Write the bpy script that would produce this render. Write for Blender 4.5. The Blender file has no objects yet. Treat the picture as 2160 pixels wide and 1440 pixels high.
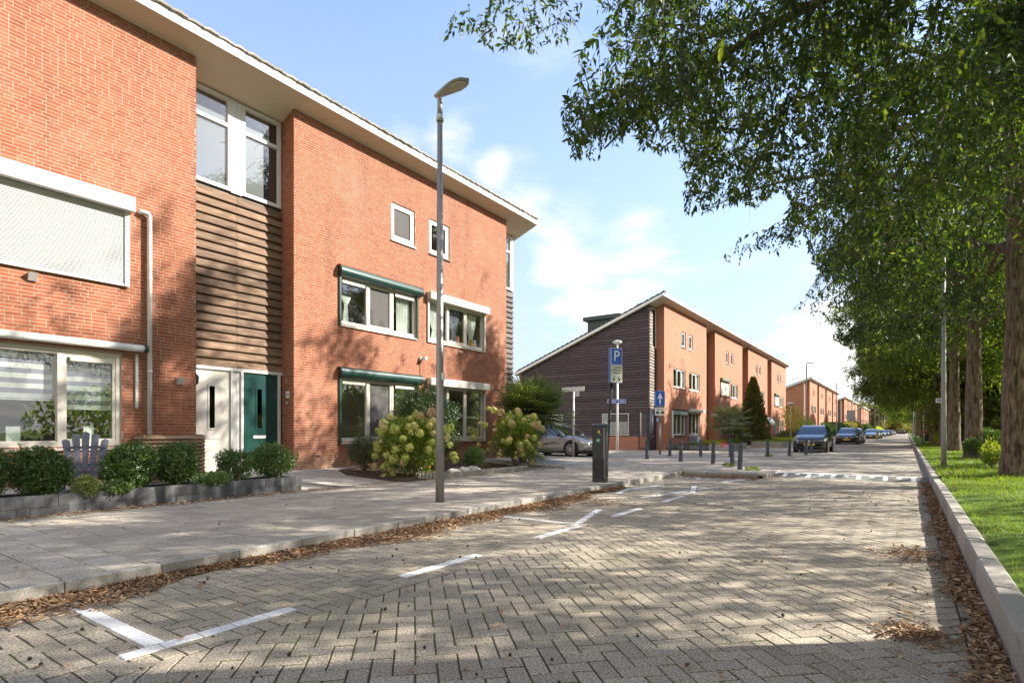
import bpy, math, random
import numpy as np
from mathutils import Vector, Matrix

R = random.Random(11)
rng = np.random.default_rng(11)
sc = bpy.context.scene
col = sc.collection
PI = math.pi
rad = math.radians

# ------------------------------------------------------------------ camera
F_PX, CX, HY, YAW, CAM_Z = 1187.0, 1080.0, 909.0, rad(35.06), 1.25
sY, cY = math.sin(YAW), math.cos(YAW)
cam_d = bpy.data.cameras.new("camera")
cam = bpy.data.objects.new("camera", cam_d)
col.objects.link(cam)
cam_d.sensor_fit = 'HORIZONTAL'
cam_d.sensor_width = 36.0
cam_d.lens = 36.0 * F_PX / 2160.0
cam_d.shift_y = (HY - 720.0) / 2160.0
cam_d.clip_start = 0.05
cam_d.clip_end = 6000
cam.location = (0, 0, CAM_Z)
cam.rotation_euler = (PI / 2, 0, YAW)
sc.camera = cam

# ------------------------------------------------------------------ sun, sky, exposure
SUN_AZ, SUN_EL = rad(40), rad(32)          # from +x towards +y, above the horizon
sdir = Vector((math.cos(SUN_AZ) * math.cos(SUN_EL), math.sin(SUN_AZ) * math.cos(SUN_EL), math.sin(SUN_EL)))
sun_d = bpy.data.lights.new("sun", 'SUN')
sun_d.energy = 4.8
sun_d.angle = rad(0.53)
sun_d.color = (1.0, 0.945, 0.855)
sun = bpy.data.objects.new("sun", sun_d)
col.objects.link(sun)
sun.rotation_euler = sdir.to_track_quat('Z', 'Y').to_euler()
sun.location = (30, 20, 30)

SKY_STRENGTH = 0.15
sc.view_settings.view_transform = 'Standard'
sc.view_settings.look = 'None'
sc.view_settings.exposure = 1.52
sc.view_settings.gamma = 1.0
sc.view_settings.use_curve_mapping = False

world = bpy.data.worlds.new("World")
sc.world = world
world.use_nodes = True
wt = world.node_tree
wt.nodes.clear()


def N(t, kind, **kw):
    n = t.nodes.new(kind)
    for k, v in kw.items():
        setattr(n, k, v)
    return n


def L(t, a, b):
    t.links.new(a, b)


def mth(t, op, a, b=None, clamp=False):
    n = N(t, 'ShaderNodeMath', operation=op)
    n.use_clamp = clamp
    for i, v in enumerate((a, b)):
        if v is None:
            continue
        if isinstance(v, (int, float)):
            n.inputs[i].default_value = v
        else:
            L(t, v, n.inputs[i])
    return n.outputs[0]


def ramp(t, fac, stops):
    n = N(t, 'ShaderNodeValToRGB')
    el = n.color_ramp.elements
    while len(el) < len(stops):
        el.new(0.5)
    for e, (p, c) in zip(el, stops):
        e.position = p
        e.color = (c[0], c[1], c[2], 1) if hasattr(c, '__len__') else (c, c, c, 1)
    L(t, fac, n.inputs[0])
    return n.outputs[0]


def build_sky():
    t = wt
    out = N(t, 'ShaderNodeOutputWorld')
    bg = N(t, 'ShaderNodeBackground')
    bg.inputs['Strength'].default_value = SKY_STRENGTH
    sky = N(t, 'ShaderNodeTexSky', sky_type='NISHITA')
    sky.sun_disc = False
    sky.sun_elevation = SUN_EL
    sky.sun_rotation = math.atan2(sdir.x, sdir.y)
    sky.air_density = 1.0
    sky.dust_density = 0.6
    sky.ozone_density = 1.6
    tc = N(t, 'ShaderNodeTexCoord')
    sep = N(t, 'ShaderNodeSeparateXYZ')
    L(t, tc.outputs['Generated'], sep.inputs[0])
    zz = mth(t, 'MAXIMUM', sep.outputs[2], 0.0)
    den = mth(t, 'ADD', zz, 0.16)
    px = mth(t, 'DIVIDE', sep.outputs[0], den)
    py = mth(t, 'DIVIDE', sep.outputs[1], den)
    cmb = N(t, 'ShaderNodeCombineXYZ')
    L(t, px, cmb.inputs[0]); L(t, py, cmb.inputs[1])
    cmb.inputs[2].default_value = 2.7
    nz = N(t, 'ShaderNodeTexNoise')
    nz.inputs['Scale'].default_value = 1.7
    nz.inputs['Detail'].default_value = 9
    nz.inputs['Roughness'].default_value = 0.56
    nz.inputs['Distortion'].default_value = 0.25
    L(t, cmb.outputs[0], nz.inputs['Vector'])
    fac = nz.outputs['Fac']
    # cumulus heaps low in the sky: soft lumps around a few bearings, broken up by the same noise
    lumps = None
    for (lx, ly, wd, amt) in LUMPS:
        u, v = (lx - CX) / F_PX, (HY - ly) / F_PX
        d = Vector((u * cY - sY, u * sY + cY, v)).normalized()
        vm = N(t, 'ShaderNodeVectorMath', operation='DOT_PRODUCT')
        nrm = N(t, 'ShaderNodeVectorMath', operation='NORMALIZE')
        L(t, tc.outputs['Generated'], nrm.inputs[0])
        L(t, nrm.outputs[0], vm.inputs[0])
        vm.inputs[1].default_value = d
        mr = N(t, 'ShaderNodeMapRange', interpolation_type='SMOOTHSTEP')
        L(t, vm.outputs['Value'], mr.inputs['Value'])
        mr.inputs['From Min'].default_value = math.cos(rad(wd))
        mr.inputs['From Max'].default_value = 1.0
        mr.inputs['To Max'].default_value = amt
        lumps = mr.outputs[0] if lumps is None else mth(t, 'ADD', lumps, mr.outputs[0])
    # cloud added out of view to whiten the fill (the upstairs panes mirror it)
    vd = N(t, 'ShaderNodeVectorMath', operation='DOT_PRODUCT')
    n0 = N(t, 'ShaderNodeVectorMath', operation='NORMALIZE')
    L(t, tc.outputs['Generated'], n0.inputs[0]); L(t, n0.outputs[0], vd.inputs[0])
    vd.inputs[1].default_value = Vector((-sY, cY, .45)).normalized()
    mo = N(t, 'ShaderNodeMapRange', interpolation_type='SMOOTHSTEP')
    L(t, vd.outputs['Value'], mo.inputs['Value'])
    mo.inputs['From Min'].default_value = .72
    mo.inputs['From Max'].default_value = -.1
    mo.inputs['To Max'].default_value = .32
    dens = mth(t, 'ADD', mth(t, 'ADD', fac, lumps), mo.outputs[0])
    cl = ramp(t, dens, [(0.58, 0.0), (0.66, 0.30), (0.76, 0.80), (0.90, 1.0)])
    # pale veil near the horizon
    veil = ramp(t, zz, [(0.0, 0.92), (0.12, 0.80), (0.35, 0.45), (0.70, 0.10), (0.95, 0.0)])
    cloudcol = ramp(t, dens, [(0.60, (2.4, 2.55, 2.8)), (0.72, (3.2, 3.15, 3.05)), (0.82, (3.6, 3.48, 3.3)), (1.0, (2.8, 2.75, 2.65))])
    skyc = N(t, 'ShaderNodeMix', data_type='RGBA')
    skyc.blend_type = 'MULTIPLY'
    skyc.inputs[0].default_value = 1.0
    L(t, sky.outputs[0], skyc.inputs[6])
    skyc.inputs[7].default_value = (.88, .90, .98, 1)
    m0 = N(t, 'ShaderNodeMix', data_type='RGBA')
    L(t, veil, m0.inputs[0]); L(t, skyc.outputs[2], m0.inputs[6])
    m0.inputs[7].default_value = (1.60, 1.80, 2.16, 1)
    m1 = N(t, 'ShaderNodeMix', data_type='RGBA')
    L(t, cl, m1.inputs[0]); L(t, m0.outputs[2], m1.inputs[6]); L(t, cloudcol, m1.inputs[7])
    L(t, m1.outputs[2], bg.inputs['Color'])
    L(t, bg.outputs[0], out.inputs[0])


# bearings (given as the photograph's pixels), angular size, amount
LUMPS = [(1280, 520, 10, .17), (1150, 480, 6, .06), (1085, 385, 4.5, .13), (1035, 350, 2.5, .10), (955, 290, 3, .12),
         (1190, 590, 5, .10), (1740, 735, 6, .24), (1275, 668, 3, .12), (1150, 520, 4, .08), (1800, 800, 5, .14)]
build_sky()

# ------------------------------------------------------------------ helpers
ORG = {}


def proj(p):
    X = p[0] * cY + p[1] * sY
    Z = -p[0] * sY + p[1] * cY
    if Z < 0.05:
        return None
    return (CX + F_PX * X / Z, HY - F_PX * (p[2] - CAM_Z) / Z, Z)


def in_frame(p, m=10):
    q = proj(p)
    return q is not None and -m < q[0] < 2160 + m and -m < q[1] < 1440 + m


def ground(px, py, z=0.0):
    h = CAM_Z - z
    Z = F_PX * h / (py - HY)
    X = (px - CX) / F_PX * Z
    return (X * cY - Z * sY, X * sY + Z * cY)


def on_x(px, py, wx):
    u = (px - CX) / F_PX
    r = (u * cY - sY) / (u * sY + cY)
    wy = wx / r
    Z = -wx * sY + wy * cY
    return wy, CAM_Z + (HY - py) / F_PX * Z


class MB:
    def __init__(s):
        s.v, s.f, s.m = [], [], []

    def add(s, vs, fs, mi=0):
        o = len(s.v)
        s.v.extend([tuple(map(float, v)) for v in vs])
        s.f.extend([tuple(i + o for i in f) for f in fs])
        s.m.extend([mi] * len(fs))

    def box(s, x0, x1, y0, y1, z0, z1, mi=0):
        s.add([(x0, y0, z0), (x1, y0, z0), (x1, y1, z0), (x0, y1, z0), (x0, y0, z1), (x1, y0, z1), (x1, y1, z1), (x0, y1, z1)],
              [(0, 3, 2, 1), (4, 5, 6, 7), (0, 1, 5, 4), (1, 2, 6, 5), (2, 3, 7, 6), (3, 0, 4, 7)], mi)

    def cbox(s, x0, x1, y0, y1, z0, z1, c=0.006, mi=0):
        """box with a chamfered top and chamfered vertical edges"""
        def ring(i, z):
            return [(x0 + c + i, y0 + i, z), (x1 - c - i, y0 + i, z), (x1 - i, y0 + c + i, z), (x1 - i, y1 - c - i, z),
                    (x1 - c - i, y1 - i, z), (x0 + c + i, y1 - i, z), (x0 + i, y1 - c - i, z), (x0 + i, y0 + c + i, z)]
        vs = ring(0, z0) + ring(0, z1 - c) + ring(c, z1)
        fs = [tuple(range(7, -1, -1)), tuple(range(16, 24))]
        for k in range(8):
            n = (k + 1) % 8
            fs += [(k, n, 8 + n, 8 + k), (8 + k, 8 + n, 16 + n, 16 + k)]
        s.add(vs, fs, mi)

    def obox(s, c, ax, ay, az, mi=0):
        """oriented box: centre and three half-axis vectors"""
        c = Vector(c); ax = Vector(ax); ay = Vector(ay); az = Vector(az)
        vs = [c + sx * ax + sy * ay + sz * az for sz in (-1, 1) for (sx, sy) in ((-1, -1), (1, -1), (1, 1), (-1, 1))]
        s.add(vs, [(0, 3, 2, 1), (4, 5, 6, 7), (0, 1, 5, 4), (1, 2, 6, 5), (2, 3, 7, 6), (3, 0, 4, 7)], mi)

    def tube(s, pts, r, n=10, mi=0, cap=True):
        pts = [Vector(p) for p in pts]
        rs = r if hasattr(r, '__len__') else [r] * len(pts)
        vs, up = [], Vector((0.013, 0.021, 1))
        prev = None
        for i, p in enumerate(pts):
            d = (pts[min(i + 1, len(pts) - 1)] - pts[max(i - 1, 0)]).normalized()
            if prev is None:
                a = d.orthogonal().normalized() if abs(d.z) > .9 else d.cross(up).normalized()
            else:
                a = (prev - d * prev.dot(d)).normalized()
            prev = a
            b = d.cross(a)
            for k in range(n):
                t = 2 * PI * k / n
                vs.append(p + rs[i] * (math.cos(t) * a + math.sin(t) * b))
        fs = []
        for i in range(len(pts) - 1):
            for k in range(n):
                q = (k + 1) % n
                fs.append((i * n + k, i * n + q, (i + 1) * n + q, (i + 1) * n + k))
        if cap:
            fs.append(tuple(range(n - 1, -1, -1)))
            fs.append(tuple((len(pts) - 1) * n + k for k in range(n)))
        s.add(vs, fs, mi)

    def lathe(s, c, prof, n=16, mi=0, axis='z', cap=True):
        """prof: (radius, height) pairs"""
        vs = []
        for (r, h) in prof:
            for k in range(n):
                t = 2 * PI * k / n
                a, b = r * math.cos(t), r * math.sin(t)
                if axis == 'z':
                    vs.append((c[0] + a, c[1] + b, c[2] + h))
                elif axis == 'x':
                    vs.append((c[0] + h, c[1] + a, c[2] + b))
                else:
                    vs.append((c[0] + b, c[1] + h, c[2] + a))
        fs = []
        for i in range(len(prof) - 1):
            for k in range(n):
                q = (k + 1) % n
                fs.append((i * n + k, i * n + q, (i + 1) * n + q, (i + 1) * n + k))
        if cap:
            fs.append(tuple(range(n - 1, -1, -1)))
            fs.append(tuple((len(prof) - 1) * n + k for k in range(n)))
        s.add(vs, fs, mi)

    def prism(s, poly, d, mi=0):
        """closed polygon (list of 3D points) swept by the vector d"""
        n = len(poly)
        d = Vector(d)
        vs = [Vector(p) for p in poly] + [Vector(p) + d for p in poly]
        fs = [tuple(range(n - 1, -1, -1)), tuple(range(n, 2 * n))]
        fs += [(k, (k + 1) % n, n + (k + 1) % n, n + k) for k in range(n)]
        s.add(vs, fs, mi)

    def quad(s, a, b, c, d, mi=0):
        s.add([a, b, c, d], [(0, 1, 2, 3)], mi)

    def mesh(s, name, mats, org=(0, 0, 0), smooth=False):
        me = bpy.data.meshes.new(name)
        v = np.array(s.v, float).reshape(-1, 3) - np.array(org)
        me.from_pydata(v.tolist(), [], s.f)
        for m in (mats if isinstance(mats, (list, tuple)) else [mats]):
            me.materials.append(m)
        if any(s.m):
            me.polygons.foreach_set('material_index', s.m)
        if smooth:
            me.polygons.foreach_set('use_smooth', [True] * len(me.polygons))
        me.update()
        return me


def np_mesh(name, verts, faces, mat, smooth=False):
    me = bpy.data.meshes.new(name)
    verts = np.asarray(verts, np.float32).reshape(-1, 3)
    faces = np.asarray(faces, np.int32)
    nf, k = faces.shape
    me.vertices.add(len(verts))
    me.vertices.foreach_set('co', verts.ravel())
    me.loops.add(nf * k)
    me.loops.foreach_set('vertex_index', faces.ravel())
    me.polygons.add(nf)
    me.polygons.foreach_set('loop_start', np.arange(0, nf * k, k, dtype=np.int32))
    me.polygons.foreach_set('loop_total', np.full(nf, k, np.int32))
    if smooth:
        me.polygons.foreach_set('use_smooth', np.ones(nf, bool))
    for m in (mat if isinstance(mat, (list, tuple)) else [mat]):
        me.materials.append(m)
    me.update(calc_edges=True)
    return me


def link(name, data, parent=None, loc=(0, 0, 0), rot=None):
    o = bpy.data.objects.new(name, data)
    o.location = loc
    if rot is not None:
        o.rotation_euler = rot
    if parent is not None:
        o.parent = parent
    col.objects.link(o)
    return o


def thing(name, label, cat, loc=(0, 0, 0), group=None, rotz=0.0):
    o = link(name, None, None, loc, (0, 0, rotz))
    o.empty_display_size = .2
    o['label'] = label
    o['category'] = cat
    if group:
        o['group'] = group
    ORG[o.name] = Vector(loc)
    return o


def tag(o, label, cat, group=None, kind=None):
    o['label'] = label
    o['category'] = cat
    if group:
        o['group'] = group
    if kind:
        o['kind'] = kind
    return o


def part(name, mb, mat, parent, smooth=False, local=False, label=None, kind=None):
    """mesh child; mb in world coordinates unless local"""
    org = (0, 0, 0) if local or parent is None else ORG.get(parent.name, (0, 0, 0))
    o = link(name, mb.mesh(name, mat, org, smooth), parent)
    ORG[o.name] = Vector(org)
    if label:
        o['label'] = label
    if kind:
        o['kind'] = kind
    return o


def child(name, me, parent, loc, rot=None, local=False):
    """object sharing a mesh, placed at a world location under its parent"""
    org = Vector((0, 0, 0)) if local else Vector(ORG.get(parent.name, (0, 0, 0)))
    o = link(name, me, parent, Vector(loc) - org, rot)
    ORG[o.name] = Vector(loc)
    return o


def structure(name, mb, mat, smooth=False):
    o = link(name, mb.mesh(name, mat, (0, 0, 0), smooth))
    o['kind'] = 'structure'
    ORG[o.name] = Vector((0, 0, 0))
    return o


def copy_tree(o, parent=None):
    c = o.copy()
    col.objects.link(c)
    if parent is not None:
        c.parent = parent
    for ch in o.children:
        copy_tree(ch, c)
    return c


def clip_poly(poly, planes):
    """Sutherland-Hodgman; planes (a,b,c): keep a*x+b*y<=c"""
    for (a, b, c) in planes:
        out = []
        n = len(poly)
        for i in range(n):
            p, q = poly[i], poly[(i + 1) % n]
            dp, dq = a * p[0] + b * p[1] - c, a * q[0] + b * q[1] - c
            if dp <= 0:
                out.append(p)
            if dp * dq < 0:
                t = dp / (dp - dq)
                out.append((p[0] + t * (q[0] - p[0]), p[1] + t * (q[1] - p[1])))
        poly = out
        if len(poly) < 3:
            return []
    return poly


def area(poly):
    return 0.5 * abs(sum(poly[i][0] * poly[(i + 1) % len(poly)][1] - poly[(i + 1) % len(poly)][0] * poly[i][1] for i in range(len(poly))))


def rect_planes(x0, x1, y0, y1):
    return [(-1, 0, -x0), (1, 0, x1), (0, -1, -y0), (0, 1, y1)]


# ------------------------------------------------------------------ materials
MATS = {}


def newmat(name):
    m = bpy.data.materials.new(name)
    m.use_nodes = True
    t = m.node_tree
    b = t.nodes['Principled BSDF']
    MATS[name] = m
    return m, t, b


def variation(t, amount, scale=6.0, detail=5.0, coord='Object', island=0.0, objv=0.0, stretch=None):
    """a value around 1: noise, per-piece and per-object difference"""
    tc = N(t, 'ShaderNodeTexCoord')
    nz = N(t, 'ShaderNodeTexNoise')
    nz.inputs['Scale'].default_value = scale
    nz.inputs['Detail'].default_value = detail
    nz.inputs['Roughness'].default_value = .6
    vec = tc.outputs[coord] if coord != 'World' else N(t, 'ShaderNodeNewGeometry').outputs['Position']
    if stretch:
        mp = N(t, 'ShaderNodeMapping')
        mp.inputs['Scale'].default_value = stretch
        L(t, vec, mp.inputs[0])
        vec = mp.outputs[0]
    L(t, vec, nz.inputs['Vector'])
    v = mth(t, 'MULTIPLY', mth(t, 'SUBTRACT', nz.outputs['Fac'], .5), amount * 2.4)
    v = mth(t, 'ADD', v, 1.0)
    if island or objv:
        g = N(t, 'ShaderNodeNewGeometry')
        oi = N(t, 'ShaderNodeObjectInfo')
        r1 = mth(t, 'FRACT', mth(t, 'ADD', g.outputs['Random Per Island'], mth(t, 'MULTIPLY', oi.outputs['Random'], 7.31)))
        v = mth(t, 'MULTIPLY', v, mth(t, 'ADD', mth(t, 'MULTIPLY', mth(t, 'SUBTRACT', r1, .5), 2 * max(island, objv)), 1.0))
    return v, nz, vec


def tint(t, colr, v):
    mx = N(t, 'ShaderNodeMix', data_type='RGBA')
    mx.blend_type = 'MULTIPLY'
    mx.inputs[0].default_value = 1.0
    if hasattr(colr, 'default_value'):
        L(t, colr, mx.inputs[6])
    else:
        mx.inputs[6].default_value = (*colr, 1)
    L(t, v, mx.inputs[7])
    return mx.outputs[2]


def bump(t, b, height, strength, dist=.01):
    bp = N(t, 'ShaderNodeBump')
    bp.inputs['Strength'].default_value = strength
    bp.inputs['Distance'].default_value = dist
    L(t, height, bp.inputs['Height'])
    L(t, bp.outputs[0], b.inputs['Normal'])


def pmat(name, colr, rough=.6, var=.12, scale=8., metal=0., spec=.5, bmp=0., coord='Object', island=0., objv=0., coat=0., stretch=None, detail=5.):
    m, t, b = newmat(name)
    v, nz, vec = variation(t, var, scale, detail, coord, island, objv, stretch)
    L(t, tint(t, colr, v), b.inputs['Base Color'])
    b.inputs['Roughness'].default_value = rough
    b.inputs['Metallic'].default_value = metal
    b.inputs['Specular IOR Level'].default_value = spec
    if coat:
        b.inputs['Coat Weight'].default_value = coat
        b.inputs['Coat Roughness'].default_value = .03
    if bmp:
        bump(t, b, nz.outputs['Fac'], bmp)
    return m


def paver_mat(name, c0, c1, moss=0.0):
    """exposed-aggregate concrete: pale and dark grains, per-stone shade, stains"""
    m, t, b = newmat(name)
    v, nz, vec = variation(t, .27, .9, 5, 'World', .15, .15)
    sp = N(t, 'ShaderNodeTexNoise')
    sp.inputs['Scale'].default_value = 85
    sp.inputs['Detail'].default_value = 2
    L(t, vec, sp.inputs['Vector'])
    g = ramp(t, sp.outputs['Fac'], [(.34, c0), (.50, tuple((a + b_) / 2 for a, b_ in zip(c0, c1))), (.66, c1)])
    c = tint(t, g, v)
    if moss:
        n2 = N(t, 'ShaderNodeTexNoise')
        n2.inputs['Scale'].default_value = .7
        n2.inputs['Detail'].default_value = 6
        L(t, vec, n2.inputs['Vector'])
        f = ramp(t, n2.outputs['Fac'], [(.48, 0.0), (.75, moss)])
        mx = N(t, 'ShaderNodeMix', data_type='RGBA')
        L(t, f, mx.inputs[0]); L(t, c, mx.inputs[6])
        mx.inputs[7].default_value = (.16, .15, .085, 1)
        c = mx.outputs[2]
    L(t, c, b.inputs['Base Color'])
    b.inputs['Roughness'].default_value = .88
    b.inputs['Specular IOR Level'].default_value = .3
    bump(t, b, sp.outputs['Fac'], .35, .004)
    return m


M_PAVER = paver_mat('paver_grey', (.18, .150, .114), (.52, .445, .340), .45)
M_TILE = paver_mat('tile_grey', (.255, .222, .178), (.53, .465, .375), .25)
M_KERB = paver_mat('kerb_concrete', (.24, .22, .19), (.42, .39, .345), .2)
M_KERB2 = paver_mat('kerb_concrete_right', (.26, .235, .20), (.40, .365, .315), .25)
M_WHITE_STONE = paver_mat('white_stone', (.60, .58, .55), (.80, .79, .77), 0)


def joint_mat():
    m, t, b = newmat('joint_sand')
    v, nz, vec = variation(t, .35, 30, 5, 'World')
    n2 = N(t, 'ShaderNodeTexNoise')
    n2.inputs['Scale'].default_value = 2.2
    n2.inputs['Detail'].default_value = 6
    L(t, vec, n2.inputs['Vector'])
    c = ramp(t, n2.outputs['Fac'], [(.40, (.050, .034, .021)), (.50, (.062, .048, .025)), (.58, (.070, .085, .016)), (.70, (.07, .11, .016))])
    L(t, tint(t, c, v), b.inputs['Base Color'])
    b.inputs['Roughness'].default_value = .95
    return m


M_JOINT = joint_mat()


def far_paving(name, c, rot, bw, bh):
    m, t, b = newmat(name)
    v, nz, vec = variation(t, .22, .8, 5, 'World')
    mp = N(t, 'ShaderNodeMapping')
    mp.inputs['Rotation'].default_value = (0, 0, rot)
    L(t, vec, mp.inputs[0])
    bk = N(t, 'ShaderNodeTexBrick')
    bk.inputs['Scale'].default_value = 1
    bk.inputs['Brick Width'].default_value = bw
    bk.inputs['Row Height'].default_value = bh
    bk.inputs['Mortar Size'].default_value = .006
    bk.inputs['Color1'].default_value = (*[x * .88 for x in c], 1)
    bk.inputs['Color2'].default_value = (*[x * 1.1 for x in c], 1)
    bk.inputs['Mortar'].default_value = (.12, .10, .065, 1)
    L(t, mp.outputs[0], bk.inputs['Vector'])
    L(t, tint(t, bk.outputs['Color'], v), b.inputs['Base Color'])
    b.inputs['Roughness'].default_value = .9
    return m


M_FARROAD = far_paving('road_far', (.345, .295, .23), rad(45), .21, .11)
M_FARTILE = far_paving('tile_far', (.38, .345, .29), 0, .3, .3)
M_YARD = far_paving('yard_tile', (.36, .33, .285), 0, .6, .4)


def brick_piece_mat(name, mul=1.0):
    m, t, b = newmat(name)
    tc = N(t, 'ShaderNodeNewGeometry')
    oi = N(t, 'ShaderNodeObjectInfo')
    r1 = mth(t, 'FRACT', mth(t, 'ADD', tc.outputs['Random Per Island'], mth(t, 'MULTIPLY', oi.outputs['Random'], 7.31)))
    base = ramp(t, r1, [(0, (.40 * mul, .113 * mul, .057 * mul)), (.3, (.45 * mul, .137 * mul, .067 * mul)),
                        (.7, (.49 * mul, .156 * mul, .077 * mul)), (1, (.52 * mul, .180 * mul, .095 * mul))])
    mp = N(t, 'ShaderNodeMapping')
    mp.inputs['Scale'].default_value = (6, 6, 42)
    L(t, tc.outputs['Position'], mp.inputs[0])
    nz = N(t, 'ShaderNodeTexNoise')
    nz.inputs['Scale'].default_value = 1.6
    nz.inputs['Detail'].default_value = 5
    nz.inputs['Distortion'].default_value = .8
    L(t, mp.outputs[0], nz.inputs['Vector'])
    dk = ramp(t, nz.outputs['Fac'], [(.27, .50), (.38, .93), (.60, 1.03), (.75, 1.08)])
    c = tint(t, base, dk)
    big = N(t, 'ShaderNodeTexNoise')
    big.inputs['Scale'].default_value = .55
    big.inputs['Detail'].default_value = 5
    L(t, tc.outputs['Position'], big.inputs['Vector'])
    bl = ramp(t, big.outputs['Fac'], [(.55, 0.0), (.80, .30)])
    mx = N(t, 'ShaderNodeMix', data_type='RGBA')
    L(t, bl, mx.inputs[0]); L(t, c, mx.inputs[6])
    mx.inputs[7].default_value = (.52, .30, .21, 1)          # lime bloom
    st = N(t, 'ShaderNodeMapping')
    st.inputs['Scale'].default_value = (2.2, 2.2, .22)
    L(t, tc.outputs['Position'], st.inputs[0])
    sn = N(t, 'ShaderNodeTexNoise')
    sn.inputs['Scale'].default_value = 1.0
    sn.inputs['Detail'].default_value = 7
    L(t, st.outputs[0], sn.inputs['Vector'])
    streak = ramp(t, sn.outputs['Fac'], [(.30, .74), (.48, 1.0), (.70, 1.06)])   # rain streaks and soot
    # grey-brown splash band where rain bounces off the paving
    sep = N(t, 'ShaderNodeSeparateXYZ')
    L(t, tc.outputs['Position'], sep.inputs[0])
    low = mth(t, 'SUBTRACT', sep.outputs[2], mth(t, 'MULTIPLY', big.outputs['Fac'], .35))
    sp = ramp(t, low, [(.30, .55), (.52, 0.0)])
    m2 = N(t, 'ShaderNodeMix', data_type='RGBA')
    L(t, sp, m2.inputs[0]); L(t, tint(t, mx.outputs[2], streak), m2.inputs[6])
    m2.inputs[7].default_value = (.26, .17, .11, 1)
    L(t, m2.outputs[2], b.inputs['Base Color'])
    b.inputs['Roughness'].default_value = .9
    b.inputs['Specular IOR Level'].default_value = .25
    bump(t, b, nz.outputs['Fac'], .5, .006)
    return m


M_BRICK = brick_piece_mat('red_brick', .64)
M_MORTAR = pmat('lime_mortar', (.36, .265, .19), .95, .2, 5, bmp=.2)


def far_brick(name, c, axis):
    """brickwork too far away to tell the bricks apart: colour plus shallow joints"""
    m, t, b = newmat(name)
    v, nz, vec = variation(t, .16, .45, 6, 'World')
    sep = N(t, 'ShaderNodeSeparateXYZ')
    L(t, vec, sep.inputs[0])
    cmb = N(t, 'ShaderNodeCombineXYZ')
    L(t, sep.outputs[axis], cmb.inputs[0]); L(t, sep.outputs[2], cmb.inputs[1])
    bk = N(t, 'ShaderNodeTexBrick')
    bk.inputs['Scale'].default_value = 1
    bk.inputs['Brick Width'].default_value = .22
    bk.inputs['Row Height'].default_value = .0625
    bk.inputs['Mortar Size'].default_value = .005
    bk.inputs['Color1'].default_value = (*[x * .88 for x in c], 1)
    bk.inputs['Color2'].default_value = (*[x * 1.12 for x in c], 1)
    bk.inputs['Mortar'].default_value = (.47, .38, .29, 1)
    L(t, cmb.outputs[0], bk.inputs['Vector'])
    L(t, tint(t, bk.outputs['Color'], v), b.inputs['Base Color'])
    b.inputs['Roughness'].default_value = .92
    b.inputs['Specular IOR Level'].default_value = .2
    return m


FB = (.375, .128, .068)
M_BRICK_Y = far_brick('red_brick_front', FB, 1)
M_BRICK_X = far_brick('red_brick_side', FB, 0)

M_WHITE = pmat('white_paint', (.60, .58, .545), .4, .06, 3, objv=.03)
M_CREAM = pmat('cream_frame', (.58, .53, .45), .45, .06, 3)
M_FASCIA = pmat('fascia_paint', (.80, .78, .74), .6, .22, 2.2, coord='World')
M_SOFFIT = pmat('soffit_concrete', (.60, .51, .40), .8, .14, 1.2, coord='World')
M_GREEN = pmat('green_paint', (.006, .042, .036), .28, .15, 4, coat=.4)
M_DGREEN = pmat('dark_green_metal', (.018, .055, .045), .3, .2, 3, coat=.3)
M_DOORW = pmat('white_door', (.62, .58, .51), .35, .05, 2)
M_STEEL = pmat('brushed_steel', (.55, .53, .50), .45, .1, 10, metal=.35)
M_GALV = pmat('galvanised_steel', (.27, .255, .24), .45, .22, 6, metal=.55, stretch=(4, 4, .6))
M_POLE = pmat('grey_pole_paint', (.30, .285, .265), .5, .22, 5, metal=.2, stretch=(4, 4, .5))
M_ANTH = pmat('anthracite_metal', (.035, .036, .038), .45, .2, 4, metal=.2)
M_BLACK = pmat('black_plastic', (.015, .015, .017), .5, .1, 6)
M_BOLL = pmat('bollard_paint', (.055, .065, .085), .5, .25, 5, objv=.12)
M_PLANTER = None
M_SHUT = pmat('shutter_slat', (.47, .46, .435), .45, .04, 3)
M_SHUTC = pmat('shutter_cream', (.62, .58, .50), .5, .08, 3)
M_ZINC = pmat('tile_concrete', (.27, .24, .20), .9, .45, 9, coord='World', bmp=.5, objv=.15)
M_DARKTILE = pmat('dark_roof_tile', (.055, .05, .05), .85, .3, 5, coord='World')
M_INT = pmat('room_wall', (.42, .38, .33), .9, .3, 1.5, coord='World')
M_CURT = pmat('curtain_cloth', (.74, .76, .70), .9, .08, 4)
M_CURTG = pmat('curtain_grey', (.25, .25, .32), .9, .1, 4)
M_BLUE = pmat('sign_blue', (.012, .10, .55), .35, .04, 3)
M_SIGNW = pmat('sign_white', (.80, .80, .78), .4, .03, 3)
M_TEXT = pmat('sign_black', (.02, .02, .02), .6, .05, 3)
M_YELLOW = pmat('plate_yellow', (.80, .42, .02), .45, .05, 3)
M_SOIL = pmat('soil', (.055, .036, .022), .95, .4, 12, coord='World', bmp=.7)
M_STONE = pmat('boulder', (.36, .33, .28), .9, .25, 9, bmp=.5, objv=.15)
M_CHAIR = pmat('grey_blue_plastic', (.10, .105, .135), .5, .1, 6)


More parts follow.
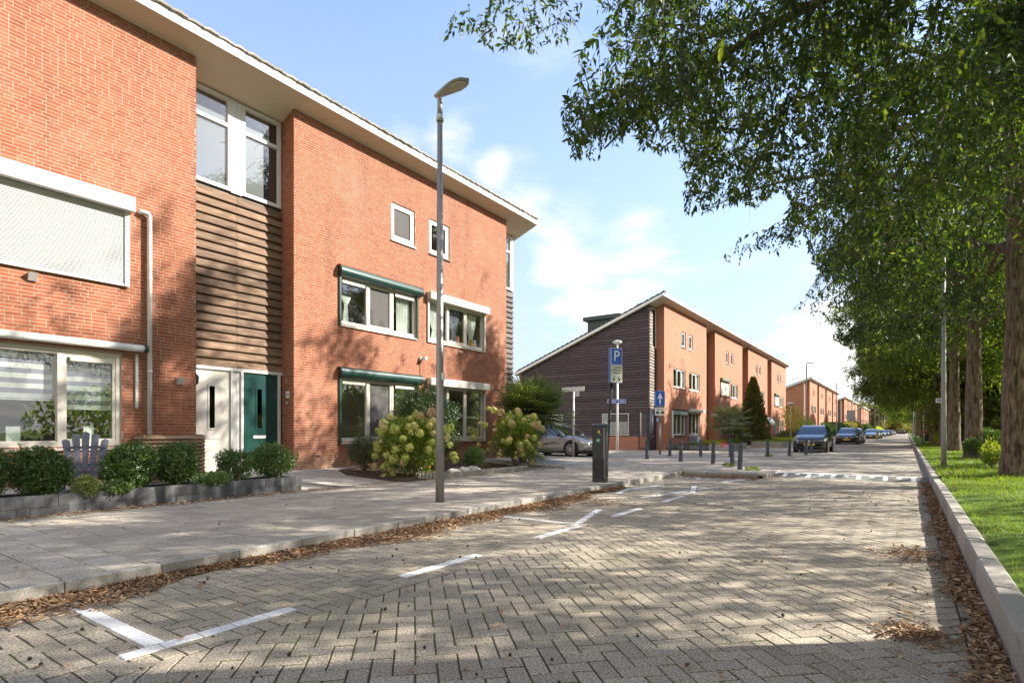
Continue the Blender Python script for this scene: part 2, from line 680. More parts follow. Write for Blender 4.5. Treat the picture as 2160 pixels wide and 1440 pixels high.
def planter_mat():
    m, t, b = newmat('anthracite_block')
    v, nz, vec = variation(t, .2, 30, 4, 'World', .12, .12)
    mp = N(t, 'ShaderNodeMapping')
    mp.inputs['Scale'].default_value = (3, 3, .5)
    L(t, vec, mp.inputs[0])
    n2 = N(t, 'ShaderNodeTexNoise')
    n2.inputs['Scale'].default_value = 2.3
    n2.inputs['Detail'].default_value = 6
    L(t, mp.outputs[0], n2.inputs['Vector'])
    c = ramp(t, n2.outputs['Fac'], [(.33, (.065, .064, .064)), (.52, (.10, .10, .102)), (.62, (.17, .17, .17)), (.78, (.34, .335, .33))])
    L(t, tint(t, c, v), b.inputs['Base Color'])
    b.inputs['Roughness'].default_value = .85
    bump(t, b, nz.outputs['Fac'], .3, .004)
    return m


M_PLANTER = planter_mat()


def wood_mat(name, c0, c1, axis, freq=55., rough=.8):
    m, t, b = newmat(name)
    g = N(t, 'ShaderNodeNewGeometry')
    oi = N(t, 'ShaderNodeObjectInfo')
    mp = N(t, 'ShaderNodeMapping')
    scl = [freq, freq, freq]
    scl[axis] = 2.2
    mp.inputs['Scale'].default_value = scl
    L(t, g.outputs['Position'], mp.inputs[0])
    nz = N(t, 'ShaderNodeTexNoise')
    nz.inputs['Scale'].default_value = 1
    nz.inputs['Detail'].default_value = 6
    nz.inputs['Distortion'].default_value = .9
    L(t, mp.outputs[0], nz.inputs['Vector'])
    c = ramp(t, nz.outputs['Fac'], [(.32, tuple(x * .55 for x in c0)), (.48, c0), (.66, c1)])
    r = mth(t, 'ADD', mth(t, 'MULTIPLY', oi.outputs['Random'], .5), .75)
    L(t, tint(t, c, r), b.inputs['Base Color'])
    b.inputs['Roughness'].default_value = rough
    bump(t, b, nz.outputs['Fac'], .4, .003)
    return m


M_PLANK = wood_mat('weathered_cedar', (.135, .078, .044), (.26, .168, .100), 1)
M_SIDING = wood_mat('dark_stained_board', (.078, .053, .055), (.122, .086, .088), 0, 40)
M_SIDINGY = wood_mat('dark_board_street', (.17, .135, .11), (.30, .25, .20), 1, 40)
M_SIDINGD = wood_mat('dark_board_end', (.075, .058, .050), (.14, .115, .10), 1, 40)
M_LOUVRE = wood_mat('louvre_wood', (.26, .16, .095), (.42, .29, .19), 1)
M_DORMER = pmat('dormer_green', (.055, .075, .068), .6, .15, 4)


def bark_mat():
    m, t, b = newmat('bark')
    tc = N(t, 'ShaderNodeTexCoord')
    mp = N(t, 'ShaderNodeMapping')
    mp.inputs['Scale'].default_value = (9, 9, 1.5)
    L(t, tc.outputs['Object'], mp.inputs[0])
    nz = N(t, 'ShaderNodeTexNoise')
    nz.inputs['Scale'].default_value = 2.2
    nz.inputs['Detail'].default_value = 8
    nz.inputs['Distortion'].default_value = .6
    L(t, mp.outputs[0], nz.inputs['Vector'])
    c = ramp(t, nz.outputs['Fac'], [(.35, (.055, .034, .021)), (.5, (.165, .112, .070)), (.68, (.29, .215, .145))])
    L(t, c, b.inputs['Base Color'])
    b.inputs['Roughness'].default_value = .95
    bump(t, b, nz.outputs['Fac'], 1.0, .05)
    return m


M_BARK = bark_mat()


def leaf_mat(name, stops, trans=.45, rough=.45, gloss=.06, tcol=None):
    """per-leaf colour, sheen, and light coming through the blade"""
    m, t, b = newmat(name)
    t.nodes.remove(b)
    out = t.nodes['Material Output']
    g = N(t, 'ShaderNodeNewGeometry')
    oi = N(t, 'ShaderNodeObjectInfo')
    r1 = mth(t, 'FRACT', mth(t, 'ADD', g.outputs['Random Per Island'], mth(t, 'MULTIPLY', oi.outputs['Random'], 7.31)))
    c = ramp(t, r1, stops)
    df = N(t, 'ShaderNodeBsdfDiffuse')
    L(t, c, df.inputs['Color'])
    tr = N(t, 'ShaderNodeBsdfTranslucent')
    mx = N(t, 'ShaderNodeMix', data_type='RGBA')
    mx.blend_type = 'MULTIPLY'
    mx.inputs[0].default_value = 1
    L(t, c, mx.inputs[6])
    mx.inputs[7].default_value = (*(tcol or (1.9, 1.75, .5)), 1)
    L(t, mx.outputs[2], tr.inputs['Color'])
    s1 = N(t, 'ShaderNodeMixShader')
    s1.inputs[0].default_value = trans
    L(t, df.outputs[0], s1.inputs[1]); L(t, tr.outputs[0], s1.inputs[2])
    gl = N(t, 'ShaderNodeBsdfGlossy')
    gl.inputs['Roughness'].default_value = rough
    gl.inputs['Color'].default_value = (1, 1, 1, 1)
    s2 = N(t, 'ShaderNodeMixShader')
    s2.inputs[0].default_value = gloss
    L(t, s1.outputs[0], s2.inputs[1]); L(t, gl.outputs[0], s2.inputs[2])
    L(t, s2.outputs[0], out.inputs[0])
    return m


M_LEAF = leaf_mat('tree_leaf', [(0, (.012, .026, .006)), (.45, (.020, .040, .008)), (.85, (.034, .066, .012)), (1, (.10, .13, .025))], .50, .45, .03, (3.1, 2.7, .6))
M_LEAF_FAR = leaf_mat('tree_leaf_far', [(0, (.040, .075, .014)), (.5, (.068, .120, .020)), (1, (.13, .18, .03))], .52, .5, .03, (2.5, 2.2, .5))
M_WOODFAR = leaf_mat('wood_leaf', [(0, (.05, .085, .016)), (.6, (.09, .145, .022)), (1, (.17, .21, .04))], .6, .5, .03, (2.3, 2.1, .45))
M_AUTUMN = leaf_mat('autumn_leaf', [(0, (.07, .10, .025)), (.5, (.14, .16, .035)), (1, (.28, .17, .05))], .4, .5, .04)
M_ILEX = leaf_mat('holly_leaf', [(0, (.035, .075, .012)), (.5, (.060, .120, .016)), (.9, (.10, .175, .024)), (1, (.14, .22, .035))], .30, .35, .06)
M_EUON = leaf_mat('glossy_leaf', [(0, (.030, .068, .014)), (.5, (.055, .115, .022)), (1, (.12, .18, .04))], .32, .35, .08)
M_YEW = leaf_mat('yew_leaf', [(0, (.022, .050, .016)), (.6, (.040, .080, .024)), (1, (.09, .14, .035))], .3, .5, .05)
M_VARI = leaf_mat('variegated_leaf', [(0, (.11, .17, .05)), (.4, (.20, .26, .09)), (1, (.42, .44, .22))], .35, .5, .05)
M_VARIG = leaf_mat('variegated_green_leaf', [(0, (.06, .13, .04)), (.5, (.12, .20, .06)), (1, (.30, .36, .16))], .35, .5, .05)
M_HYD = leaf_mat('hydrangea_leaf', [(0, (.08, .155, .014)), (.5, (.14, .24, .022)), (.84, (.25, .32, .030)), (1, (.40, .25, .03))], .45, .5, .05)
M_PALM = leaf_mat('palm_blade', [(0, (.06, .10, .038)), (.6, (.105, .15, .06)), (1, (.19, .20, .08))], .35, .45, .07)
M_PALMLIT = leaf_mat('palm_blade_blue', [(0, (.10, .14, .075)), (.6, (.18, .21, .11)), (1, (.28, .29, .15))], .3, .45, .10)
M_CONIF = leaf_mat('conifer_spray', [(0, (.04, .065, .014)), (.6, (.085, .115, .022)), (1, (.17, .15, .03))], .35, .6, .03)
M_YELLOWS = leaf_mat('yellow_leaf', [(0, (.10, .16, .02)), (.6, (.22, .26, .03)), (.85, (.38, .33, .03)), (1, (.50, .28, .03))], .45, .5, .04)
M_LIME = leaf_mat('lime_leaf', [(0, (.14, .22, .015)), (.6, (.26, .34, .025)), (1, (.42, .44, .05))], .55, .5, .04)
M_HEDGE = leaf_mat('hedge_leaf', [(0, (.025, .06, .012)), (.6, (.05, .10, .018)), (1, (.09, .15, .03))], .3, .5, .05)
M_GRASS = leaf_mat('grass_blade', [(0, (.075, .14, .012)), (.6, (.14, .225, .020)), (1, (.26, .29, .04))], .45, .5, .03)
M_REED = leaf_mat('reed_blade', [(0, (.10, .12, .03)), (.5, (.20, .19, .07)), (1, (.34, .26, .14))], .35, .6, .03)
M_LITTER = leaf_mat('dead_leaf', [(0, (.14, .075, .033)), (.4, (.28, .155, .072)), (.8, (.42, .255, .13)), (1, (.52, .37, .18))], .15, .6, .05, (1.4, 1.1, .8))


def petal_mat():
    m, t, b = newmat('hydrangea_petal')
    oi = N(t, 'ShaderNodeObjectInfo')
    g = N(t, 'ShaderNodeNewGeometry')
    r = mth(t, 'ADD', mth(t, 'MULTIPLY', oi.outputs['Random'], .75), mth(t, 'MULTIPLY', g.outputs['Random Per Island'], .25))
    c = ramp(t, r, [(0, (.38, .44, .07)), (.45, (.54, .55, .14)), (.68, (.58, .50, .19)), (.85, (.60, .37, .22)), (1, (.55, .27, .20))])
    L(t, c, b.inputs['Base Color'])
    b.inputs['Roughness'].default_value = .7
    b.inputs['Subsurface Weight'].default_value = .0
    return m


M_PETAL = petal_mat()


def glass_mat(name, ior=1.7, tintc=(.93, .95, .94), screen=0.0):
    m, t, b = newmat(name)
    t.nodes.remove(b)
    out = t.nodes['Material Output']
    fr = N(t, 'ShaderNodeFresnel')
    gb = N(t, 'ShaderNodeNewGeometry')
    io = mth(t, 'ADD', mth(t, 'MULTIPLY', gb.outputs['Backfacing'], 1 / ior - ior), ior)   # a thin sheet: the same from both sides
    L(t, io, fr.inputs['IOR'])
    tr = N(t, 'ShaderNodeBsdfTransparent')
    tr.inputs['Color'].default_value = (*tintc, 1)
    gl = N(t, 'ShaderNodeBsdfGlossy')
    gl.inputs['Roughness'].default_value = 0.0
    gl.inputs['Color'].default_value = (1, 1, 1, 1)
    nz = N(t, 'ShaderNodeTexNoise')
    nz.inputs['Scale'].default_value = .8
    g = N(t, 'ShaderNodeNewGeometry')
    L(t, g.outputs['Position'], nz.inputs['Vector'])
    bp = N(t, 'ShaderNodeBump')
    bp.inputs['Strength'].default_value = .035
    bp.inputs['Distance'].default_value = .05
    L(t, nz.outputs['Fac'], bp.inputs['Height'])
    L(t, bp.outputs[0], gl.inputs['Normal'])
    mx = N(t, 'ShaderNodeMixShader')
    L(t, fr.outputs[0], mx.inputs[0]); L(t, tr.outputs[0], mx.inputs[1]); L(t, gl.outputs[0], mx.inputs[2])
    res = mx.outputs[0]
    if screen:                                          # insect gauze in front of the pane
        df = N(t, 'ShaderNodeBsdfDiffuse')
        df.inputs['Color'].default_value = (.16, .15, .145, 1)
        m2 = N(t, 'ShaderNodeMixShader')
        m2.inputs[0].default_value = screen
        L(t, res, m2.inputs[1]); L(t, df.outputs[0], m2.inputs[2])
        res = m2.outputs[0]
    L(t, res, out.inputs[0])
    return m


M_GLASS = glass_mat('window_glass', 1.85)
M_GLASS_SCREEN = glass_mat('screened_glass', 1.5, screen=.6)
M_CARGLASS = glass_mat('car_glass', 1.9, (.18, .20, .21))


def ground_mat():
    m, t, b = newmat('earth_grass')
    v, nz, vec = variation(t, .3, .6, 6, 'World')
    n2 = N(t, 'ShaderNodeTexNoise')
    n2.inputs['Scale'].default_value = 1.3
    n2.inputs['Detail'].default_value = 7
    L(t, vec, n2.inputs['Vector'])
    c = ramp(t, n2.outputs['Fac'], [(.35, (.055, .095, .014)), (.55, (.085, .15, .018)), (.66, (.12, .15, .03)), (.78, (.17, .12, .05))])
    L(t, tint(t, c, v), b.inputs['Base Color'])
    b.inputs['Roughness'].default_value = .95
    b.inputs['Specular IOR Level'].default_value = .1
    return m


M_GROUND = ground_mat()

# ================================================================== SETTING: ground, road, pavement
mb = MB(); mb.quad((-1500, -1500, -.22), (1500, -1500, -.22), (1500, 1500, -.22), (-1500, 1500, -.22))
structure('ground', mb, M_GROUND)

XK_L, XK_R, XB, XG = -5.20, .45, -3.30, .29      # left kerb, right kerb, bay edge, gutter line
Y_RAMP0, Y_RAMP1, Z_PL = 16.75, 17.45, .10
PV_Z = .12

BW = .105                                        # paving brick width; length 2*BW


def paver_poly(mbx, poly, z1, cz=.004, mi=0, depth=.05):
    """a stone: polygon with a chamfered rim"""
    n = len(poly)
    cx_ = sum(p[0] for p in poly) / n; cy_ = sum(p[1] for p in poly) / n
    def sh(p, e):
        dx, dy = cx_ - p[0], cy_ - p[1]
        l = math.hypot(dx, dy) or 1
        return (p[0] + dx / l * e, p[1] + dy / l * e)
    tl = [R.uniform(-.0022, .0022) for _ in range(2)]
    dz = R.uniform(-.0022, .0018)
    def zt(p):
        return z1 + dz + (p[0] - cx_) * tl[0] * 8 + (p[1] - cy_) * tl[1] * 8
    vs = [(p[0], p[1], z1 - depth) for p in poly] + [(p[0], p[1], zt(p) - cz) for p in poly] + [(*sh(p, cz * 1.35), zt(p)) for p in poly]
    fs = [tuple(range(2 * n, 3 * n))]
    for k in range(n):
        q = (k + 1) % n
        fs += [(k, q, n + q, n + k), (n + k, n + q, 2 * n + q, 2 * n + k)]
    mbx.add(vs, fs, mi)


def herringbone(rot, x0, x1, y0, y1, w, gap):
    """polygons of a herringbone bond, clipped to the rectangle: (polygon, whole?, centre, angle)"""
    c, s = math.cos(rot), math.sin(rot)
    cell = w + gap
    out = []
    ext = int((max(x1 - x0, y1 - y0) * 1.6) / cell) + 4
    mx_, my_ = (x0 + x1) / 2, (y0 + y1) / 2
    pl = rect_planes(x0 + gap / 2, x1 - gap / 2, y0 + gap / 2, y1 - gap / 2)
    for j in range(-ext // 3, ext // 3):
        for i in range(-ext, ext):
            tx, ty = i + 2 * j, i - 2 * j
            for (ax, ay, bx, by) in ((0, 0, 2, 1), (0, 1, 1, 3)):
                a0, a1 = (tx + ax) * cell, (tx + bx) * cell - gap
                b0, b1 = (ty + ay) * cell, (ty + by) * cell - gap
                ctr = ((a0 + a1) / 2, (b0 + b1) / 2)
                X = mx_ + ctr[0] * c - ctr[1] * s
                Y = my_ + ctr[0] * s + ctr[1] * c
                if X < x0 - .2 or X > x1 + .2 or Y < y0 - .2 or Y > y1 + .2:
                    continue
                pts = [(mx_ + u * c - v * s, my_ + u * s + v * c) for u, v in ((a0, b0), (a1, b0), (a1, b1), (a0, b1))]
                q = clip_poly(pts, pl)
                if len(q) >= 3 and area(q) > 4e-4:
                    whole = abs(area(q) - (a1 - a0) * (b1 - b0)) < 1e-5
                    out.append((q, whole, (X, Y), rot + (0 if bx - ax == 2 else PI / 2)))
    return out


def px_size(p, r):
    """rough screen area of a flat piece at p"""
    q = proj(p)
    if q is None or not (0 <= q[0] <= 2160 and 0 <= q[1] <= 1440):
        return 0
    return 1.0 / q[2] ** 3


def pave(owner, bricks, z, w, gap, piece, mat, limit=295):
    """the largest whole stones in view become single pieces sharing a few meshes, the rest one mesh"""
    ranked = sorted((i for i, b in enumerate(bricks) if b[1]), key=lambda i: -px_size((*bricks[i][2], z), 1))
    single = set(i for i in ranked[:limit] if px_size((*bricks[i][2], z), 1) > 0)
    protos = []
    for k in range(5):
        m = MB()
        hw, hl = w / 2, w + gap / 2
        paver_poly(m, [(-hl, -hw), (hl, -hw), (hl, hw), (-hl, hw)], 0)
        protos.append(m.mesh(piece, mat))
    rest = MB()
    for i, (q, whole, ctr, ang) in enumerate(bricks):
        if i in single:
            child(piece, R.choice(protos), owner, (ctr[0], ctr[1], z), (0, 0, ang + R.choice((0, PI))))
        else:
            paver_poly(rest, q, z)
    part(piece + '_field', rest, mat, owner, kind='stuff')


# ---- road lane: bed, herringbone at 45 degrees, gutter course, far stretch
mb = MB(); mb.quad((XB, -8, -.0045), (XK_R + .02, -8, -.0045), (XK_R + .02, Y_RAMP0 + .1, -.0045), (XB, Y_RAMP0 + .1, -.0045))
road = structure('road', mb, M_JOINT)
pave(road, herringbone(rad(45), XB, XG, .35, Y_RAMP0, BW, .0105), 0.0, BW, .0105, 'paving_brick', M_PAVER)
mb = MB(); yy = .35
while yy < Y_RAMP0 - .2:
    paver_poly(mb, [(XG + .006, yy), (XK_R - .004, yy), (XK_R - .004, yy + .208), (XG + .006, yy + .208)], -.004)
    yy += .215
part('gutter_course', mb, M_PAVER, road, kind='stuff')

# ---- parking bay, herringbone square to the kerb
mb = MB(); mb.quad((XK_L - .02, -8, -.0045), (XB, -8, -.0045), (XB, 15.9, -.0045), (XK_L - .02, 15.9, -.0045))
bay = structure('parking_bay', mb, M_JOINT)
pave(bay, herringbone(0, XK_L, XB, .35, 15.85, BW, .010), 0.0, BW, .010, 'bay_brick', M_PAVER)
mb = MB(); mb.quad((XK_L - .02, -8, -.004), (XK_R + .02, -8, -.004), (XK_R + .02, .34, -.004), (XK_L - .02, .34, -.004))
structure('road_behind', mb, M_FARROAD)

# ---- white marking stones, each a stone of its own
marking = thing('bay_marking', 'white stone L shapes and dashes set into the grey parking bay bricks', 'road marking', (-3.55, 1.4, 0))
_ms = {}
for k in range(3):
    m = MB(); paver_poly(m, [(-.103, -.05), (.103, -.05), (.103, .05), (-.103, .05)], .0045, depth=.03); _ms[(0, k)] = m.mesh('marking_stone', M_WHITE_STONE)
    m = MB(); paver_poly(m, [(-.115, -.05), (.115, -.05), (.115, .05), (-.115, .05)], .0045, depth=.03); _ms[(1, k)] = m.mesh('marking_stone', M_WHITE_STONE)


def stones(p, q, wide=0, step=None):
    p, q = Vector((*p, 0)), Vector((*q, 0))
    d = q - p
    step = step or (.2125 if not wide else .235)
    n = max(1, round(d.length / step))
    a = math.atan2(d.y, d.x)
    for k in range(n):
        c = p + d * ((k + .5) / n)
        child('marking_stone', _ms[(wide, R.randrange(3))], marking, (c.x, c.y, R.uniform(0, .001)), (0, 0, a))


stones((-5.05, 1.50), (-3.61, 1.50), 1)
stones((-3.55, 1.30), (-3.55, 2.37))
stones((-3.55, 3.42), (-3.55, 4.47))
stones((-3.55, 5.55), (-3.55, 6.62))
stones((-4.85, 6.68), (-3.62, 6.68))
stones((-3.66, 6.78), (-4.03, 8.16), 1)
stones((-4.99, 7.28), (-4.64, 8.17))
stones((-3.53, 7.62), (-3.53, 8.67))
stones((-3.53, 9.68), (-3.53, 10.78))
stones((-4.08, 10.02), (-3.60, 12.65))
stones((-4.76, 10.48), (-4.95, 11.50), 1)
stones((-4.93, 11.55), (-4.64, 12.75))
stones((-4.86, 11.46), (-3.62, 11.40))
stones((-3.56, 11.45), (-3.99, 12.95), 1)
stones((-3.72, 14.3), (-3.36, 15.8))
stones((-4.75, 15.5), (-4.45, 14.85))

# ---- raised crossing: ramp with white teeth, then the plateau and the road beyond
mb = MB()
mb.quad((XB - .02, Y_RAMP0, -.006), (XK_R + .01, Y_RAMP0, -.006), (XK_R + .01, Y_RAMP1, Z_PL), (XB - .02, Y_RAMP1, Z_PL))
ramp_o = structure('ramp', mb, far_paving('ramp_brick', (.20, .19, .17), 0, .11, .22))
mb = MB(); sl = (Z_PL + .006) / (Y_RAMP1 - Y_RAMP0)


def on_ramp(y):
    return -.006 + (y - Y_RAMP0) * sl + .004


def ramp_quad(x0, x1, ya, yb):
    m = MB()
    vs = [(x0, ya, on_ramp(ya)), (x1, ya, on_ramp(ya)), (x1, yb, on_ramp(yb)), (x0, yb, on_ramp(yb))]
    m.prism(vs, (0, 0, -.01))
    return m


xs = np.linspace(XB + .05, XK_R - .22, 13)
for k in range(12):
    part('white_edge_stone', ramp_quad(xs[k] + .003, xs[k + 1] - .003, Y_RAMP1 - .11, Y_RAMP1 - .005), M_WHITE_STONE, ramp_o)
for k, x in enumerate(np.linspace(XB + .25, XK_R - .32, 12)):
    ln = .46 if k % 2 else .20
    part('white_tooth', ramp_quad(x - .05, x + .05, Y_RAMP1 - .118 - ln, Y_RAMP1 - .118), M_WHITE_STONE, ramp_o)
mb = MB(); mb.quad((-70, 18.0, Z_PL), (XK_R + .01, 18.0, Z_PL), (XK_R + .01, 34, Z_PL), (-70, 34, Z_PL))
mb.quad((-3.3, Y_RAMP1, Z_PL), (XK_R + .01, Y_RAMP1, Z_PL), (XK_R + .01, 18, Z_PL), (-3.3, 18, Z_PL))
structure('plateau', mb, M_FARROAD)
mb = MB(); mb.quad((-5.2, 34, Z_PL), (XK_R + .01, 34, Z_PL), (XK_R + .01, 420, Z_PL), (-5.2, 420, Z_PL))
structure('road_far', mb, M_FARROAD)
mk = thing('centre_dash', 'short white painted dash across the far side of the crossing', 'road marking', (-2.2, 27.5, Z_PL))
mb = MB(); mb.box(-2.5, -1.6, 27.2, 27.45, Z_PL - .01, Z_PL + .004); part('painted_dash', mb, M_WHITE_STONE, mk)

# ---- left pavement: 30 x 30 tiles, courses square to the kerb, staggered
mb = MB()
mb.quad((-9.42, -8, PV_Z - .004), (XK_L - .1, -8, PV_Z - .004), (XK_L - .1, 18.0, PV_Z - .004), (-9.42, 18.0, PV_Z - .004))
mb.quad((XK_L - .1, 15.95, PV_Z - .004), (-3.1, 15.95, PV_Z - .004), (-3.1, 18.0, PV_Z - .004), (XK_L - .1, 18.0, PV_Z - .004))
pav = structure('pavement', mb, M_JOINT)
tiles = []
G = .009
for k in range(62):
    y0 = -.25 + k * .3
    y1 = y0 + .3 - G
    if y0 > 17.9:
        break
    xr = XK_L - .115 if y1 < 15.95 else -3.12
    x = xr + (0 if k % 2 else .15)
    while x > -9.4:
        xa, xb = max(x - .3 + G, -9.4), min(x, xr)
        if xb - xa > .03:
            tiles.append(([(xa, y0), (xb, y0), (xb, y1), (xa, y1)], xb - xa > .29, ((xa + xb) / 2, (y0 + y1) / 2), 0))
        x -= .3
rk = sorted((i for i, b in enumerate(tiles) if b[1]), key=lambda i: -px_size((*tiles[i][2], PV_Z), 1))
one = set(i for i in rk[:290] if px_size((*tiles[i][2], PV_Z), 1) > 0)
pr = []
for k in range(6):
    m = MB(); paver_poly(m, [(-.147, -.147), (.147, -.147), (.147, .147), (-.147, .147)], 0, .004); pr.append(m.mesh('paving_tile', M_TILE))
rest = MB()
for i, (q, wh, ctr, a) in enumerate(tiles):
    if i in one:
        child('paving_tile', R.choice(pr), pav, (ctr[0], ctr[1], PV_Z), (0, 0, R.choice((0, PI / 2, PI, -PI / 2))))
    else:
        paver_poly(rest, q, PV_Z, .004)
part('paving_tile_field', rest, M_TILE, pav, kind='stuff')
mb = MB(); mb.quad((-9.42, 34, PV_Z), (-5.3, 34, PV_Z), (-5.3, 420, PV_Z), (-9.42, 420, PV_Z))
structure('pavement_far', mb, M_FARTILE)
mb = MB(); mb.box(-5.3, -5.18, 34, 420, -.1, PV_Z + .004); structure('kerb_far', mb, M_KERB)

# ---- left kerb stones
kerb = MB(); kerb.box(XK_L - .1, XK_L - .05, -8, 15.9, -.2, PV_Z - .03)
kerb_l = structure('kerb_left', kerb, M_JOINT)
for k in range(24):
    y0 = -.5 + k * .68
    y1 = min(y0 + .674, 15.95)
    if y0 > 15.5:
        break
    m = MB(); m.cbox(XK_L - .112, XK_L, y0, y1, -.15, PV_Z + R.uniform(-.002, .002), .008)
    part('kerb_stone', m, M_KERB, kerb_l)
for k in range(3):
    x0 = XK_L + .005 + k * .66
    m = MB(); m.cbox(x0, min(x0 + .655, -3.1), 15.86, 15.955, -.15, PV_Z + .002, .014); part('kerb_stone', m, M_KERB, kerb_l)
for k in range(3):
    y0 = 15.96 + k * .68
    m = MB(); m.cbox(-3.13, -3.02, y0, y0 + .674, -.15, PV_Z + .002, .014); part('kerb_stone', m, M_KERB, kerb_l)

# ---- right kerb: tall stones, then a lower run
kb = MB(); kb.box(XK_R + .03, XK_R + .12, -8, 420, -.2, .03)
kerb_r = structure('kerb_right', kb, M_JOINT)
y = -1.2
while y < 60:
    z = .25 if y < 13.5 else .17 + .0 * y
    zz = .25 if y < 13.6 else .222
    m = MB(); m.cbox(XK_R, XK_R + .145, y, y + .985, -.12, zz + R.uniform(-.005, .005), .018)
    part('kerb_stone', m, M_KERB2, kerb_r)
    y += 1.0
m = MB(); m.box(XK_R, XK_R + .145, 60, 420, -.12, .222); part('kerb_run', m, M_KERB2, kerb_r)
m = MB()
for k in range(7):
    m.box(XK_R + .02 + k * .017, XK_R + .031 + k * .017, 13.82, 13.99, .224, .229)
part('drain_slots', m, M_BLACK, kerb_r)

# ---- yards in front of the houses: sloping up to the walls
mb = MB()
mb.quad((-9.42, -8, PV_Z + .002), (-9.42, 14.6, PV_Z + .002), (-12.9, 14.6, .36), (-12.9, -8, .36))
mb.quad((-9.42, 14.6, PV_Z + .001), (-9.42, 18.0, PV_Z + .001), (-12.9, 18.2, .30), (-12.9, 14.6, .359))
yard = structure('yard_paving', mb, M_YARD)
m = MB()
def yz(x):
    return PV_Z + .002 + (-9.42 - x) / 3.48 * .238
m.add([(-9.40, 7.30, yz(-9.4) + .004), (-9.40, 7.38, yz(-9.4) + .004), (-12.1, 6.35, yz(-12.1) + .004), (-12.1, 6.28, yz(-12.1) + .004)], [(0, 1, 2, 3)])
part('drain_channel', m, M_ANTH, yard)
mb = MB(); mb.quad((-9.42, 34, PV_Z + .003), (-9.42, 420, PV_Z + .003), (-12.8, 420, .25), (-12.8, 34, .25))
structure('yard_far', mb, M_YARD)
mb = MB(); mb.quad((-60, 34, .09), (-60, 420, .09), (-12.7, 420, .09), (-12.7, 34, .09)); structure('backyard_ground', mb, M_GROUND)

# ---- grass verge on the right (undulating base, dipping to a ditch)
gx = [XK_R + .14, .8, 1.6, 2.6, 4, 6, 8, 11, 15, 22, 40, 90]
gz = [.222, .232, .25, .25, .22, .12, -.05, -.15, -.1, .1, .2, .2]
gy = list(np.arange(-8, 60, 1.0)) + list(np.arange(60, 430, 10.0))
vs, fs = [], []
for yv in gy:
    for xv, zv in zip(gx, gz):
        vs.append((xv, yv, zv + (.02 * math.sin(xv * 2.3 + yv * .9) * (1 if xv > .7 else 0))))
nx = len(gx)
for a in range(len(gy) - 1):
    for b in range(nx - 1):
        fs.append((a * nx + b, a * nx + b + 1, (a + 1) * nx + b + 1, (a + 1) * nx + b))
o = link('verge', np_mesh('verge', vs, fs, M_GROUND, True)); o['kind'] = 'structure'


# ------------------------------------------------------------------ grass, litter, cones: stuff
def blades(n, fx, fy, fz, h0, h1, w, lean=.5, seed=1, patchy=False):
    g = np.random.default_rng(seed)
    x = fx(g, n); y = fy(g, n)
    if patchy:                                          # worn, thin patches in the lawn
        w_ = np.sin(x * 2.1 + 1) + np.sin(y * 1.3) + np.sin(x * 4.3 - y * 3.1) * .8 + g.normal(0, .6, n)
        k = w_ < 1.25
        x, y = x[k], y[k]; n = len(x)
    z = fz(x, y)
    a = g.uniform(0, 2 * PI, n)
    h = g.uniform(h0, h1, n)
    lx, ly = g.normal(0, lean, n) * h, g.normal(0, lean, n) * h
    wx, wy = np.cos(a) * w * .5, np.sin(a) * w * .5
    v = np.empty((n, 3, 3), np.float32)
    v[:, 0] = np.stack([x - wx, y - wy, z], 1)
    v[:, 1] = np.stack([x + wx, y + wy, z], 1)
    v[:, 2] = np.stack([x + lx, y + ly, z + h], 1)
    return v.reshape(-1, 3), np.arange(3 * n).reshape(-1, 3)


def verge_z(x, y):
    return np.interp(x, gx, gz) + .02 * np.sin(x * 2.3 + y * .9) * (x > .7) - .005


v1, f1 = blades(52000, lambda g, n: g.uniform(.62, 4.6, n), lambda g, n: 3.0 + 15 * g.random(n) ** 1.2, verge_z, .025, .075, .007, .55, 5, True)
v2, f2 = blades(26000, lambda g, n: g.uniform(.62, 6.0, n), lambda g, n: 15 + 45 * g.random(n) ** 1.3, verge_z, .04, .10, .022, .5, 6)
o = link('verge_grass', np_mesh('verge_grass', np.concatenate([v1, v2]), np.concatenate([f1, f2 + len(v1)]), M_GRASS))
tag(o, 'short green lawn grass on the verge behind the right kerb', 'grass', kind='stuff')


def litter(pts, smin=.012, smax=.032, seed=3, flat=.35):
    """curled dead leaves: 3 x 2 quads each"""
    g = np.random.default_rng(seed)
    n = len(pts)
    pts = np.asarray(pts)
    ln = g.uniform(smin, smax, n); wd = ln * g.uniform(.28, .5, n)
    a = g.uniform(0, 2 * PI, n)
    tx = g.normal(0, flat, n); ty = g.normal(0, flat, n)
    cu = g.uniform(.1, .9, n) * ln; fo = g.uniform(-.1, .7, n) * wd
    d = np.stack([np.cos(a), np.sin(a), tx], 1); d /= np.linalg.norm(d, axis=1)[:, None]
    s = np.stack([-np.sin(a), np.cos(a), ty], 1); s /= np.linalg.norm(s, axis=1)[:, None]
    up = np.cross(d, s)
    rows = [(-1, .0), (-.45, .85), (.25, 1.0), (1, .05)]
    V = np.empty((n, 12, 3), np.float32)
    for i, (t, w) in enumerate(rows):
        for j, q in enumerate((-1, 0, 1)):
            V[:, i * 3 + j] = pts + d * (t * ln)[:, None] + s * (q * w * wd)[:, None] + up * ((t * t) * cu * .35 + (q * q) * w * fo)[:, None]
    F = []
    for i in range(3):
        for j in range(2):
            F.append((i * 3 + j, i * 3 + j + 1, i * 3 + j + 4, i * 3 + j + 3))
    F = (np.array(F)[None] + (np.arange(n) * 12)[:, None, None]).reshape(-1, 4)
    return V.reshape(-1, 3), F


def litter_obj(name, pts, label, **k):
    v, f = litter(pts, **k)
    o = link(name, np_mesh(name, v, f, M_LITTER))
    return tag(o, label, 'fallen leaves', kind='stuff')


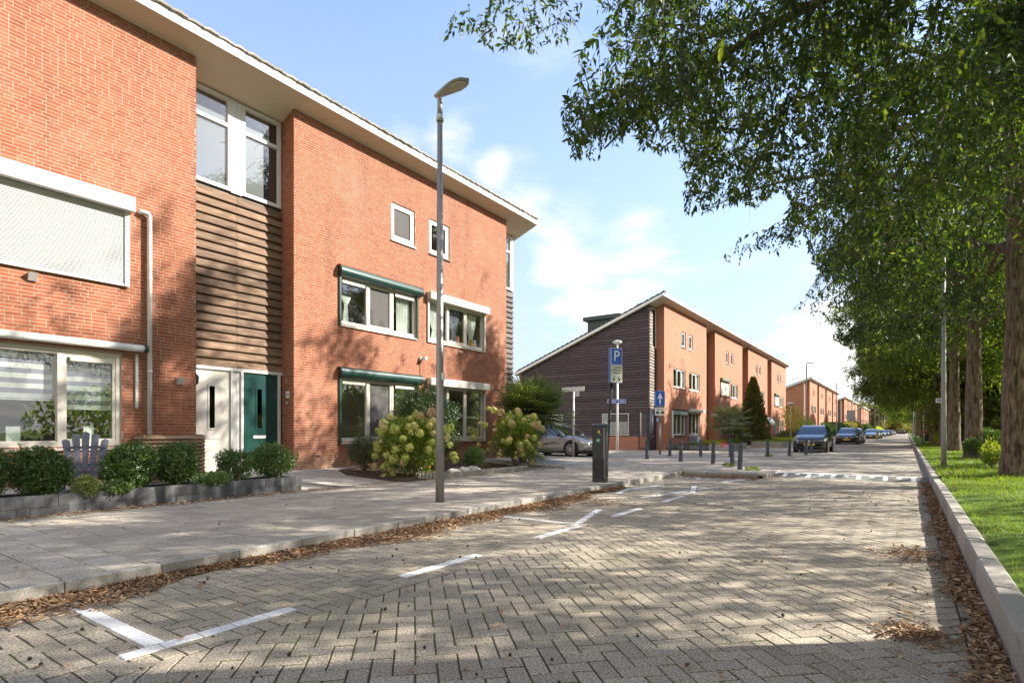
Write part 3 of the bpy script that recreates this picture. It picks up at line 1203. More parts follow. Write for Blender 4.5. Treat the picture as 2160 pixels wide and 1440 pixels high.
g = np.random.default_rng(21)
P = []
for _ in range(22000):                                      # heap against the left kerb
    y = g.uniform(.3, 11.6)
    w = .34 + .16 * math.sin(y * 1.7) + .10 * math.sin(y * 4.1 + 1) + (.12 if 5 < y < 8 else 0)
    if y > 8.6:
        w *= max(.25, 1 - (y - 8.6) * .22)
    t = abs(g.normal(0, .5))
    if t > 1.25:
        continue
    P.append((XK_L + .02 + t * w, y, .012 + .036 * max(0, 1 - t) * g.random()))
for _ in range(1500):                                      # against the kerb where the pavement steps out
    t, y = g.random(), abs(g.normal(0, .28))
    P.append((XK_L + .05 + t * 2.0, 15.83 - y - .10 * math.sin(t * 7), .012 + .05 * max(0, 1 - y * 2) * g.random()))
for _ in range(260):
    P.append((g.normal(-4.35, .28), g.normal(8.75, .22), .012 + .02 * g.random()))
for _ in range(260):
    P.append((g.normal(-3.1, .25), g.normal(16.3, .16), .03 + .02 * g.random()))
litter_obj('leaf_litter', P, 'brown dead leaves heaped along the left kerb of the bay')
P = []
for _ in range(9000):                                      # against the right kerb
    y = 1.6 + 15 * g.random() ** 1.3
    w = .15 + .05 * math.sin(y * 2.3) + .025 * math.sin(y * 6)
    t = abs(g.normal(0, .5))
    if t > 1.4:
        continue
    P.append((XK_R - .02 - t * w, y, .012 + .045 * max(0, 1 - t) * g.random()))
for (cx_, cy_, sx, sy, n) in ((.04, 4.22, .10, .10, 300), (.06, 6.9, .16, .25, 380), (.0, 5.0, .2, .35, 40), (.15, 3.3, .15, .6, 50)):
    for _ in range(n):
        a, b = g.normal(0, 1), g.normal(0, 1)
        P.append((cx_ + a * sx, cy_ + b * sy, .012 + .045 * max(0, 1 - (a * a + b * b) / 3) * g.random()))
litter_obj('leaf_litter', P, 'darker brown leaves piled against the tall right kerb', seed=4)
P = []
for _ in range(1500):                                      # foot of the planter
    y = g.uniform(.3, 6.9); t = abs(g.normal(0, .10))
    P.append((-9.33 + t, y, PV_Z + .012 + .02 * g.random()))
for _ in range(420):
    y = g.uniform(6.6, 14.0); t = abs(g.normal(0, .12))
    P.append((-9.05 + t - (.3 if y < 9 else 0), y, PV_Z + .01))
litter_obj('leaf_litter', P, 'thin line of brown leaves at the foot of the dark planter wall', seed=6)
P = []
for _ in range(520):                                       # strays
    x, y = g.uniform(-9.2, .3), .8 + 17 * g.random() ** 1.2
    P.append((x, y, (PV_Z if x < XK_L - .02 else 0) + .010))
for _ in range(500):
    x, y = g.uniform(.65, 3.8), 3 + 22 * g.random()
    P.append((x, y, .27))
for _ in range(350):
    P.append((g.uniform(-12, -9.5), g.uniform(8.5, 14.3), .30))
litter_obj('stray_leaves', P, 'single dead leaves scattered over the road and the verge', seed=8, smin=.016, smax=.036)
# little dark cones and nuts
mb = MB()
for _ in range(170):
    x, y = g.uniform(-5.0, .2), 1.0 + 13 * g.random() ** 1.4
    r = g.uniform(.006, .013)
    mb.lathe((x, y, .002), [(.3 * r, 0), (r, .5 * r), (r * .8, 1.3 * r), (.2 * r, 1.8 * r)], 6)
tag(link('tree_cones', mb.mesh('tree_cones', pmat('cone_brown', (.035, .02, .014), .9, .3, 20))), 'small dark cones and nuts scattered over the paving', 'cones', kind='stuff')

# ================================================================== HOUSES
WX, WB = -12.14, -12.66            # street face of the brick blocks, back of the recesses
ZB, ZT = .24, 9.05                 # foot and head of the walls
HALF, RH = 5.555, 1.145            # half module, half recess
SLOPE, OVER = .385, .45            # roof
BRL, BRH, CRS = .209, .0505, .0625


def spans(u0, u1, holes):
    out = [(u0, u1)]
    for (a, b) in holes:
        nxt = []
        for (p, q) in out:
            if b <= p or a >= q:
                nxt.append((p, q))
            else:
                if a > p: nxt.append((p, a))
                if b < q: nxt.append((b, q))
        out = nxt
    return [(p, q) for p, q in out if q - p > .004]


def slab_front(mb, x0, x1, u0, u1, z0, z1, holes, mi=0):
    """upright slab parallel to the street with rectangular openings (u0,u1,z0,z1)"""
    zs = sorted(set([z0, z1] + [h[2] for h in holes if z0 < h[2] < z1] + [h[3] for h in holes if z0 < h[3] < z1]))
    for a, b in zip(zs[:-1], zs[1:]):
        for (p, q) in spans(u0, u1, [(h[0], h[1]) for h in holes if h[2] < b - 1e-6 and h[3] > a + 1e-6]):
            mb.box(x0, x1, p, q, a, b, mi)


def lay_bricks(u0, u1, z0, z1, holes, r):
    """wild bond: runs of stretchers with odd headers"""
    out = []
    k = 0
    z = z0
    while z + BRH < z1:
        u = u0 - r.choice((0, .11, .055, .165))
        while u < u1:
            ln = BRL if r.random() < .78 else .0985
            for (a, b) in spans(max(u, u0), min(u + ln, u1), [(h[0] - .003, h[1] + .003) for h in holes if h[2] < z + BRH and h[3] > z]):
                if b - a > .02:
                    out.append((a, b, z, b - a > BRL - .002))
            u += ln + .011
        z += CRS
    return out


def brick_box(mb, plane, at, a, b, z, n0, n1, mi=0):
    """plane 'x': wall at x=at facing +x; 'y-': wall at y=at facing -y; 'y+'"""
    e = .0025
    z1 = z + BRH
    if plane == 'x':
        o = [(at + n0, a, z), (at + n0, b, z), (at + n0, b, z1), (at + n0, a, z1)]
        i = [(at + n1, a + e, z + e), (at + n1, b - e, z + e), (at + n1, b - e, z1 - e), (at + n1, a + e, z1 - e)]
    elif plane == 'y-':
        o = [(b, at - n0, z), (a, at - n0, z), (a, at - n0, z1), (b, at - n0, z1)][::-1]
        i = [(b - e, at - n1, z + e), (a + e, at - n1, z + e), (a + e, at - n1, z1 - e), (b - e, at - n1, z1 - e)][::-1]
    else:
        o = [(b, at + n0, z), (a, at + n0, z), (a, at + n0, z1), (b, at + n0, z1)]
        i = [(b - e, at + n1, z + e), (a + e, at + n1, z + e), (a + e, at + n1, z1 - e), (b - e, at + n1, z1 - e)]
    mb.add(o + i, [(4, 5, 6, 7), (0, 1, 5, 4), (1, 2, 6, 5), (2, 3, 7, 6), (3, 0, 4, 7)], mi)


_bm = []
for k in range(4):
    m = MB(); brick_box(m, 'x', 0, -BRL / 2, BRL / 2, -BRH / 2, 0, .0018 + .0008 * k); _bm.append(m.mesh('brick', M_BRICK))


def brick_face(wall, sets, limit=296):
    """sets: (plane, at, bricks). The largest bricks in view are single pieces, the rest one mesh."""
    rest = MB()
    cand = []
    for si, (pl, at, bl) in enumerate(sets):
        for bi, (a, b, z, whole) in enumerate(bl):
            if pl == 'x' and whole:
                q = proj((at, (a + b) / 2, z))
                if q and 0 < q[0] < 2160 and 0 < q[1] < 1440:
                    q2, q1 = proj((at, b, z)), proj((at, a, z))
                    cand.append((-(q2[0] - q1[0]) * F_PX * BRH / q[2], si, bi))
    cand.sort()
    chosen = set((si, bi) for _, si, bi in cand[:limit])
    for si, (pl, at, bl) in enumerate(sets):
        for bi, (a, b, z, whole) in enumerate(bl):
            if (si, bi) in chosen:
                child('brick', R.choice(_bm), wall, (at, (a + b) / 2, z + BRH / 2))
            else:
                brick_box(rest, pl, at, a, b, z, 0, R.uniform(.0015, .0045))
    part('brick_field', rest, M_BRICK, wall, kind='stuff')


def window(house, y0, y1, z0, z1, splits, xf, frame=M_CREAM, fw=.065, sash=(), glass=None, sillm=None, name='window', room=1.6, transoms=None, depth=.07):
    """frame, sashes, panes, sill; xf = outer face of the frame; splits = mullion positions as fractions"""
    m = MB()
    xb = xf - depth
    m.box(xb, xf, y0, y1, z1 - fw, z1); m.box(xb, xf, y0, y1, z0, z0 + fw)
    m.box(xb, xf - .0015, y0, y0 + fw, z0 + fw, z1 - fw); m.box(xb, xf - .0015, y1 - fw, y1, z0 + fw, z1 - fw)
    cuts = [y0 + fw] + [y0 + (y1 - y0) * s for s in splits] + [y1 - fw]
    for c in cuts[1:-1]:
        m.box(xb, xf - .001, c - fw * .5, c + fw * .5, z0 + fw, z1 - fw)
    w = part(name, m, frame, house)
    for i in range(len(cuts) - 1):
        a = cuts[i] + (fw * .5 if i else 0)
        b = cuts[i + 1] - (fw * .5 if i < len(cuts) - 2 else 0)
        zr = [(z0 + fw, z1 - fw)]
        if transoms and transoms[i]:
            zt = z0 + (z1 - z0) * transoms[i]
            mt = MB(); mt.box(xb, xf - .002, a, b, zt - fw * .5, zt + fw * .5); part('transom', mt, frame, w)
            zr = [(z0 + fw, zt - fw * .5), (zt + fw * .5, z1 - fw)]
        for (c0, c1) in zr:
            ms = MB()
            s = .05 if i in sash else .018
            xs_ = xf - (.012 if i in sash else .03)
            ms.box(xb + .01, xs_, a, b, c1 - s, c1); ms.box(xb + .01, xs_, a, b, c0, c0 + s)
            ms.box(xb + .01, xs_ - .001, a, a + s, c0 + s, c1 - s); ms.box(xb + .01, xs_ - .001, b - s, b, c0 + s, c1 - s)
            part('sash', ms, frame, w)
            mp = MB(); xg = xf - .045
            mp.box(xg - .004, xg, a + s - .004, b - s + .004, c0 + s - .004, c1 - s + .004)
            part('pane', mp, (glass or {}).get(i, M_GLASS), w)
    if sillm is not None:
        m = MB()
        m.add([(xb, y0 - .03, z0 - .004), (xb, y1 + .03, z0 - .004), (WX + .045, y1 + .03, z0 - .035), (WX + .045, y0 - .03, z0 - .035),
               (xb, y0 - .03, z0 - .04), (xb, y1 + .03, z0 - .04), (WX + .045, y1 + .03, z0 - .07), (WX + .045, y0 - .03, z0 - .07)],
              [(0, 3, 2, 1), (4, 5, 6, 7), (0, 1, 5, 4), (1, 2, 6, 5), (2, 3, 7, 6), (3, 0, 4, 7)])
        part('sill', m, sillm, w)
    if room:
        m = MB(); xr = xb - room
        e = .25
        m.quad((xr, y0 - e, z0 - e), (xr, y1 + e, z0 - e), (xr, y1 + e, z1 + e), (xr, y0 - e, z1 + e))
        m.quad((xr, y0 - e, z0 - e), (xb - .02, y0 - e, z0 - e), (xb - .02, y1 + e, z0 - e), (xr, y1 + e, z0 - e))
        m.quad((xr, y0 - e, z1 + e), (xb - .02, y0 - e, z1 + e), (xb - .02, y1 + e, z1 + e), (xr, y1 + e, z1 + e))
        m.quad((xr, y0 - e, z0 - e), (xb - .02, y0 - e, z0 - e), (xb - .02, y0 - e, z1 + e), (xr, y0 - e, z1 + e))
        m.quad((xr, y1 + e, z0 - e), (xb - .02, y1 + e, z0 - e), (xb - .02, y1 + e, z1 + e), (xr, y1 + e, z1 + e))
        part('room_shell', m, M_INT, w)
    return w


def curtain(w, x, y0, y1, z0, z1, mat, tie=None, folds=9, name='curtain'):
    """hanging cloth with folds; tie = (height fraction, width fraction) pulls it in"""
    nu, nv = folds * 4, 12
    vs, fs = [], []
    for j in range(nv + 1):
        t = j / nv
        wd = 1.0
        if tie:
            dd = (t - tie[0])
            wd = tie[1] + (1 - tie[1]) * min(1, abs(dd) / (tie[0] if dd < 0 else (1 - tie[0]))) ** .7
            if dd > 0:
                wd = tie[1] + (.5 - tie[1]) * min(1, dd / (1 - tie[0])) if tie[1] < .5 else wd
        for i in range(nu + 1):
            s = (i / nu - .5) * wd + .5
            vs.append((x + .03 * math.sin(i / nu * folds * 2 * PI + t * .8), y0 + (y1 - y0) * s, z1 + (z0 - z1) * t))
    for j in range(nv):
        for i in range(nu):
            a = j * (nu + 1) + i
            fs.append((a, a + 1, a + nu + 2, a + nu + 1))
    m = MB(); m.add(vs, fs)
    return part(name, m, mat, w, smooth=True)


def roof_z(x):
    return ZT + (x - WX) * SLOPE


XBACK = -21.95


def roof(house, y0, y1, near, end0=False, end1=False, fm=M_FASCIA):
    """soffit, white fascia, tiles; the slope runs down and away from the street"""
    ya, yb = y0 - (.24 if end0 else 0), y1 + (.24 if end1 else 0)
    xe = WX + OVER
    m = MB()
    m.prism([(xe, ya, roof_z(xe)), (XBACK - .4, ya, roof_z(XBACK - .4)), (XBACK - .4, ya, roof_z(XBACK - .4) + .06), (xe, ya, roof_z(xe) + .06)], (0, yb - ya, 0))
    r = part('soffit', m, M_SOFFIT, house)
    m = MB()
    m.prism([(xe, ya, roof_z(xe) - .015), (xe + .022, ya, roof_z(xe) - .015), (xe + .022, ya, roof_z(xe) + .165), (xe, ya, roof_z(xe) + .165)], (0, yb - ya, 0))
    part('fascia', m, fm, house)
    for flag, yv, dy in ((end0, ya, -.02), (end1, yb, .02)):
        if flag:
            m = MB()
            m.prism([(xe + .022, yv, roof_z(xe) - .02), (XBACK - .4, yv, roof_z(XBACK - .4) - .02), (XBACK - .4, yv, roof_z(XBACK - .4) + .17), (xe + .022, yv, roof_z(xe) + .17)], (0, dy, 0))
            part('verge_board', m, fm, house)
    m = MB()
    m.prism([(xe, ya, roof_z(xe) + .15), (XBACK - .4, ya, roof_z(XBACK - .4) + .13), (XBACK - .4, ya, roof_z(XBACK - .4) + .19), (xe, ya, roof_z(xe) + .19)], (0, yb - ya, 0))
    rf = part('roof', m, M_DARKTILE if not near else M_ZINC, house)
    if near:
        n = int((yb - ya) / .30)
        w_ = (yb - ya) / n
        for k in range(n):
            m = MB(); c = ya + (k + .5) * w_
            j = R.uniform(-.012, .012)
            prof = []
            for q in range(9):
                t = q / 8 - .5
                prof.append((t * w_ * 1.02, .055 + .018 * math.cos(t * 2 * PI) + (.014 if t > .3 else 0) + R.uniform(-.004, .004)))
            base = [(xe + .07 + j, c + a, roof_z(xe) + .165 + b) for a, b in prof] + [(xe + .07 + j, c + a, roof_z(xe) + .145 + b * .6) for a, b in prof[::-1]]
            m.prism(base, (-.42, 0, -.42 * SLOPE + .035))
            part('roof_tile', m, M_ZINC, rf)
    else:
        # stepped verge courses show against the sky
        m = MB()
        for flag, yv, dy in ((end0, ya - .02, .3), (end1, yb + .02, -.3)):
            if flag:
                x = xe + .05
                while x > XBACK - .2:
                    m.add([(x, yv, roof_z(x) + .14), (x - .36, yv, roof_z(x - .36) + .14), (x - .36, yv, roof_z(x - .36) + .20), (x, yv, roof_z(x) + .27),
                           (x, yv + dy, roof_z(x) + .14), (x - .36, yv + dy, roof_z(x - .36) + .14), (x - .36, yv + dy, roof_z(x - .36) + .20), (x, yv + dy, roof_z(x) + .27)],
                          [(0, 1, 2, 3), (7, 6, 5, 4), (3, 2, 6, 7), (0, 3, 7, 4), (1, 0, 4, 5)])
                    x -= .34
        if m.v:
            part('verge_tiles', m, M_DARKTILE, rf, kind='stuff')
    return rf


def planks(house, y0, y1, z0, z1, pitch, x, mat, single=True):
    """weatherboards: each board a tilted piece"""
    n = int(round((z1 - z0) / pitch))
    p = (z1 - z0) / n
    for k in range(n):
        z = z0 + k * p
        m = MB()
        j = R.uniform(-.003, .003)
        m.prism([(x, y0, z - .012), (x + .075 + j, y0, z - .012), (x + .078 + j, y0, z + .012), (x + .018, y0, z + p - .006), (x, y0, z + p - .006)], (0, y1 - y0, 0))
        part('plank', m, mat, house)


def U(yc, d, a, b):
    return (yc + d * a, yc + d * b) if d > 0 else (yc - b, yc - a)


LOW, UPP, SML = (2.5, 5.3, .98, 2.70), (2.5, 5.3, 4.07, 5.36), (4.30, 5.24, 6.80, 7.86)


def house_shell(name, label, yc, d, near, group, extra_u=0.0, lowz=.98):
    """yc: centre of the door recess, d: the side on which this house lies"""
    h = thing(name, label, 'house', (WX, yc + d * 2.8, ZB), group)
    b0, b1 = U(yc, d, RH, HALF + extra_u)
    holes = [(*U(yc, d, LOW[0], LOW[1]), lowz, LOW[3]), (*U(yc, d, UPP[0], UPP[1]), UPP[2], UPP[3]), (*U(yc, d, SML[0], SML[1]), SML[2], SML[3])]
    if not near:
        holes = [(*U(yc, d, 2.75, 5.2), .98, 2.55), (*U(yc, d, 2.75, 5.2), 4.05, 5.28), (*U(yc, d, 4.36, 5.25), 6.82, 7.82)]
    m = MB()
    slab_front(m, WX - .11, WX, b0, b1, ZB - .3, ZT + .12, holes)
    if near:
        w = part('wall', m, M_MORTAR, h)
    else:
        w = part('wall', m, M_BRICK_Y, h)
    # reveal of the block beside the recess
    ry = yc + d * RH
    m = MB()
    m.box(WB - .1, WX - .112, min(ry, ry + d * .11), max(ry, ry + d * .11), ZB - .3, ZT + .10)
    if near:
        rv = part('reveal_wall', m, M_MORTAR, h)
    else:
        rv = part('reveal_wall', m, M_BRICK_X, h)
    if near:
        r = random.Random(int(yc * 100) + d)
        sets = [('x', WX, lay_bricks(b0, b1, ZB, ZT + .02, holes, r))]
        brick_face(w, sets)
        rb = MB()
        pl = 'y-' if d > 0 else 'y+'
        for (a, b, z, wh) in lay_bricks(WB, WX + .004, ZB, ZT + .02, [], r):
            if z + BRH < roof_z(b) - .01:
                brick_box(rb, pl, ry, a, b, z, 0, R.uniform(.003, .006))
        part('brick_field', rb, M_BRICK, rv, kind='stuff')
    # back of the house so that it is a closed volume
    m = MB()
    a0, a1 = U(yc, d, 0, HALF + extra_u)
    m.box(XBACK - .1, XBACK, a0, a1, 0, roof_z(XBACK))
    part('rear_wall', m, M_BRICK_Y, h)
    return h, holes


def recess(h, yc, d, doorm, frame, near, slit=True, zdoor=2.62, boards=M_PLANK):
    """door, side panel, weatherboards and tall window between two blocks (this house's half)"""
    y0, y1 = U(yc, d, 0, RH)
    m = MB(); m.box(WB - .14, WB - .02, y0, y1, ZB - .3, ZT - .2); part('recess_wall', m, M_BLACK, h)
    planks(h, y0 + .004, y1 - .004, 2.70, 6.66, .194, WB - .02, boards)
    # tall window under the eaves
    wy0, wy1 = U(yc, d, .13, 1.12)
    zt = roof_z(WB) - .03
    window(h, wy0, wy1, 6.72, zt, [], WB + .04, M_WHITE, .075, (), room=1.2, transoms=[.70], name='tall_window', depth=.09)
    m = MB()
    p0, p1 = U(yc, d, .004, .126)
    m.box(WB - .02, WB + .03, p0, p1, 6.70, zt); part('panel', m, M_WHITE, h)
    # door frame, door
    m = MB()
    fy0, fy1 = U(yc, d, .06, 1.10)
    m.box(WB - .02, WB + .06, y0 + .002, y1 - .002, zdoor, zdoor + .07)
    a, b = U(yc, d, 1.03, 1.09); m.box(WB - .02, WB + .058, a, b, ZB, zdoor)
    a, b = U(yc, d, .09, .15); m.box(WB - .02, WB + .058, a, b, ZB, zdoor)
    part('door_frame', m, frame, h)
    a, b = U(yc, d, .003, .088); m = MB(); m.box(WB - .02, WB + .02, a, b, ZB, zdoor); part('side_panel', m, frame, h)
    a, b = U(yc, d, .155, 1.025)
    m = MB(); m.box(WB - .02, WB + .02, a, b, ZB + .05, zdoor - .004)
    dr = part('door', m, doorm, h)
    s0, s1 = U(yc, d, .50, .62)
    m = MB(); m.box(WB + .021, WB + .034, s0 - .03, s1 + .03, 1.28, 1.32); m.box(WB + .021, WB + .034, s0 - .03, s1 + .03, 2.25, 2.29)
    m.box(WB + .021, WB + .033, s0 - .03, s0, 1.32, 2.25); m.box(WB + .021, WB + .033, s1, s1 + .03, 1.32, 2.25)
    part('slit_frame', m, doorm, dr)
    m = MB(); m.box(WB + .0205, WB + .024, s0, s1, 1.32, 2.25); part('slit_pane', m, M_CARGLASS, dr)
    m = MB(); q = (s0 + s1) / 2; m.cbox(WB + .02, WB + .032, q - .16, q + .16, 1.08, 1.15, .004); part('letter_slot', m, M_STEEL, dr)
    hy = b - .06 if d > 0 else a + .06
    m = MB()
    for (za, zb_) in ((1.85, 2.05), (1.25, 1.55)):
        m.cbox(WB + .06, WB + .075, (b if d > 0 else a) - .01, (b if d > 0 else a) + .03, za, zb_, .004)
    part('hinge_plate', m, M_STEEL, dr)
    m = MB(); m.box(WB, WB + .35, y0, y1, ZB - .05, ZB + .10); part('doorstep', m, M_KERB, h)
    return dr


def spot(h, y, z):
    """small wedge shaped steel wall lamp"""
    m = MB()
    m.prism([(WX, y - .06, z + .06), (WX + .12, y - .06, z + .06), (WX + .04, y - .06, z - .07), (WX, y - .06, z - .07)], (0, .12, 0))
    return part('wall_lamp', m, M_STEEL, h)


YC0 = 6.965
# ------------------------------------------------------------------ the three near houses
hA, holesA = house_shell('brick_house', 'nearest red brick house, with white roller shutter, blinds and white front door', YC0, -1, True, 'brick houses of the near row')
hB, holesB = house_shell('brick_house', 'brick house with green door and half round green shutter boxes', YC0, 1, True, 'brick houses of the near row')
YC1 = YC0 + 2 * HALF
hC, holesC = house_shell('brick_house', 'end house of the near row, with cream box shutters beside the palm', YC1, -1, True, 'brick houses of the near row')
for h, yc, d in ((hA, YC0, -1), (hB, YC0, 1)):
    roof(h, *U(yc, d, 0, HALF), True)
roof(hC, YC1 - HALF, YC1, True, end1=True)
recess(hA, YC0, -1, M_DOORW, M_WHITE, True)
recess(hB, YC0, 1, M_GREEN, M_WHITE, True)
recess(hC, YC1, -1, M_ANTH, M_CREAM, True, boards=M_SIDINGD)
# gable of the end house
m = MB(); m.prism([(WB - .1, YC1 - .02, 0), (XBACK, YC1 - .02, 0), (XBACK, YC1 - .02, roof_z(XBACK)), (WB - .1, YC1 - .02, roof_z(WB - .1))], (0, .06, 0))
part('gable_wall', m, M_SIDING, hC)

# --- house A details
y0, y1, z0, z1 = holesA[0]
w = window(hA, y0, y1, z0, z1, [(3.535 - y0) / (y1 - y0)], WX - .03, M_CREAM, .085, (1,), sillm=M_CREAM, room=2.4)
for (a, b, zb) in ((y0 + .1, 3.47, 1.80), (3.62, y1 - .1, 1.66)):
    m = MB(); z = 2.58; k = 0
    while z > zb:
        m.box(WX - .21, WX - .207, a, b, max(z - .085, zb), z, k % 2); z -= .085; k += 1
    m.box(WX - .225, WX - .19, a, b, zb - .02, zb, 0)
    part('day_night_blind', m, [M_CURT, M_CURTG], w)
m = MB(); m.cbox(WX - .02, WX + .012, 3.66, y1 - .13, 2.50, 2.58, .008); part('vent_strip', m, M_CREAM, w)
y0, y1, z0, z1 = holesA[1]
w = window(hA, y0, y1, z0, z1, [.5], WX - .05, M_WHITE, .07, (), sillm=M_CREAM)
sh = MB(); sh.cbox(WX + .004, WX + .20, y0 - .2, y1 + .17, 5.40, 5.67, .02)
sh = part('shutter_box', sh, M_WHITE, hA)
m = MB(); m.box(WX + .02, WX + .075, y1 + .03, y1 + .11, 3.98, 5.40); part('guide_rail', m, M_WHITE, sh)
m = MB(); m.box(WX + .02, WX + .075, y0 - .11, y0 - .03, 3.98, 5.40); part('guide_rail', m, M_WHITE, sh)
z = 5.39
sm = MB()
for k in range(5):
    t = k / 4
    sm.v.append((WX + .040 + .011 * math.sin(t * PI), y0 - .03, -.0375 * t)); sm.v.append((WX + .040 + .011 * math.sin(t * PI), y1 + .03, -.0375 * t))
sm.f = [(2 * k, 2 * k + 2, 2 * k + 3, 2 * k + 1) for k in range(4)]
sm.m = [0] * 4
sme = sm.mesh('slat', M_SHUT, (WX, 0, 0))
while z > 4.03:
    child('slat', sme, sh, (WX, 0, z)); z -= .0405
m = MB(); m.box(WX + .025, WX + .060, y0 - .03, y1 + .03, 3.985, 4.028); part('bottom_bar', m, M_CREAM, sh)
y0, y1, z0, z1 = holesA[2]
window(hA, y0, y1, z0, z1, [], WX - .04, M_WHITE, .075, (0,), sillm=M_ANTH)
aw = MB(); aw.tube([(WX + .12, 1.3, 2.83), (WX + .12, 4.79, 2.83)], .068, 14); aw.box(WX, WX + .12, 1.3, 4.6, 2.87, 2.90)
aw = part('awning_roll', aw, M_WHITE, hA, smooth=True)
m = MB(); m.tube([(WX + .12, 4.79, 2.83), (WX + .12, 4.85, 2.83)], .073, 14); part('end_cap', m, M_ANTH, aw)
m = MB(); m.box(WX + .01, WX + .045, 4.685, 4.73, 1.74, 2.72); part('awning_arm', m, M_WHITE, aw)
m = MB(); m.tube([(WX + .03, 4.707, 1.74), (WX + .03, 4.707, 1.69)], .028, 10); part('arm_joint', m, M_STEEL, aw)
m = MB(); m.tube([(WX + .01, 4.77, 5.47), (WX + .07, 4.775, 5.47), (WX + .085, 4.82, 5.47), (WX + .085, 4.885, 5.465), (WX + .085, 4.91, 5.43), (WX + .085, 4.912, 5.35), (WX + .085, 4.912, 1.12)], .042, 12)
dp = part('downpipe', m, M_WHITE, hA, smooth=True)
for zc in (4.2, 2.4):
    m = MB(); m.lathe((WX + .085, 4.912, zc), [(.047, 0), (.047, .03)], 12); part('pipe_clamp', m, M_WHITE, dp)
spot(hA, 3.13, 3.86); spot(hA, 5.50, 2.27)
# lantern beside the white door
m = MB(); m.box(WB + .02, WB + .10, 5.90, 5.93, 2.42, 2.45); ln = part('lantern', m, M_ANTH, hA)
m = MB(); m.lathe((WB + .10, 6.02, 2.25), [(.02, 0), (.05, .03), (.06, .16), (.075, .17), (.02, .24)], 6); part('lantern_cage', m, M_ANTH, ln)

# --- house B details
def half_round_box(h, y0, y1, z, mat, r=.15):
    m = MB()
    prof = [(WX + .004, z - r)] + [(WX + .02 + r * 1.05 * math.sin(t), z - r * math.cos(t)) for t in np.linspace(.12, PI, 10)] + [(WX + .004, z + r)]
    m.prism([(p[0], y0, p[1]) for p in prof], (0, y1 - y0, 0))
    b = part('shutter_box', m, mat, h)
    m = MB()
    m.prism([(p[0] + .004, y0 - .015, p[1]) for p in prof], (0, .014, 0)); m.prism([(p[0] + .004, y1 + .001, p[1]) for p in prof], (0, .014, 0))
    part('end_cap', m, M_ANTH, b)
    return b


def cable_light(h, y, z):
    m = MB(); m.cbox(WX + .004, WX + .07, y - .05, y + .05, z - .05, z + .06, .01)
    l = part('sensor_lamp', m, M_WHITE, h)
    m = MB(); m.cbox(WX + .07, WX + .20, y + .01, y + .13, z - .02, z + .06, .01); part('lamp_head', m, M_WHITE, l)
    m = MB(); m.tube([(WX + .012, y, z - .05), (WX + .012, y - .01, z - .3), (WX + .012, y, z - .62)], .008, 6); part('cable', m, M_ANTH, l)


for hole, nm in ((holesB[0], 'lo'), (holesB[1], 'up')):
    y0, y1, z0, z1 = hole
    w = window(hB, y0, y1, z0, z1, [.34, .665], WX - .03, M_CREAM, .075, (1,), glass={1: M_GLASS_SCREEN}, sillm=M_CREAM, room=1.8)
    if nm == 'up':
        curtain(w, WX - .17, y0 + .12, y0 + .50, z0 + .1, z1 - .50, M_CURT, (.3, .3), 5)
        curtain(w, WX - .19, y1 - .65, y1 - .12, z0 + .06, z1 - .1, M_CURT, None, 8)
    bx = half_round_box(hB, y0 - .06, y1 + .14, z1 + .09, M_DGREEN)
    for q0, q1 in ((y0 - .045, y0 + .012), (y1 - .012, y1 + .045)):
        m = MB(); m.box(WX + .003, WX + .05, q0, q1, z0 - .06, z1 - .04); part('guide_rail', m, M_DGREEN, bx)
    for i in (0, 2):
        c0 = [y0 + .09, 0, y0 + .70 * (y1 - y0)][i]
        m = MB(); m.cbox(WX - .03, WX - .012, c0, c0 + .76, z1 - .20, z1 - .10, .006); part('vent_strip', m, M_CREAM, w)
y0, y1, z0, z1 = holesB[2]
window(hB, y0, y1, z0, z1, [], WX - .035, M_WHITE, .085, (0,), glass={0: M_GLASS_SCREEN}, sillm=M_WHITE)
m = MB(); ry = YC0 + RH
m.box(WX - .30, WX - .16, ry - .022, ry - .012, 2.06, 2.22)
npl = part('house_number', m, M_SIGNW, hB)


def text(parent, s, size, loc, rot, mat, name='lettering', sx=1.0):
    cu = bpy.data.curves.new(name, 'FONT')
    cu.body = s
    cu.size = size
    cu.align_x = 'CENTER'; cu.align_y = 'CENTER'
    cu.extrude = .0012
    cu.materials.append(mat)
    org = Vector(ORG.get(parent.name, (0, 0, 0)))
    tmp = bpy.data.objects.new(name, cu)
    col.objects.link(tmp)
    bpy.context.view_layer.update()
    me = bpy.data.meshes.new_from_object(tmp.evaluated_get(bpy.context.evaluated_depsgraph_get()))
    bpy.data.objects.remove(tmp)
    o = link(name, me, parent, Vector(loc) - org, rot)
    o.scale = (sx, 1, 1)
    return o


text(npl, '219', .11, (WX - .23, ry - .0245, 2.135), (PI / 2, 0, 0), M_TEXT, sx=.72)
m = MB(); m.lathe((WX - .25, ry - .012, 1.93), [(.035, 0), (.035, -.02), (.012, -.025)], 12, axis='y'); part('doorbell', m, M_STEEL, hB)
m = MB(); m.box(WX - .30, WX - .285, ry - .02, ry - .006, 2.42, 2.52); part('reveal_hook', m, M_STEEL, hB)
m = MB(); m.box(WX - .004, WX + .010, ry + .62, ry + .73, .60, .65); part('air_brick', m, M_BLACK, hB)
cable_light(hB, 12.42, 3.44)
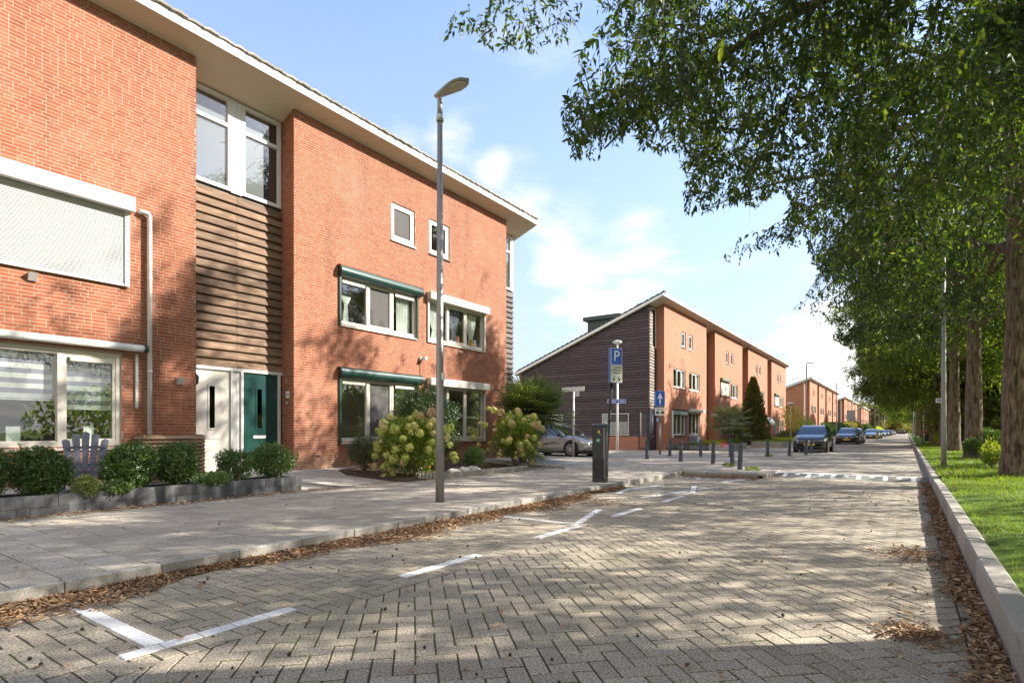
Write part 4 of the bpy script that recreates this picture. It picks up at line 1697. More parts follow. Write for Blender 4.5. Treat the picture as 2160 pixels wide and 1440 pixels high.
# --- house C details
for hole, up in ((holesC[0], 0), (holesC[1], 1)):
    y0, y1, z0, z1 = hole
    w = window(hC, y0, y1, z0, z1, [.335, .665], WX - .03, M_CREAM, .07, (1,), sillm=M_CREAM, room=1.8)
    m = MB(); m.cbox(WX + .004, WX + .20, y0 - .07, y1 + .12, z1 - .03, z1 + .20, .018)
    bx = part('shutter_box', m, M_CREAM, hC)
    for q0, q1 in ((y0 - .05, y0 + .012), (y1 - .012, y1 + .05)):
        m = MB(); m.box(WX + .003, WX + .05, q0, q1, z0 - .06, z1 - .03); part('guide_rail', m, M_CREAM, bx)
    if up:
        curtain(w, WX - .18, y0 + .12, y0 + .80, z0 + .12, z1 - .1, M_CURT, (.75, .3), 6)
        curtain(w, WX - .18, y0 + 1.08, y0 + 1.72, z0 + .12, z1 - .1, M_CURTG, (.72, .3), 6)
        curtain(w, WX - .18, y0 + 1.95, y0 + 2.62, z0 + .12, z1 - .1, M_CURT, (.75, .3), 6)
    else:
        m = MB(); m.box(WX - .2, WX - .19, y0 + .1, y1 - .1, 1.7, 1.74); part('curtain_rod', m, M_WHITE, w)
y0, y1, z0, z1 = holesC[2]
window(hC, y0, y1, z0, z1, [], WX - .035, M_WHITE, .085, (0,), sillm=M_ANTH)
m = MB(); m.tube([(WX + .004, 14.27, 3.88), (WX + .10, 14.30, 3.84)], .04, 10); part('wall_lamp', m, M_STEEL, hC)
# toys on the sill upstairs
for k, (c, y) in enumerate((((.85, .35, .02), 15.05), ((.8, .75, .7), 15.25), ((.75, .12, .08), 14.35))):
    m = MB(); m.lathe((WX - .16, y, 4.14), [(.05, 0), (.075, .06), (.05, .16), (.065, .22), (.02, .27)], 9)
    tg = thing('toy', ['orange toy standing at the right upstairs window of the end house', 'pale toy beside the orange one at the upstairs window', 'red toy behind the middle pane of the end house upstairs'][k], 'toy', (WX - .16, y, 4.14), 'toys at the upstairs window')
    part('toy_body', m, pmat('toy_paint_%s' % 'abc'[k], c, .5, .05, 4), tg)

# things on the sill of house A
def sill_card(y, w_, h_, label, rounded):
    t = thing('sill_card', label, 'card', (WX - .14, y, 1.07), 'white cards on the window sill')
    m = MB(); m.cbox(WX - .145, WX - .135, y - w_ / 2, y + w_ / 2, 1.07, 1.07 + h_, .03 if rounded else .004)
    part('card', m, M_CURT, t)
sill_card(2.92, .19, .26, 'square white card leaning in the left ground floor window', False)
sill_card(3.98, .15, .28, 'round cornered white card behind the right pane near the plastic chair', True)
t = thing('vase', 'dark vase of dried plumes between the blinds and the sill', 'vase', (WX - .35, 3.22, 1.07))
m = MB(); m.lathe((WX - .35, 3.22, 1.07), [(.10, 0), (.17, .15), (.15, .34), (.08, .42), (.10, .46)], 14); part('vessel', m, M_BLACK, t, smooth=True)
m = MB()
for k in range(16):
    a = R.uniform(0, 6.28); q = R.uniform(.05, .3)
    m.tube([(WX - .35, 3.22, 1.5), (WX - .35 + q * .4 * math.cos(a), 3.22 + q * .6 * math.sin(a), 1.68), (WX - .35 + q * .7 * math.cos(a), 3.22 + q * 1.3 * math.sin(a), R.uniform(1.72, 1.85))], [.004, .02, .004], 5)
part('plumes', m, M_REED, t)

# louvred wooden box round the meter cupboard in front of house A
lb = thing('louvre_box', 'slatted wooden box under the white downpipe by the white door', 'wooden box', (WX + .27, 5.18, ZB))
x1b, ya, yb = WX + .54, 4.65, 5.74
m = MB()
for (px_, py_) in ((x1b - .09, ya + .06), (x1b - .09, yb - .10), (WX + .05, ya + .06), (WX + .05, yb - .10)):
    m.box(px_, px_ + .045, py_, py_ + .045, ZB - .02, 1.15)
part('corner_posts', m, M_LOUVRE, lb)
for k in range(12):
    z = 1.155 - k * .074
    for what in (0, 1, 2):
        m = MB()
        if what == 0:
            m.prism([(x1b - .07, ya, z), (x1b - .055, ya, z + .02), (x1b + .015, ya - .0, z - .042), (x1b, ya - .0, z - .062)], (0, yb - ya, 0))
        elif what == 1:
            m.prism([(WX + .01, ya + .07, z), (WX + .01, ya + .055, z + .02), (WX + .01, ya - .015, z - .042), (WX + .01, ya, z - .062)], (x1b - WX - .02, 0, 0))
        else:
            m.prism([(WX + .01, yb - .07, z), (WX + .01, yb - .055, z + .02), (WX + .01, yb + .015, z - .042), (WX + .01, yb, z - .062)], (x1b - WX - .02, 0, 0))
        part('louvre_slat', m, M_LOUVRE, lb)
m = MB(); m.box(WX + .01, x1b - .03, ya + .03, yb - .03, 1.165, 1.185); part('lid', m, M_LOUVRE, lb)


# ------------------------------------------------------------------ rows farther along the street
ORD = ['first', 'second', 'third', 'fourth', 'fifth', 'sixth', 'seventh', 'eighth']
ROWN = ['second terrace, behind the bollards', 'third terrace along the street', 'fourth terrace along the street', 'fifth terrace near the far trees']


def far_row(ri, ygab, detail, gable):
    grp = 'brick houses of the ' + ROWN[ri].split(',')[0]
    for k in range(8):
        d = 1 if k % 2 == 0 else -1
        yc = ygab + ((k + 1) // 2) * 2 * HALF + (.38 if k == 0 else 0)
        if k == 7:
            yc = ygab + 4 * 2 * HALF
        if k == 0:
            yc = ygab + .0
        if k == 0:
            lab = ['dark gabled corner house of the second terrace, behind the bollards', 'corner house of the third terrace, with plain brick gable',
                   'corner house of the fourth terrace, with grey boarded gable', 'corner house of the fifth terrace near the far trees'][ri]
        else:
            lab = '%s brick house from the corner in the %s' % (ORD[k], ROWN[ri])
        h, holes = house_shell('brick_house', lab, yc, d, False, grp)
        roof(h, *U(yc, d, RH if k == 7 else 0, HALF), False, end0=(k == 0), end1=(k == 7))
        # windows
        fr = M_WHITE if detail else M_CREAM
        for wi, (y0, y1, z0, z1) in enumerate(holes):
            if detail:
                w = window(h, y0, y1, z0, z1, [.36, .70] if wi < 2 else [], WX - .05, fr, .07, (1,) if wi < 2 else (0,), sillm=M_CREAM if d < 0 else M_ANTH, room=.9)
                if wi == 1:
                    curtain(w, WX - .18, y0 + .06, y0 + .55, z0 + .05, z1 - .05, M_CURT, None, 4)
                    curtain(w, WX - .18, y1 - .6, y1 - .06, z0 + .05, z1 - .05, M_CURT, None, 4)
            else:
                m = MB(); fw = .09; xf = WX - .05
                m.box(xf - .06, xf, y0, y1, z1 - fw, z1); m.box(xf - .06, xf, y0, y1, z0, z0 + fw)
                for c in ([y0, (y0 + y1) / 2 - fw / 2, y1 - fw] if wi < 2 else [y0, y1 - fw]):
                    m.box(xf - .06, xf - .001, c, c + fw, z0 + fw, z1 - fw)
                w = part('window', m, fr, h)
                m = MB(); m.box(xf - .5, xf - .04, y0 + .01, y1 - .01, z0 + .01, z1 - .01); part('pane', m, MATS['far_pane'], w)
        yr0, yr1 = U(yc, d, 0, RH)
        if k not in (0, 7):
            m = MB(); m.box(WB - .14, WB, yr0, yr1, 0, ZT - .15); part('recess_wall', m, M_ANTH if ri % 2 else M_PLANK, h)
        # block ends that close a terrace
        if k == 7:
            yy = yc - RH
            m = MB(); m.prism([(WX - .112, yy, 0), (XBACK, yy, 0), (XBACK, yy, roof_z(XBACK)), (WX - .112, yy, roof_z(WX - .112))], (0, -.1, 0)); part('gable_wall', m, M_BRICK_X, h)
        if k == 0:
            yg = yc
            if gable == 'boards':
                # dark boards on a low brick plinth
                m = MB(); m.box(XBACK, WB - .02, yg, yg + .12, 0, .92); part('plinth', m, M_BRICK_X, h)
                m = MB(); m.prism([(WB - .05, yg + .05, .9), (XBACK, yg + .05, .9), (XBACK, yg + .05, roof_z(XBACK)), (WB - .05, yg + .05, roof_z(WB - .05))], (0, .08, 0)); part('gable_wall', m, M_BLACK, h)
                gh = [(-15.75, -13.95, -1, 2.36, .98), (-19.9, -18.6, 0, 2.36, 1.0), (-17.72, -17.38, 0, 3.92, 3.52)]
                z = .93
                while z < 8.9:
                    xa = max(XBACK, WX + (z + .165 - ZT) / SLOPE)
                    if xa < WB - .1:
                        holes_ = [(g_[0], g_[1]) for g_ in gh if g_[4] < z + .16 and g_[3] > z + .02]
                        if z < 2.45:
                            holes_.append((-13.35, -12.5))
                        for (p, q) in spans(xa, WB - .02, holes_):
                            m = MB()
                            m.prism([(p, yg + .05, z - .01), (p, yg - .012, z - .01), (p, yg - .016, z + .012), (p, yg + .035, z + .163), (p, yg + .05, z + .163)], (q - p, 0, 0))
                            part('plank', m, M_SIDING, h)
                    z += .17
                for (xa, xb, _, zt, zb) in gh:
                    m = MB(); f = .055
                    m.box(xa, xb, yg - .02, yg + .04, zt - f, zt); m.box(xa, xb, yg - .02, yg + .04, zb, zb + f)
                    m.box(xa, xa + f, yg - .019, yg + .04, zb + f, zt - f); m.box(xb - f, xb, yg - .019, yg + .04, zb + f, zt - f)
                    w = part('gable_window', m, M_CREAM, h)
                    m = MB(); m.box(xa + f, xb - f, yg + .01, yg + .015, zb + f, zt - f); part('pane', m, M_GLASS, w)
                    if xb - xa > 1:
                        m = MB()
                        x = xa + .1
                        while x < xb - .1:
                            m.box(x, x + .05, yg + .04, yg + .045, zb + .08, zb + .85); x += .085
                        part('lower_blind', m, M_CURT, w)
                    m = MB(); m.box(xa, xb, yg + .3, yg + .31, zb, zt); part('room_shell', m, M_INT, w)
                # narrow brick pier, side light, dark door and boarded strip facing the street
                yd0, yd1 = yc + .02, yc + RH
                m = MB(); m.box(WB - .14, WB - .02, yd0, yd1, 0, ZT - .2); part('recess_wall', m, M_BLACK, h)
                planks(h, yd0, yd1 - .35, 2.62, 6.3, .18, WB - .02, M_SIDINGY)
                planks(h, yd0, yd0 + .35, 6.3, 8.72, .18, WB - .02, M_SIDINGY)
                m = MB(); m.box(WB - .02, WB + .035, yd1 - .33, yd1 - .02, 2.62, 6.3); part('corner_board', m, M_ANTH, h)
                window(h, yd0 + .38, yd1 - .02, 6.32, 8.76, [], WB + .02, M_CREAM, .07, (), room=.8, name='tall_window')
                m = MB(); m.box(WB - .02, WB + .03, yd0 + .02, yd0 + .07, ZB - .1, 2.6); m.box(WB - .02, WB + .03, yd1 - .1, yd1 - .04, ZB - .1, 2.6)
                m.box(WB - .02, WB + .032, yd0 + .02, yd1 - .04, 2.5, 2.6); part('door_frame', m, M_ANTH, h)
                m = MB(); m.box(WB - .02, WB + .015, yd0 + .075, yd1 - .105, ZB - .05, 2.495); dr = part('door', m, pmat('navy_door', (.03, .035, .055), .35, .1, 3), h)
                m = MB(); m.box(WB + .016, WB + .022, yd0 + .5, yd0 + .53, 1.1, 2.3); part('door_strip', m, M_STEEL, dr)
                m = MB(); m.box(WB + .016, WB + .025, yd0 + .35, yd0 + .65, .92, .98); part('letter_slot', m, M_STEEL, dr)
                # glazed side light at the corner of the gable
                m = MB(); f = .05
                m.box(-13.33, -12.72, yg - .03, yg + .03, 2.38, 2.44); m.box(-13.33, -12.72, yg - .03, yg + .03, .16, .24)
                m.box(-13.33, -13.28, yg - .029, yg + .03, .24, 2.38); m.box(-12.78, -12.60, yg - .035, yg + .03, .16, 2.44)
                w = part('side_light', m, M_ANTH, h)
                m = MB(); m.box(-13.28, -12.78, yg, yg + .005, .24, 2.38); part('pane', m, M_GLASS, w)
                m = MB(); m.box(-13.28, -12.78, yg + .3, yg + .31, .2, 2.4); part('room_shell', m, M_INT, w)
                # dormer on the roof
                m = MB()
                zr = roof_z(-17.5)
                m.prism([(-15.3, yg + 1.2, roof_z(-15.3)), (-17.4, yg + 1.2, roof_z(-17.4)), (-17.4, yg + 1.2, 8.55), (-15.3, yg + 1.2, 8.55)], (0, 2.6, 0))
                dm = part('dormer', m, M_DORMER, h)
                m = MB(); m.box(-17.65, -15.0, yg + 1.0, yg + 4.0, 8.55, 8.80); part('dormer_roof', m, M_DORMER, dm)
                m = MB(); m.box(WX - .32, WX - .14, yc + RH - .024, yc + RH - .003, 1.5, 1.75); part('address_plate', m, pmat('brass_plate', (.45, .26, .10), .5, .1, 4), h)
            else:
                gm = M_BRICK_X if gable == 'brick' else M_PLANK
                m = MB(); m.prism([(WB - .02, yg, 0), (XBACK, yg, 0), (XBACK, yg, roof_z(XBACK)), (WB - .02, yg, roof_z(WB))], (0, .1, 0)); part('gable_wall', m, gm, h)
                m = MB(); m.box(WB - .14, WB - .03, yc + .1, yc + RH, 0, ZT - .2); part('recess_wall', m, M_PLANK if gable != 'brick' else M_BRICK_Y, h)
                m = MB(); m.tube([(WB - .10, yg - .06, .1), (WB - .10, yg - .06, ZT - .3)], .05, 8); part('downpipe', m, M_WHITE, h)
        if detail and k in (2, 4, 7):                     # closed light shutters upstairs
            y0, y1 = holes[1][0], holes[1][1]
            hd = k
        if detail:
            fit = {0: 'flower_awning', 1: 'white_awning', 2: 'shut', 4: 'shut_open', 6: 'shut', 3: None, 5: 'bubble'}.get(k)
            y0, y1, z0, z1 = holes[1]
            if fit in ('shut', 'shut_open'):
                m = MB(); m.cbox(WX + .003, WX + .20, y0 - .1, y1 + .1, z1, z1 + .22, .015); bx = part('shutter_box', m, pmat('sage_box_%d' % k, (.14, .17, .11), .6, .15, 4), h)
                z = z1; n = 0
                zlow = z0 + .12 if fit == 'shut' else z1 - .3
                while z > zlow:
                    m = MB(); m.box(WX + .02, WX + .035, y0 - .02, y1 + .02, z - .048, z - .003); part('slat', m, M_SHUTC if k != 6 else M_SHUT, bx); z -= .05
                m = MB(); m.box(WX + .01, WX + .05, y0 - .06, y0 - .02, z0 - .05, z1); m.box(WX + .01, WX + .05, y1 + .02, y1 + .06, z0 - .05, z1); part('guide_rail', m, M_ANTH, bx)
            y0, y1, z0, z1 = holes[0]
            if fit == 'flower_awning':
                ma = MB()
                ma.box(WX + .003, WX + .12, y0 - .25, y1 + .15, z1 + .02, z1 + .10)
                aw = part('awning_box', ma, M_ANTH, h)
                ma = MB()
                for q in range(14):
                    ya_ = y0 - .2 + q * (y1 - y0 + .3) / 14
                    ma.box(WX + .10, WX + .11, ya_, ya_ + (y1 - y0 + .3) / 14 - .012, z1 - .22 - .03 * (q % 2), z1 + .02)
                part('valance', ma, pmat('floral_cloth', (.30, .33, .28), .9, .9, 22), aw)
                for ys_ in (y0 - .28, y1 + .16):
                    ma = MB(); ma.box(WX + .02, WX + .10, ys_ - .06, ys_ + .06, 1.1 if ys_ > y0 else .85, z1 + .02); part('side_drop', ma, M_CURT if ys_ < y0 else M_CURTG, aw)
            if fit == 'white_awning':
                ma = MB(); ma.cbox(WX + .003, WX + .30, y0 - .15, y1 + .35, z1 + .0, z1 + .20, .04); part('awning_box', ma, M_WHITE, h)
                ma = MB(); ma.box(WX + .02, WX + .40, y0 - .05, y0 + .55, .22, .90)
                ac = thing('storage_cabinet', 'pale garden cabinet under the white awning of the second terrace', 'cabinet', (WX + .2, y0 + .25, .22))
                part('cabinet_body', ma, M_CURTG, ac)
                ma = MB(); ma.box(WX + .02, WX + .38, y0 + .56, y0 + 1.3, .22, .86); part('cabinet_door', ma, M_CURT, ac)
            if fit == 'bubble':
                ma = MB()
                n = 10
                vs = []
                for i in range(n + 1):
                    t = i / n * PI / 2
                    for yv in (y0 - .1, y1 + .4):
                        vs.append((WX + .02 + 1.0 * math.sin(t), yv, z1 - .75 + 1.0 * math.cos(t)))
                fs = [(2 * i, 2 * i + 2, 2 * i + 3, 2 * i + 1) for i in range(n)]
                fs.append(tuple(2 * i for i in range(n, -1, -1)) + tuple())
                fs.append(tuple(2 * i + 1 for i in range(n + 1)))
                ma.add(vs, fs); part('bubble_awning', ma, M_BLACK, h)
            if k == 3:
                spot(h, yc - 1.0, 3.5)


pmat('far_pane', (.10, .115, .12), .12, .5, .35, coord='World', spec=.8)
YR2 = 33.5 - RH
far_row(0, YR2, True, 'boards')
far_row(1, 96.4 - RH, False, 'brick')
far_row(2, 154.6 - RH, False, 'greyboards')
far_row(3, 215.6 - RH, False, 'greyboards')

# red brick buildings that close the street
def end_block(x0, x1, y, z1, label, steps):
    h = thing('brick_building', label, 'building', ((x0 + x1) / 2, y, 0), 'buildings closing the street')
    m = MB(); m.box(x0, x1, y, y + 10, 0, z1); part('wall', m, far_brick('deep_red_brick_%d' % int(z1 * 10), (.40, .10, .06), 0), h)
    m = MB(); m.box(x0 - .3, x1 + .3, y - .3, y + 10, z1, z1 + .5); part('roof', m, M_DARKTILE, h)
    for (a, b, c, d_) in steps:
        m = MB(); m.box(a, b, y - .08, y + .02, c, d_); w = part('window', m, M_WHITE, h)
        m = MB(); m.box(a + .25, b - .25, y - .12, y - .081, c + .25, d_ - .25); part('pane', m, MATS['far_pane'], w)


end_block(-13.5, -7.2, 330, 10.5, 'deep red brick building with a flat roof closing the street', [(-12, -10.4, 7.5, 9.4), (-11.8, -9.8, .8, 6)])
end_block(-7.0, -1.5, 334, 6.3, 'lower red brick building with a glazed stair at the street end', [(-6.6, -3.6, .6, 6.0)])
end_block(-26, -14.5, 318, 9.0, 'red brick building half hidden by trees at the street end', [(-20, -18, 1, 3), (-20, -18, 5, 7)])

# ================================================================== STREET FURNITURE
M_LHEAD = pmat('lamp_head_grey', (.40, .385, .36), .4, .1, 5)


def lamp_post(x, y, label, group, h=6.48, near=False, arm=(1, 0), zb=PV_Z):
    t = thing('street_lamp', label, 'street lamp', (x, y, zb), group)
    n = 16 if near else 8
    m = MB(); m.tube([(x, y, zb), (x, y, zb + 1.1), (x, y, zb + h - .35)], [.070, .064, .042], n)
    part('pole', m, M_GALV if near else M_POLE, t, smooth=True)
    m = MB(); m.tube([(x, y, zb + h - .40), (x, y, zb + h - .30)], [.060, .056], n); part('collar', m, M_STEEL, t, smooth=True)
    m = MB(); m.tube([(x, y, zb + h - .32), (x, y, zb + h - .05)], [.045, .04], n); part('spigot', m, M_POLE, t, smooth=True)
    if near:
        m = MB(); m.cbox(x + .06, x + .082, y - .03, y + .03, zb + 1.95, zb + 2.06, .003); part('number_tag', m, M_SIGNW, t)
    # flat luminaire: oval shell along the arm direction
    ax, ay = arm
    m = MB(); vs = []; ns = 9; nr = 12
    for i in range(ns):
        s = i / (ns - 1)
        l = -.09 + .68 * s
        w = [.045, .065, .085, .112, .132, .142, .138, .11, .018][i]
        hh = [.035, .06, .06, .055, .05, .045, .04, .035, .01][i]
        for k in range(nr):
            a = 2 * PI * k / nr
            p, q = w * math.cos(a), hh * math.sin(a)
            q = q * .5 if q < 0 else q
            vs.append((x + ax * l - ay * p, y + ay * l + ax * p, zb + h + .02 + q + .05 * s))
    fs = [(i * nr + k, i * nr + (k + 1) % nr, (i + 1) * nr + (k + 1) % nr, (i + 1) * nr + k) for i in range(ns - 1) for k in range(nr)]
    fs += [tuple(range(nr - 1, -1, -1)), tuple((ns - 1) * nr + k for k in range(nr))]
    m.add(vs, fs)
    hd = part('lamp_head', m, M_LHEAD, t, smooth=True)
    if near:
        m = MB(); vs = []
        for k in range(20):
            a = 2 * PI * k / 20
            l, p = .375 + .165 * math.cos(a), .098 * math.sin(a)
            vs.append((x + ax * l - ay * p, y + ay * l + ax * p, zb + h - .004 + .05 * (l + .1) / .78))
        m.prism(vs, (0, 0, -.012)); part('diffuser', m, pmat('lamp_diffuser', (.50, .44, .36), .35, .2, 30), hd)
    return t


lamp_post(-6.115, 6.706, 'tall galvanised street lamp on the pavement by the kerb, nearest one', 'street lamps', near=True)
for k, y in enumerate((50.2, 73.6, 97.3, 121, 145, 169, 193, 217, 241)):
    nm = ['with its foot behind the dark blue car', 'second along the row of parked cars', 'third along the row of parked cars', 'fourth along the parked cars'][k] if k < 4 else '%s of the far row' % ORD[k - 4]
    lamp_post(-6.55, y, 'grey street lamp on the left pavement, ' + nm, 'street lamps')
lamp_post(.86, 20.2, 'grey lamp post on the verge between kerb and first trunks', 'verge lamp posts', h=6.4, arm=(-1, 0), zb=.2)
for k, y in enumerate((92.0, 121.0, 150.0)):
    lamp_post(.95, y, 'thin far lamp post on the verge, %s beyond the near one' % ORD[k], 'verge lamp posts', arm=(-1, 0), zb=.2)
nt = thing('number_sign', 'small white and purple board fixed to the verge lamp post', 'sign', (.80, 20.1, 2.15))
m = MB(); m.obox((.74, 20.05, 2.12), (.062, .037, 0), (.006, -.010, 0), (0, 0, .062)); part('board', m, M_SIGNW, nt)
m = MB()
for q in (-.38, 0, .38):
    m.obox((.74 + q * .1 + .0066, 20.05 + q * .06 - .011, 2.12), (.014, .0084, 0), (.0006, -.001, 0), (0, 0, .045))
part('print', m, pmat('purple_print', (.22, .12, .35), .6, .1, 5), nt)

# mushroom topped lamps
def mushroom(x, y, h, label, r=.28):
    t = thing('mushroom_lamp', label, 'street lamp', (x, y, Z_PL), 'mushroom topped lamps')
    m = MB(); m.tube([(x, y, Z_PL), (x, y, Z_PL + 1.2), (x, y, Z_PL + h)], [.085, .07, .05], 10); part('pole', m, M_STEEL, t, smooth=True)
    m = MB(); m.lathe((x, y, Z_PL + h - .05), [(.05, 0), (.09, .06), (r, .16), (r * .95, .21), (.12, .26), (.02, .27)], 16); part('lamp_head', m, M_CURT, t, smooth=True)


mx_, my_ = on_x(1303, 730, -12.6)[0], 0
def at_y(px_, wy):
    u = (px_ - CX) / F_PX
    return wy * (u * cY - sY) / (u * sY + cY)


XM, YM = at_y(1302, 30.6), 30.6
mushroom(XM, YM, 6.25, 'slim pale lamp with flat mushroom head before the dark gable')
yq, zq = on_x(1668, 851, -8.9)
mushroom(-8.9, yq, zq - .2, 'low lamp with funnel shaped head beyond the yellow shrub', .33)

# bollards
bpos = [(1364.7, 968), (1412.7, 961.7), (1435.7, 973), (1478, 963), (1504, 979), (1541, 962.7), (1545, 984), (1560.7, 991), (1619, 963), (1665, 961.7), (1700, 959), (1711, 956)]
blab = ['leftmost dark bollard, nearest the one way sign', 'dark bollard second from the left', 'dark bollard third from the left, slightly nearer', 'dark bollard before the low dark planter',
        'tall looking dark bollard fifth from the left', 'dark bollard half hidden behind a nearer one', 'dark bollard hiding another behind it', 'nearest dark bollard at the tip of the kerb',
        'lone dark bollard left of the parked cars', 'dark bollard just left of the blue car', 'dark bollard before the left headlight of the blue car', 'dark bollard before the number plate of the blue car']
bm1, bm2 = MB(), MB()
bm1.lathe((0, 0, 0), [(.078, 0), (.074, .04), (.060, .745), (.056, .775), (.040, .785)], 14)
bm2.lathe((0, 0, 0), [(.095, -.02), (.092, .012), (.080, .016)], 14)
bm3 = MB(); bm3.lathe((0, 0, .66), [(.0635, 0), (.0625, .035)], 14)
me1, me2, me3 = bm1.mesh('post', M_BOLL), bm2.mesh('base_collar', M_GALV), bm3.mesh('band', M_ANTH)
me1.polygons.foreach_set('use_smooth', [len(p.vertices) == 4 for p in me1.polygons])
for k, (p, lab) in enumerate(zip(bpos, blab)):
    x, y = ground(*p, Z_PL)
    t = thing('bollard', lab, 'bollard', (x, y, Z_PL), 'dark bollards round the crossing', rotz=R.uniform(0, 6))
    t.rotation_euler = (R.uniform(-.03, .03), R.uniform(-.03, .03), 0)
    for nm, me in (('post', me1), ('base_collar', me2), ('band', me3)):
        link(nm, me, t)
for k, y in enumerate((86.5, 88.0, 89.5)):
    t = thing('yellow_post', 'thin yellow post between the far parked cars, %s in line' % ORD[k], 'post', (-3.2, y, Z_PL), 'thin yellow posts')
    m = MB(); m.lathe((-3.2, y, Z_PL), [(.06, 0), (.055, 1.0), (.03, 1.04)], 8); part('post', m, pmat('post_yellow_%d' % k, (.55, .38, .06), .5, .1, 4), t)
t = thing('bollard', 'short dark bollard on the far verge beside the trunks', 'bollard', (1.15, 62, .22), 'dark bollards round the crossing')
for nm, me in (('post', me1), ('base_collar', me2), ('band', me3)):
    link(nm, me, t)
t = thing('barrier_rail', 'low red rail on dark blocks between the far trunks', 'barrier', (2.6, 72, .2))
m = MB(); m.box(1.3, 5.0, 71.9, 72.1, 1.05, 1.25); part('rail', m, pmat('faded_red', (.42, .12, .09), .6, .15, 3), t)
for xq in (1.5, 4.2):
    m = MB(); m.box(xq, xq + .5, 71.7, 72.3, .1, 1.04); part('block', m, M_ANTH, t)

# parking meter
x, y = ground(1266, 1016, PV_Z)
pmx, pmy = x, y
t = thing('parking_meter', 'dark parking ticket machine on the pavement beside the parking sign', 'parking meter', (x, y, PV_Z))
t.rotation_euler = (0, 0, rad(12))
m = MB(); m.cbox(-.15, .15, -.13, .13, 0, 1.27, .02)
body = part('cabinet', m, M_ANTH, t, local=True)
m = MB(); m.cbox(-.16, .16, -.14, .145, 1.262, 1.30, .012); part('roof', m, pmat('meter_roof', (.12, .14, .20), .35, .1, 3, metal=.3), t, local=True)
m = MB(); m.box(.151, .156, -.11, .11, .12, 1.18); part('side_panel', m, M_BLACK, t, local=True)
m = MB(); m.box(-.12, .12, -.137, -.1315, .1, .52); part('service_door', m, M_BLACK, t, local=True)
m = MB(); m.box(.10, .145, -.136, -.1312, .1, 1.2); part('edge_strip', m, pmat('meter_strip', (.16, .16, .16), .4, .1, 3), t, local=True)
m = MB(); m.lathe((-.01, -.131, .93), [(.046, 0), (.046, -.008)], 18, axis='y'); gs = part('green_sticker', m, pmat('sticker_green', (.03, .36, .13), .4, .05, 3), t, local=True)
m = MB(); m.obox((-.01, -.1405, .935), (.022, 0, 0), (0, .001, 0), (0, 0, .006)); m.obox((-.012, -.1405, .92), (.014, 0, 0), (0, .001, 0), (0, 0, .004)); part('sticker_print', m, M_SIGNW, gs, local=True)
m = MB(); m.add([(-.03, -.1345, 1.09), (.035, -.1345, 1.09), (.012, -.1345, 1.16), (.0, -.1345, 1.165)], [(0, 1, 2, 3)]); part('yellow_flame', m, M_YELLOW, t, local=True)
m = MB(); m.obox((.03, -.1348, 1.06), (.022, 0, 0), (0, .001, 0), (0, 0, .012)); part('green_mark', m, pmat('mark_green', (.05, .4, .06), .4, .05, 3), t, local=True)

# parking sign on its dark leaning pole
x0, y0 = ground(1277, 1012, PV_Z)
t = thing('parking_sign', 'blue P sign with white arrow board on a leaning dark pole', 'sign', (x0, y0, PV_Z))
top = Vector((x0 + .13, y0 + .05, 2.36))
m = MB(); m.tube([(x0, y0, PV_Z), top], .034, 12); part('pole', m, M_BLACK, t, smooth=True)
fx = Vector((.90, -.44, 0)).normalized(); nrm = Vector((-.44, -.90, 0)).normalized()
fx = Vector((math.cos(rad(57)), math.sin(rad(57)), 0)); nrm = Vector((math.sin(rad(57)), -math.cos(rad(57)), 0))
ctr = top + Vector((.085, .02, .40)) 
m = MB(); m.obox(ctr, fx * .155, nrm * .05, (0, 0, .40)); bxs = part('box_sign', m, pmat('sign_side_blue', (.06, .16, .46), .4, .05, 3), t)
m = MB(); m.obox(ctr + nrm * .0525 + Vector((0, 0, .20)), fx * .15, nrm * .002, (0, 0, .195)); pf = part('white_border', m, M_SIGNW, bxs)
m = MB(); m.obox(ctr + nrm * .056 + Vector((0, 0, .20)), fx * .138, nrm * .0018, (0, 0, .182)); part('blue_field', m, M_BLUE, bxs)
ez = math.atan2(fx.y, fx.x)
c = ctr + nrm * .0592 + Vector((-.0, 0, .20))
text(t, 'P', .34, c, (PI / 2, 0, ez), M_SIGNW, 'letter', .95)
m = MB(); m.obox(ctr + nrm * .053 + Vector((0, 0, -.20)), fx * .152, nrm * .002, (0, 0, .195)); bd = part('arrow_board', m, pmat('board_cream', (.62, .64, .56), .5, .04, 3), bxs)
m = MB()
for row, wd in ((-.055, .20), (-.115, .25), (-.175, .22)):
    u = -wd / 2
    while u < wd / 2:
        l = R.uniform(.012, .022)
        m.obox(ctr + nrm * .0565 + fx * (u + l / 2) + Vector((0, 0, row + R.uniform(-.004, .004))), fx * l * .42, nrm * .001, (0, 0, R.uniform(.008, .013)))
        u += l
part('print_lines', m, pmat('faded_print', (.13, .11, .09), .7, .1, 5), bxs)
m = MB()
for sgn in (-1, 1):
    base = ctr + nrm * .0565 + Vector((0, 0, -.30)) + fx * (sgn * .065)
    d = (fx * (sgn * .35) + Vector((0, 0, -1))).normalized(); s_ = nrm.cross(d).normalized()
    m.prism([base - d * .065 + s_ * .006, base + d * .01 + s_ * .006, base + d * .01 + s_ * .032, base + d * .07, base + d * .01 - s_ * .032, base + d * .01 - s_ * .006, base - d * .065 - s_ * .006], nrm * .0015)
part('arrows', m, M_TEXT, bxs)

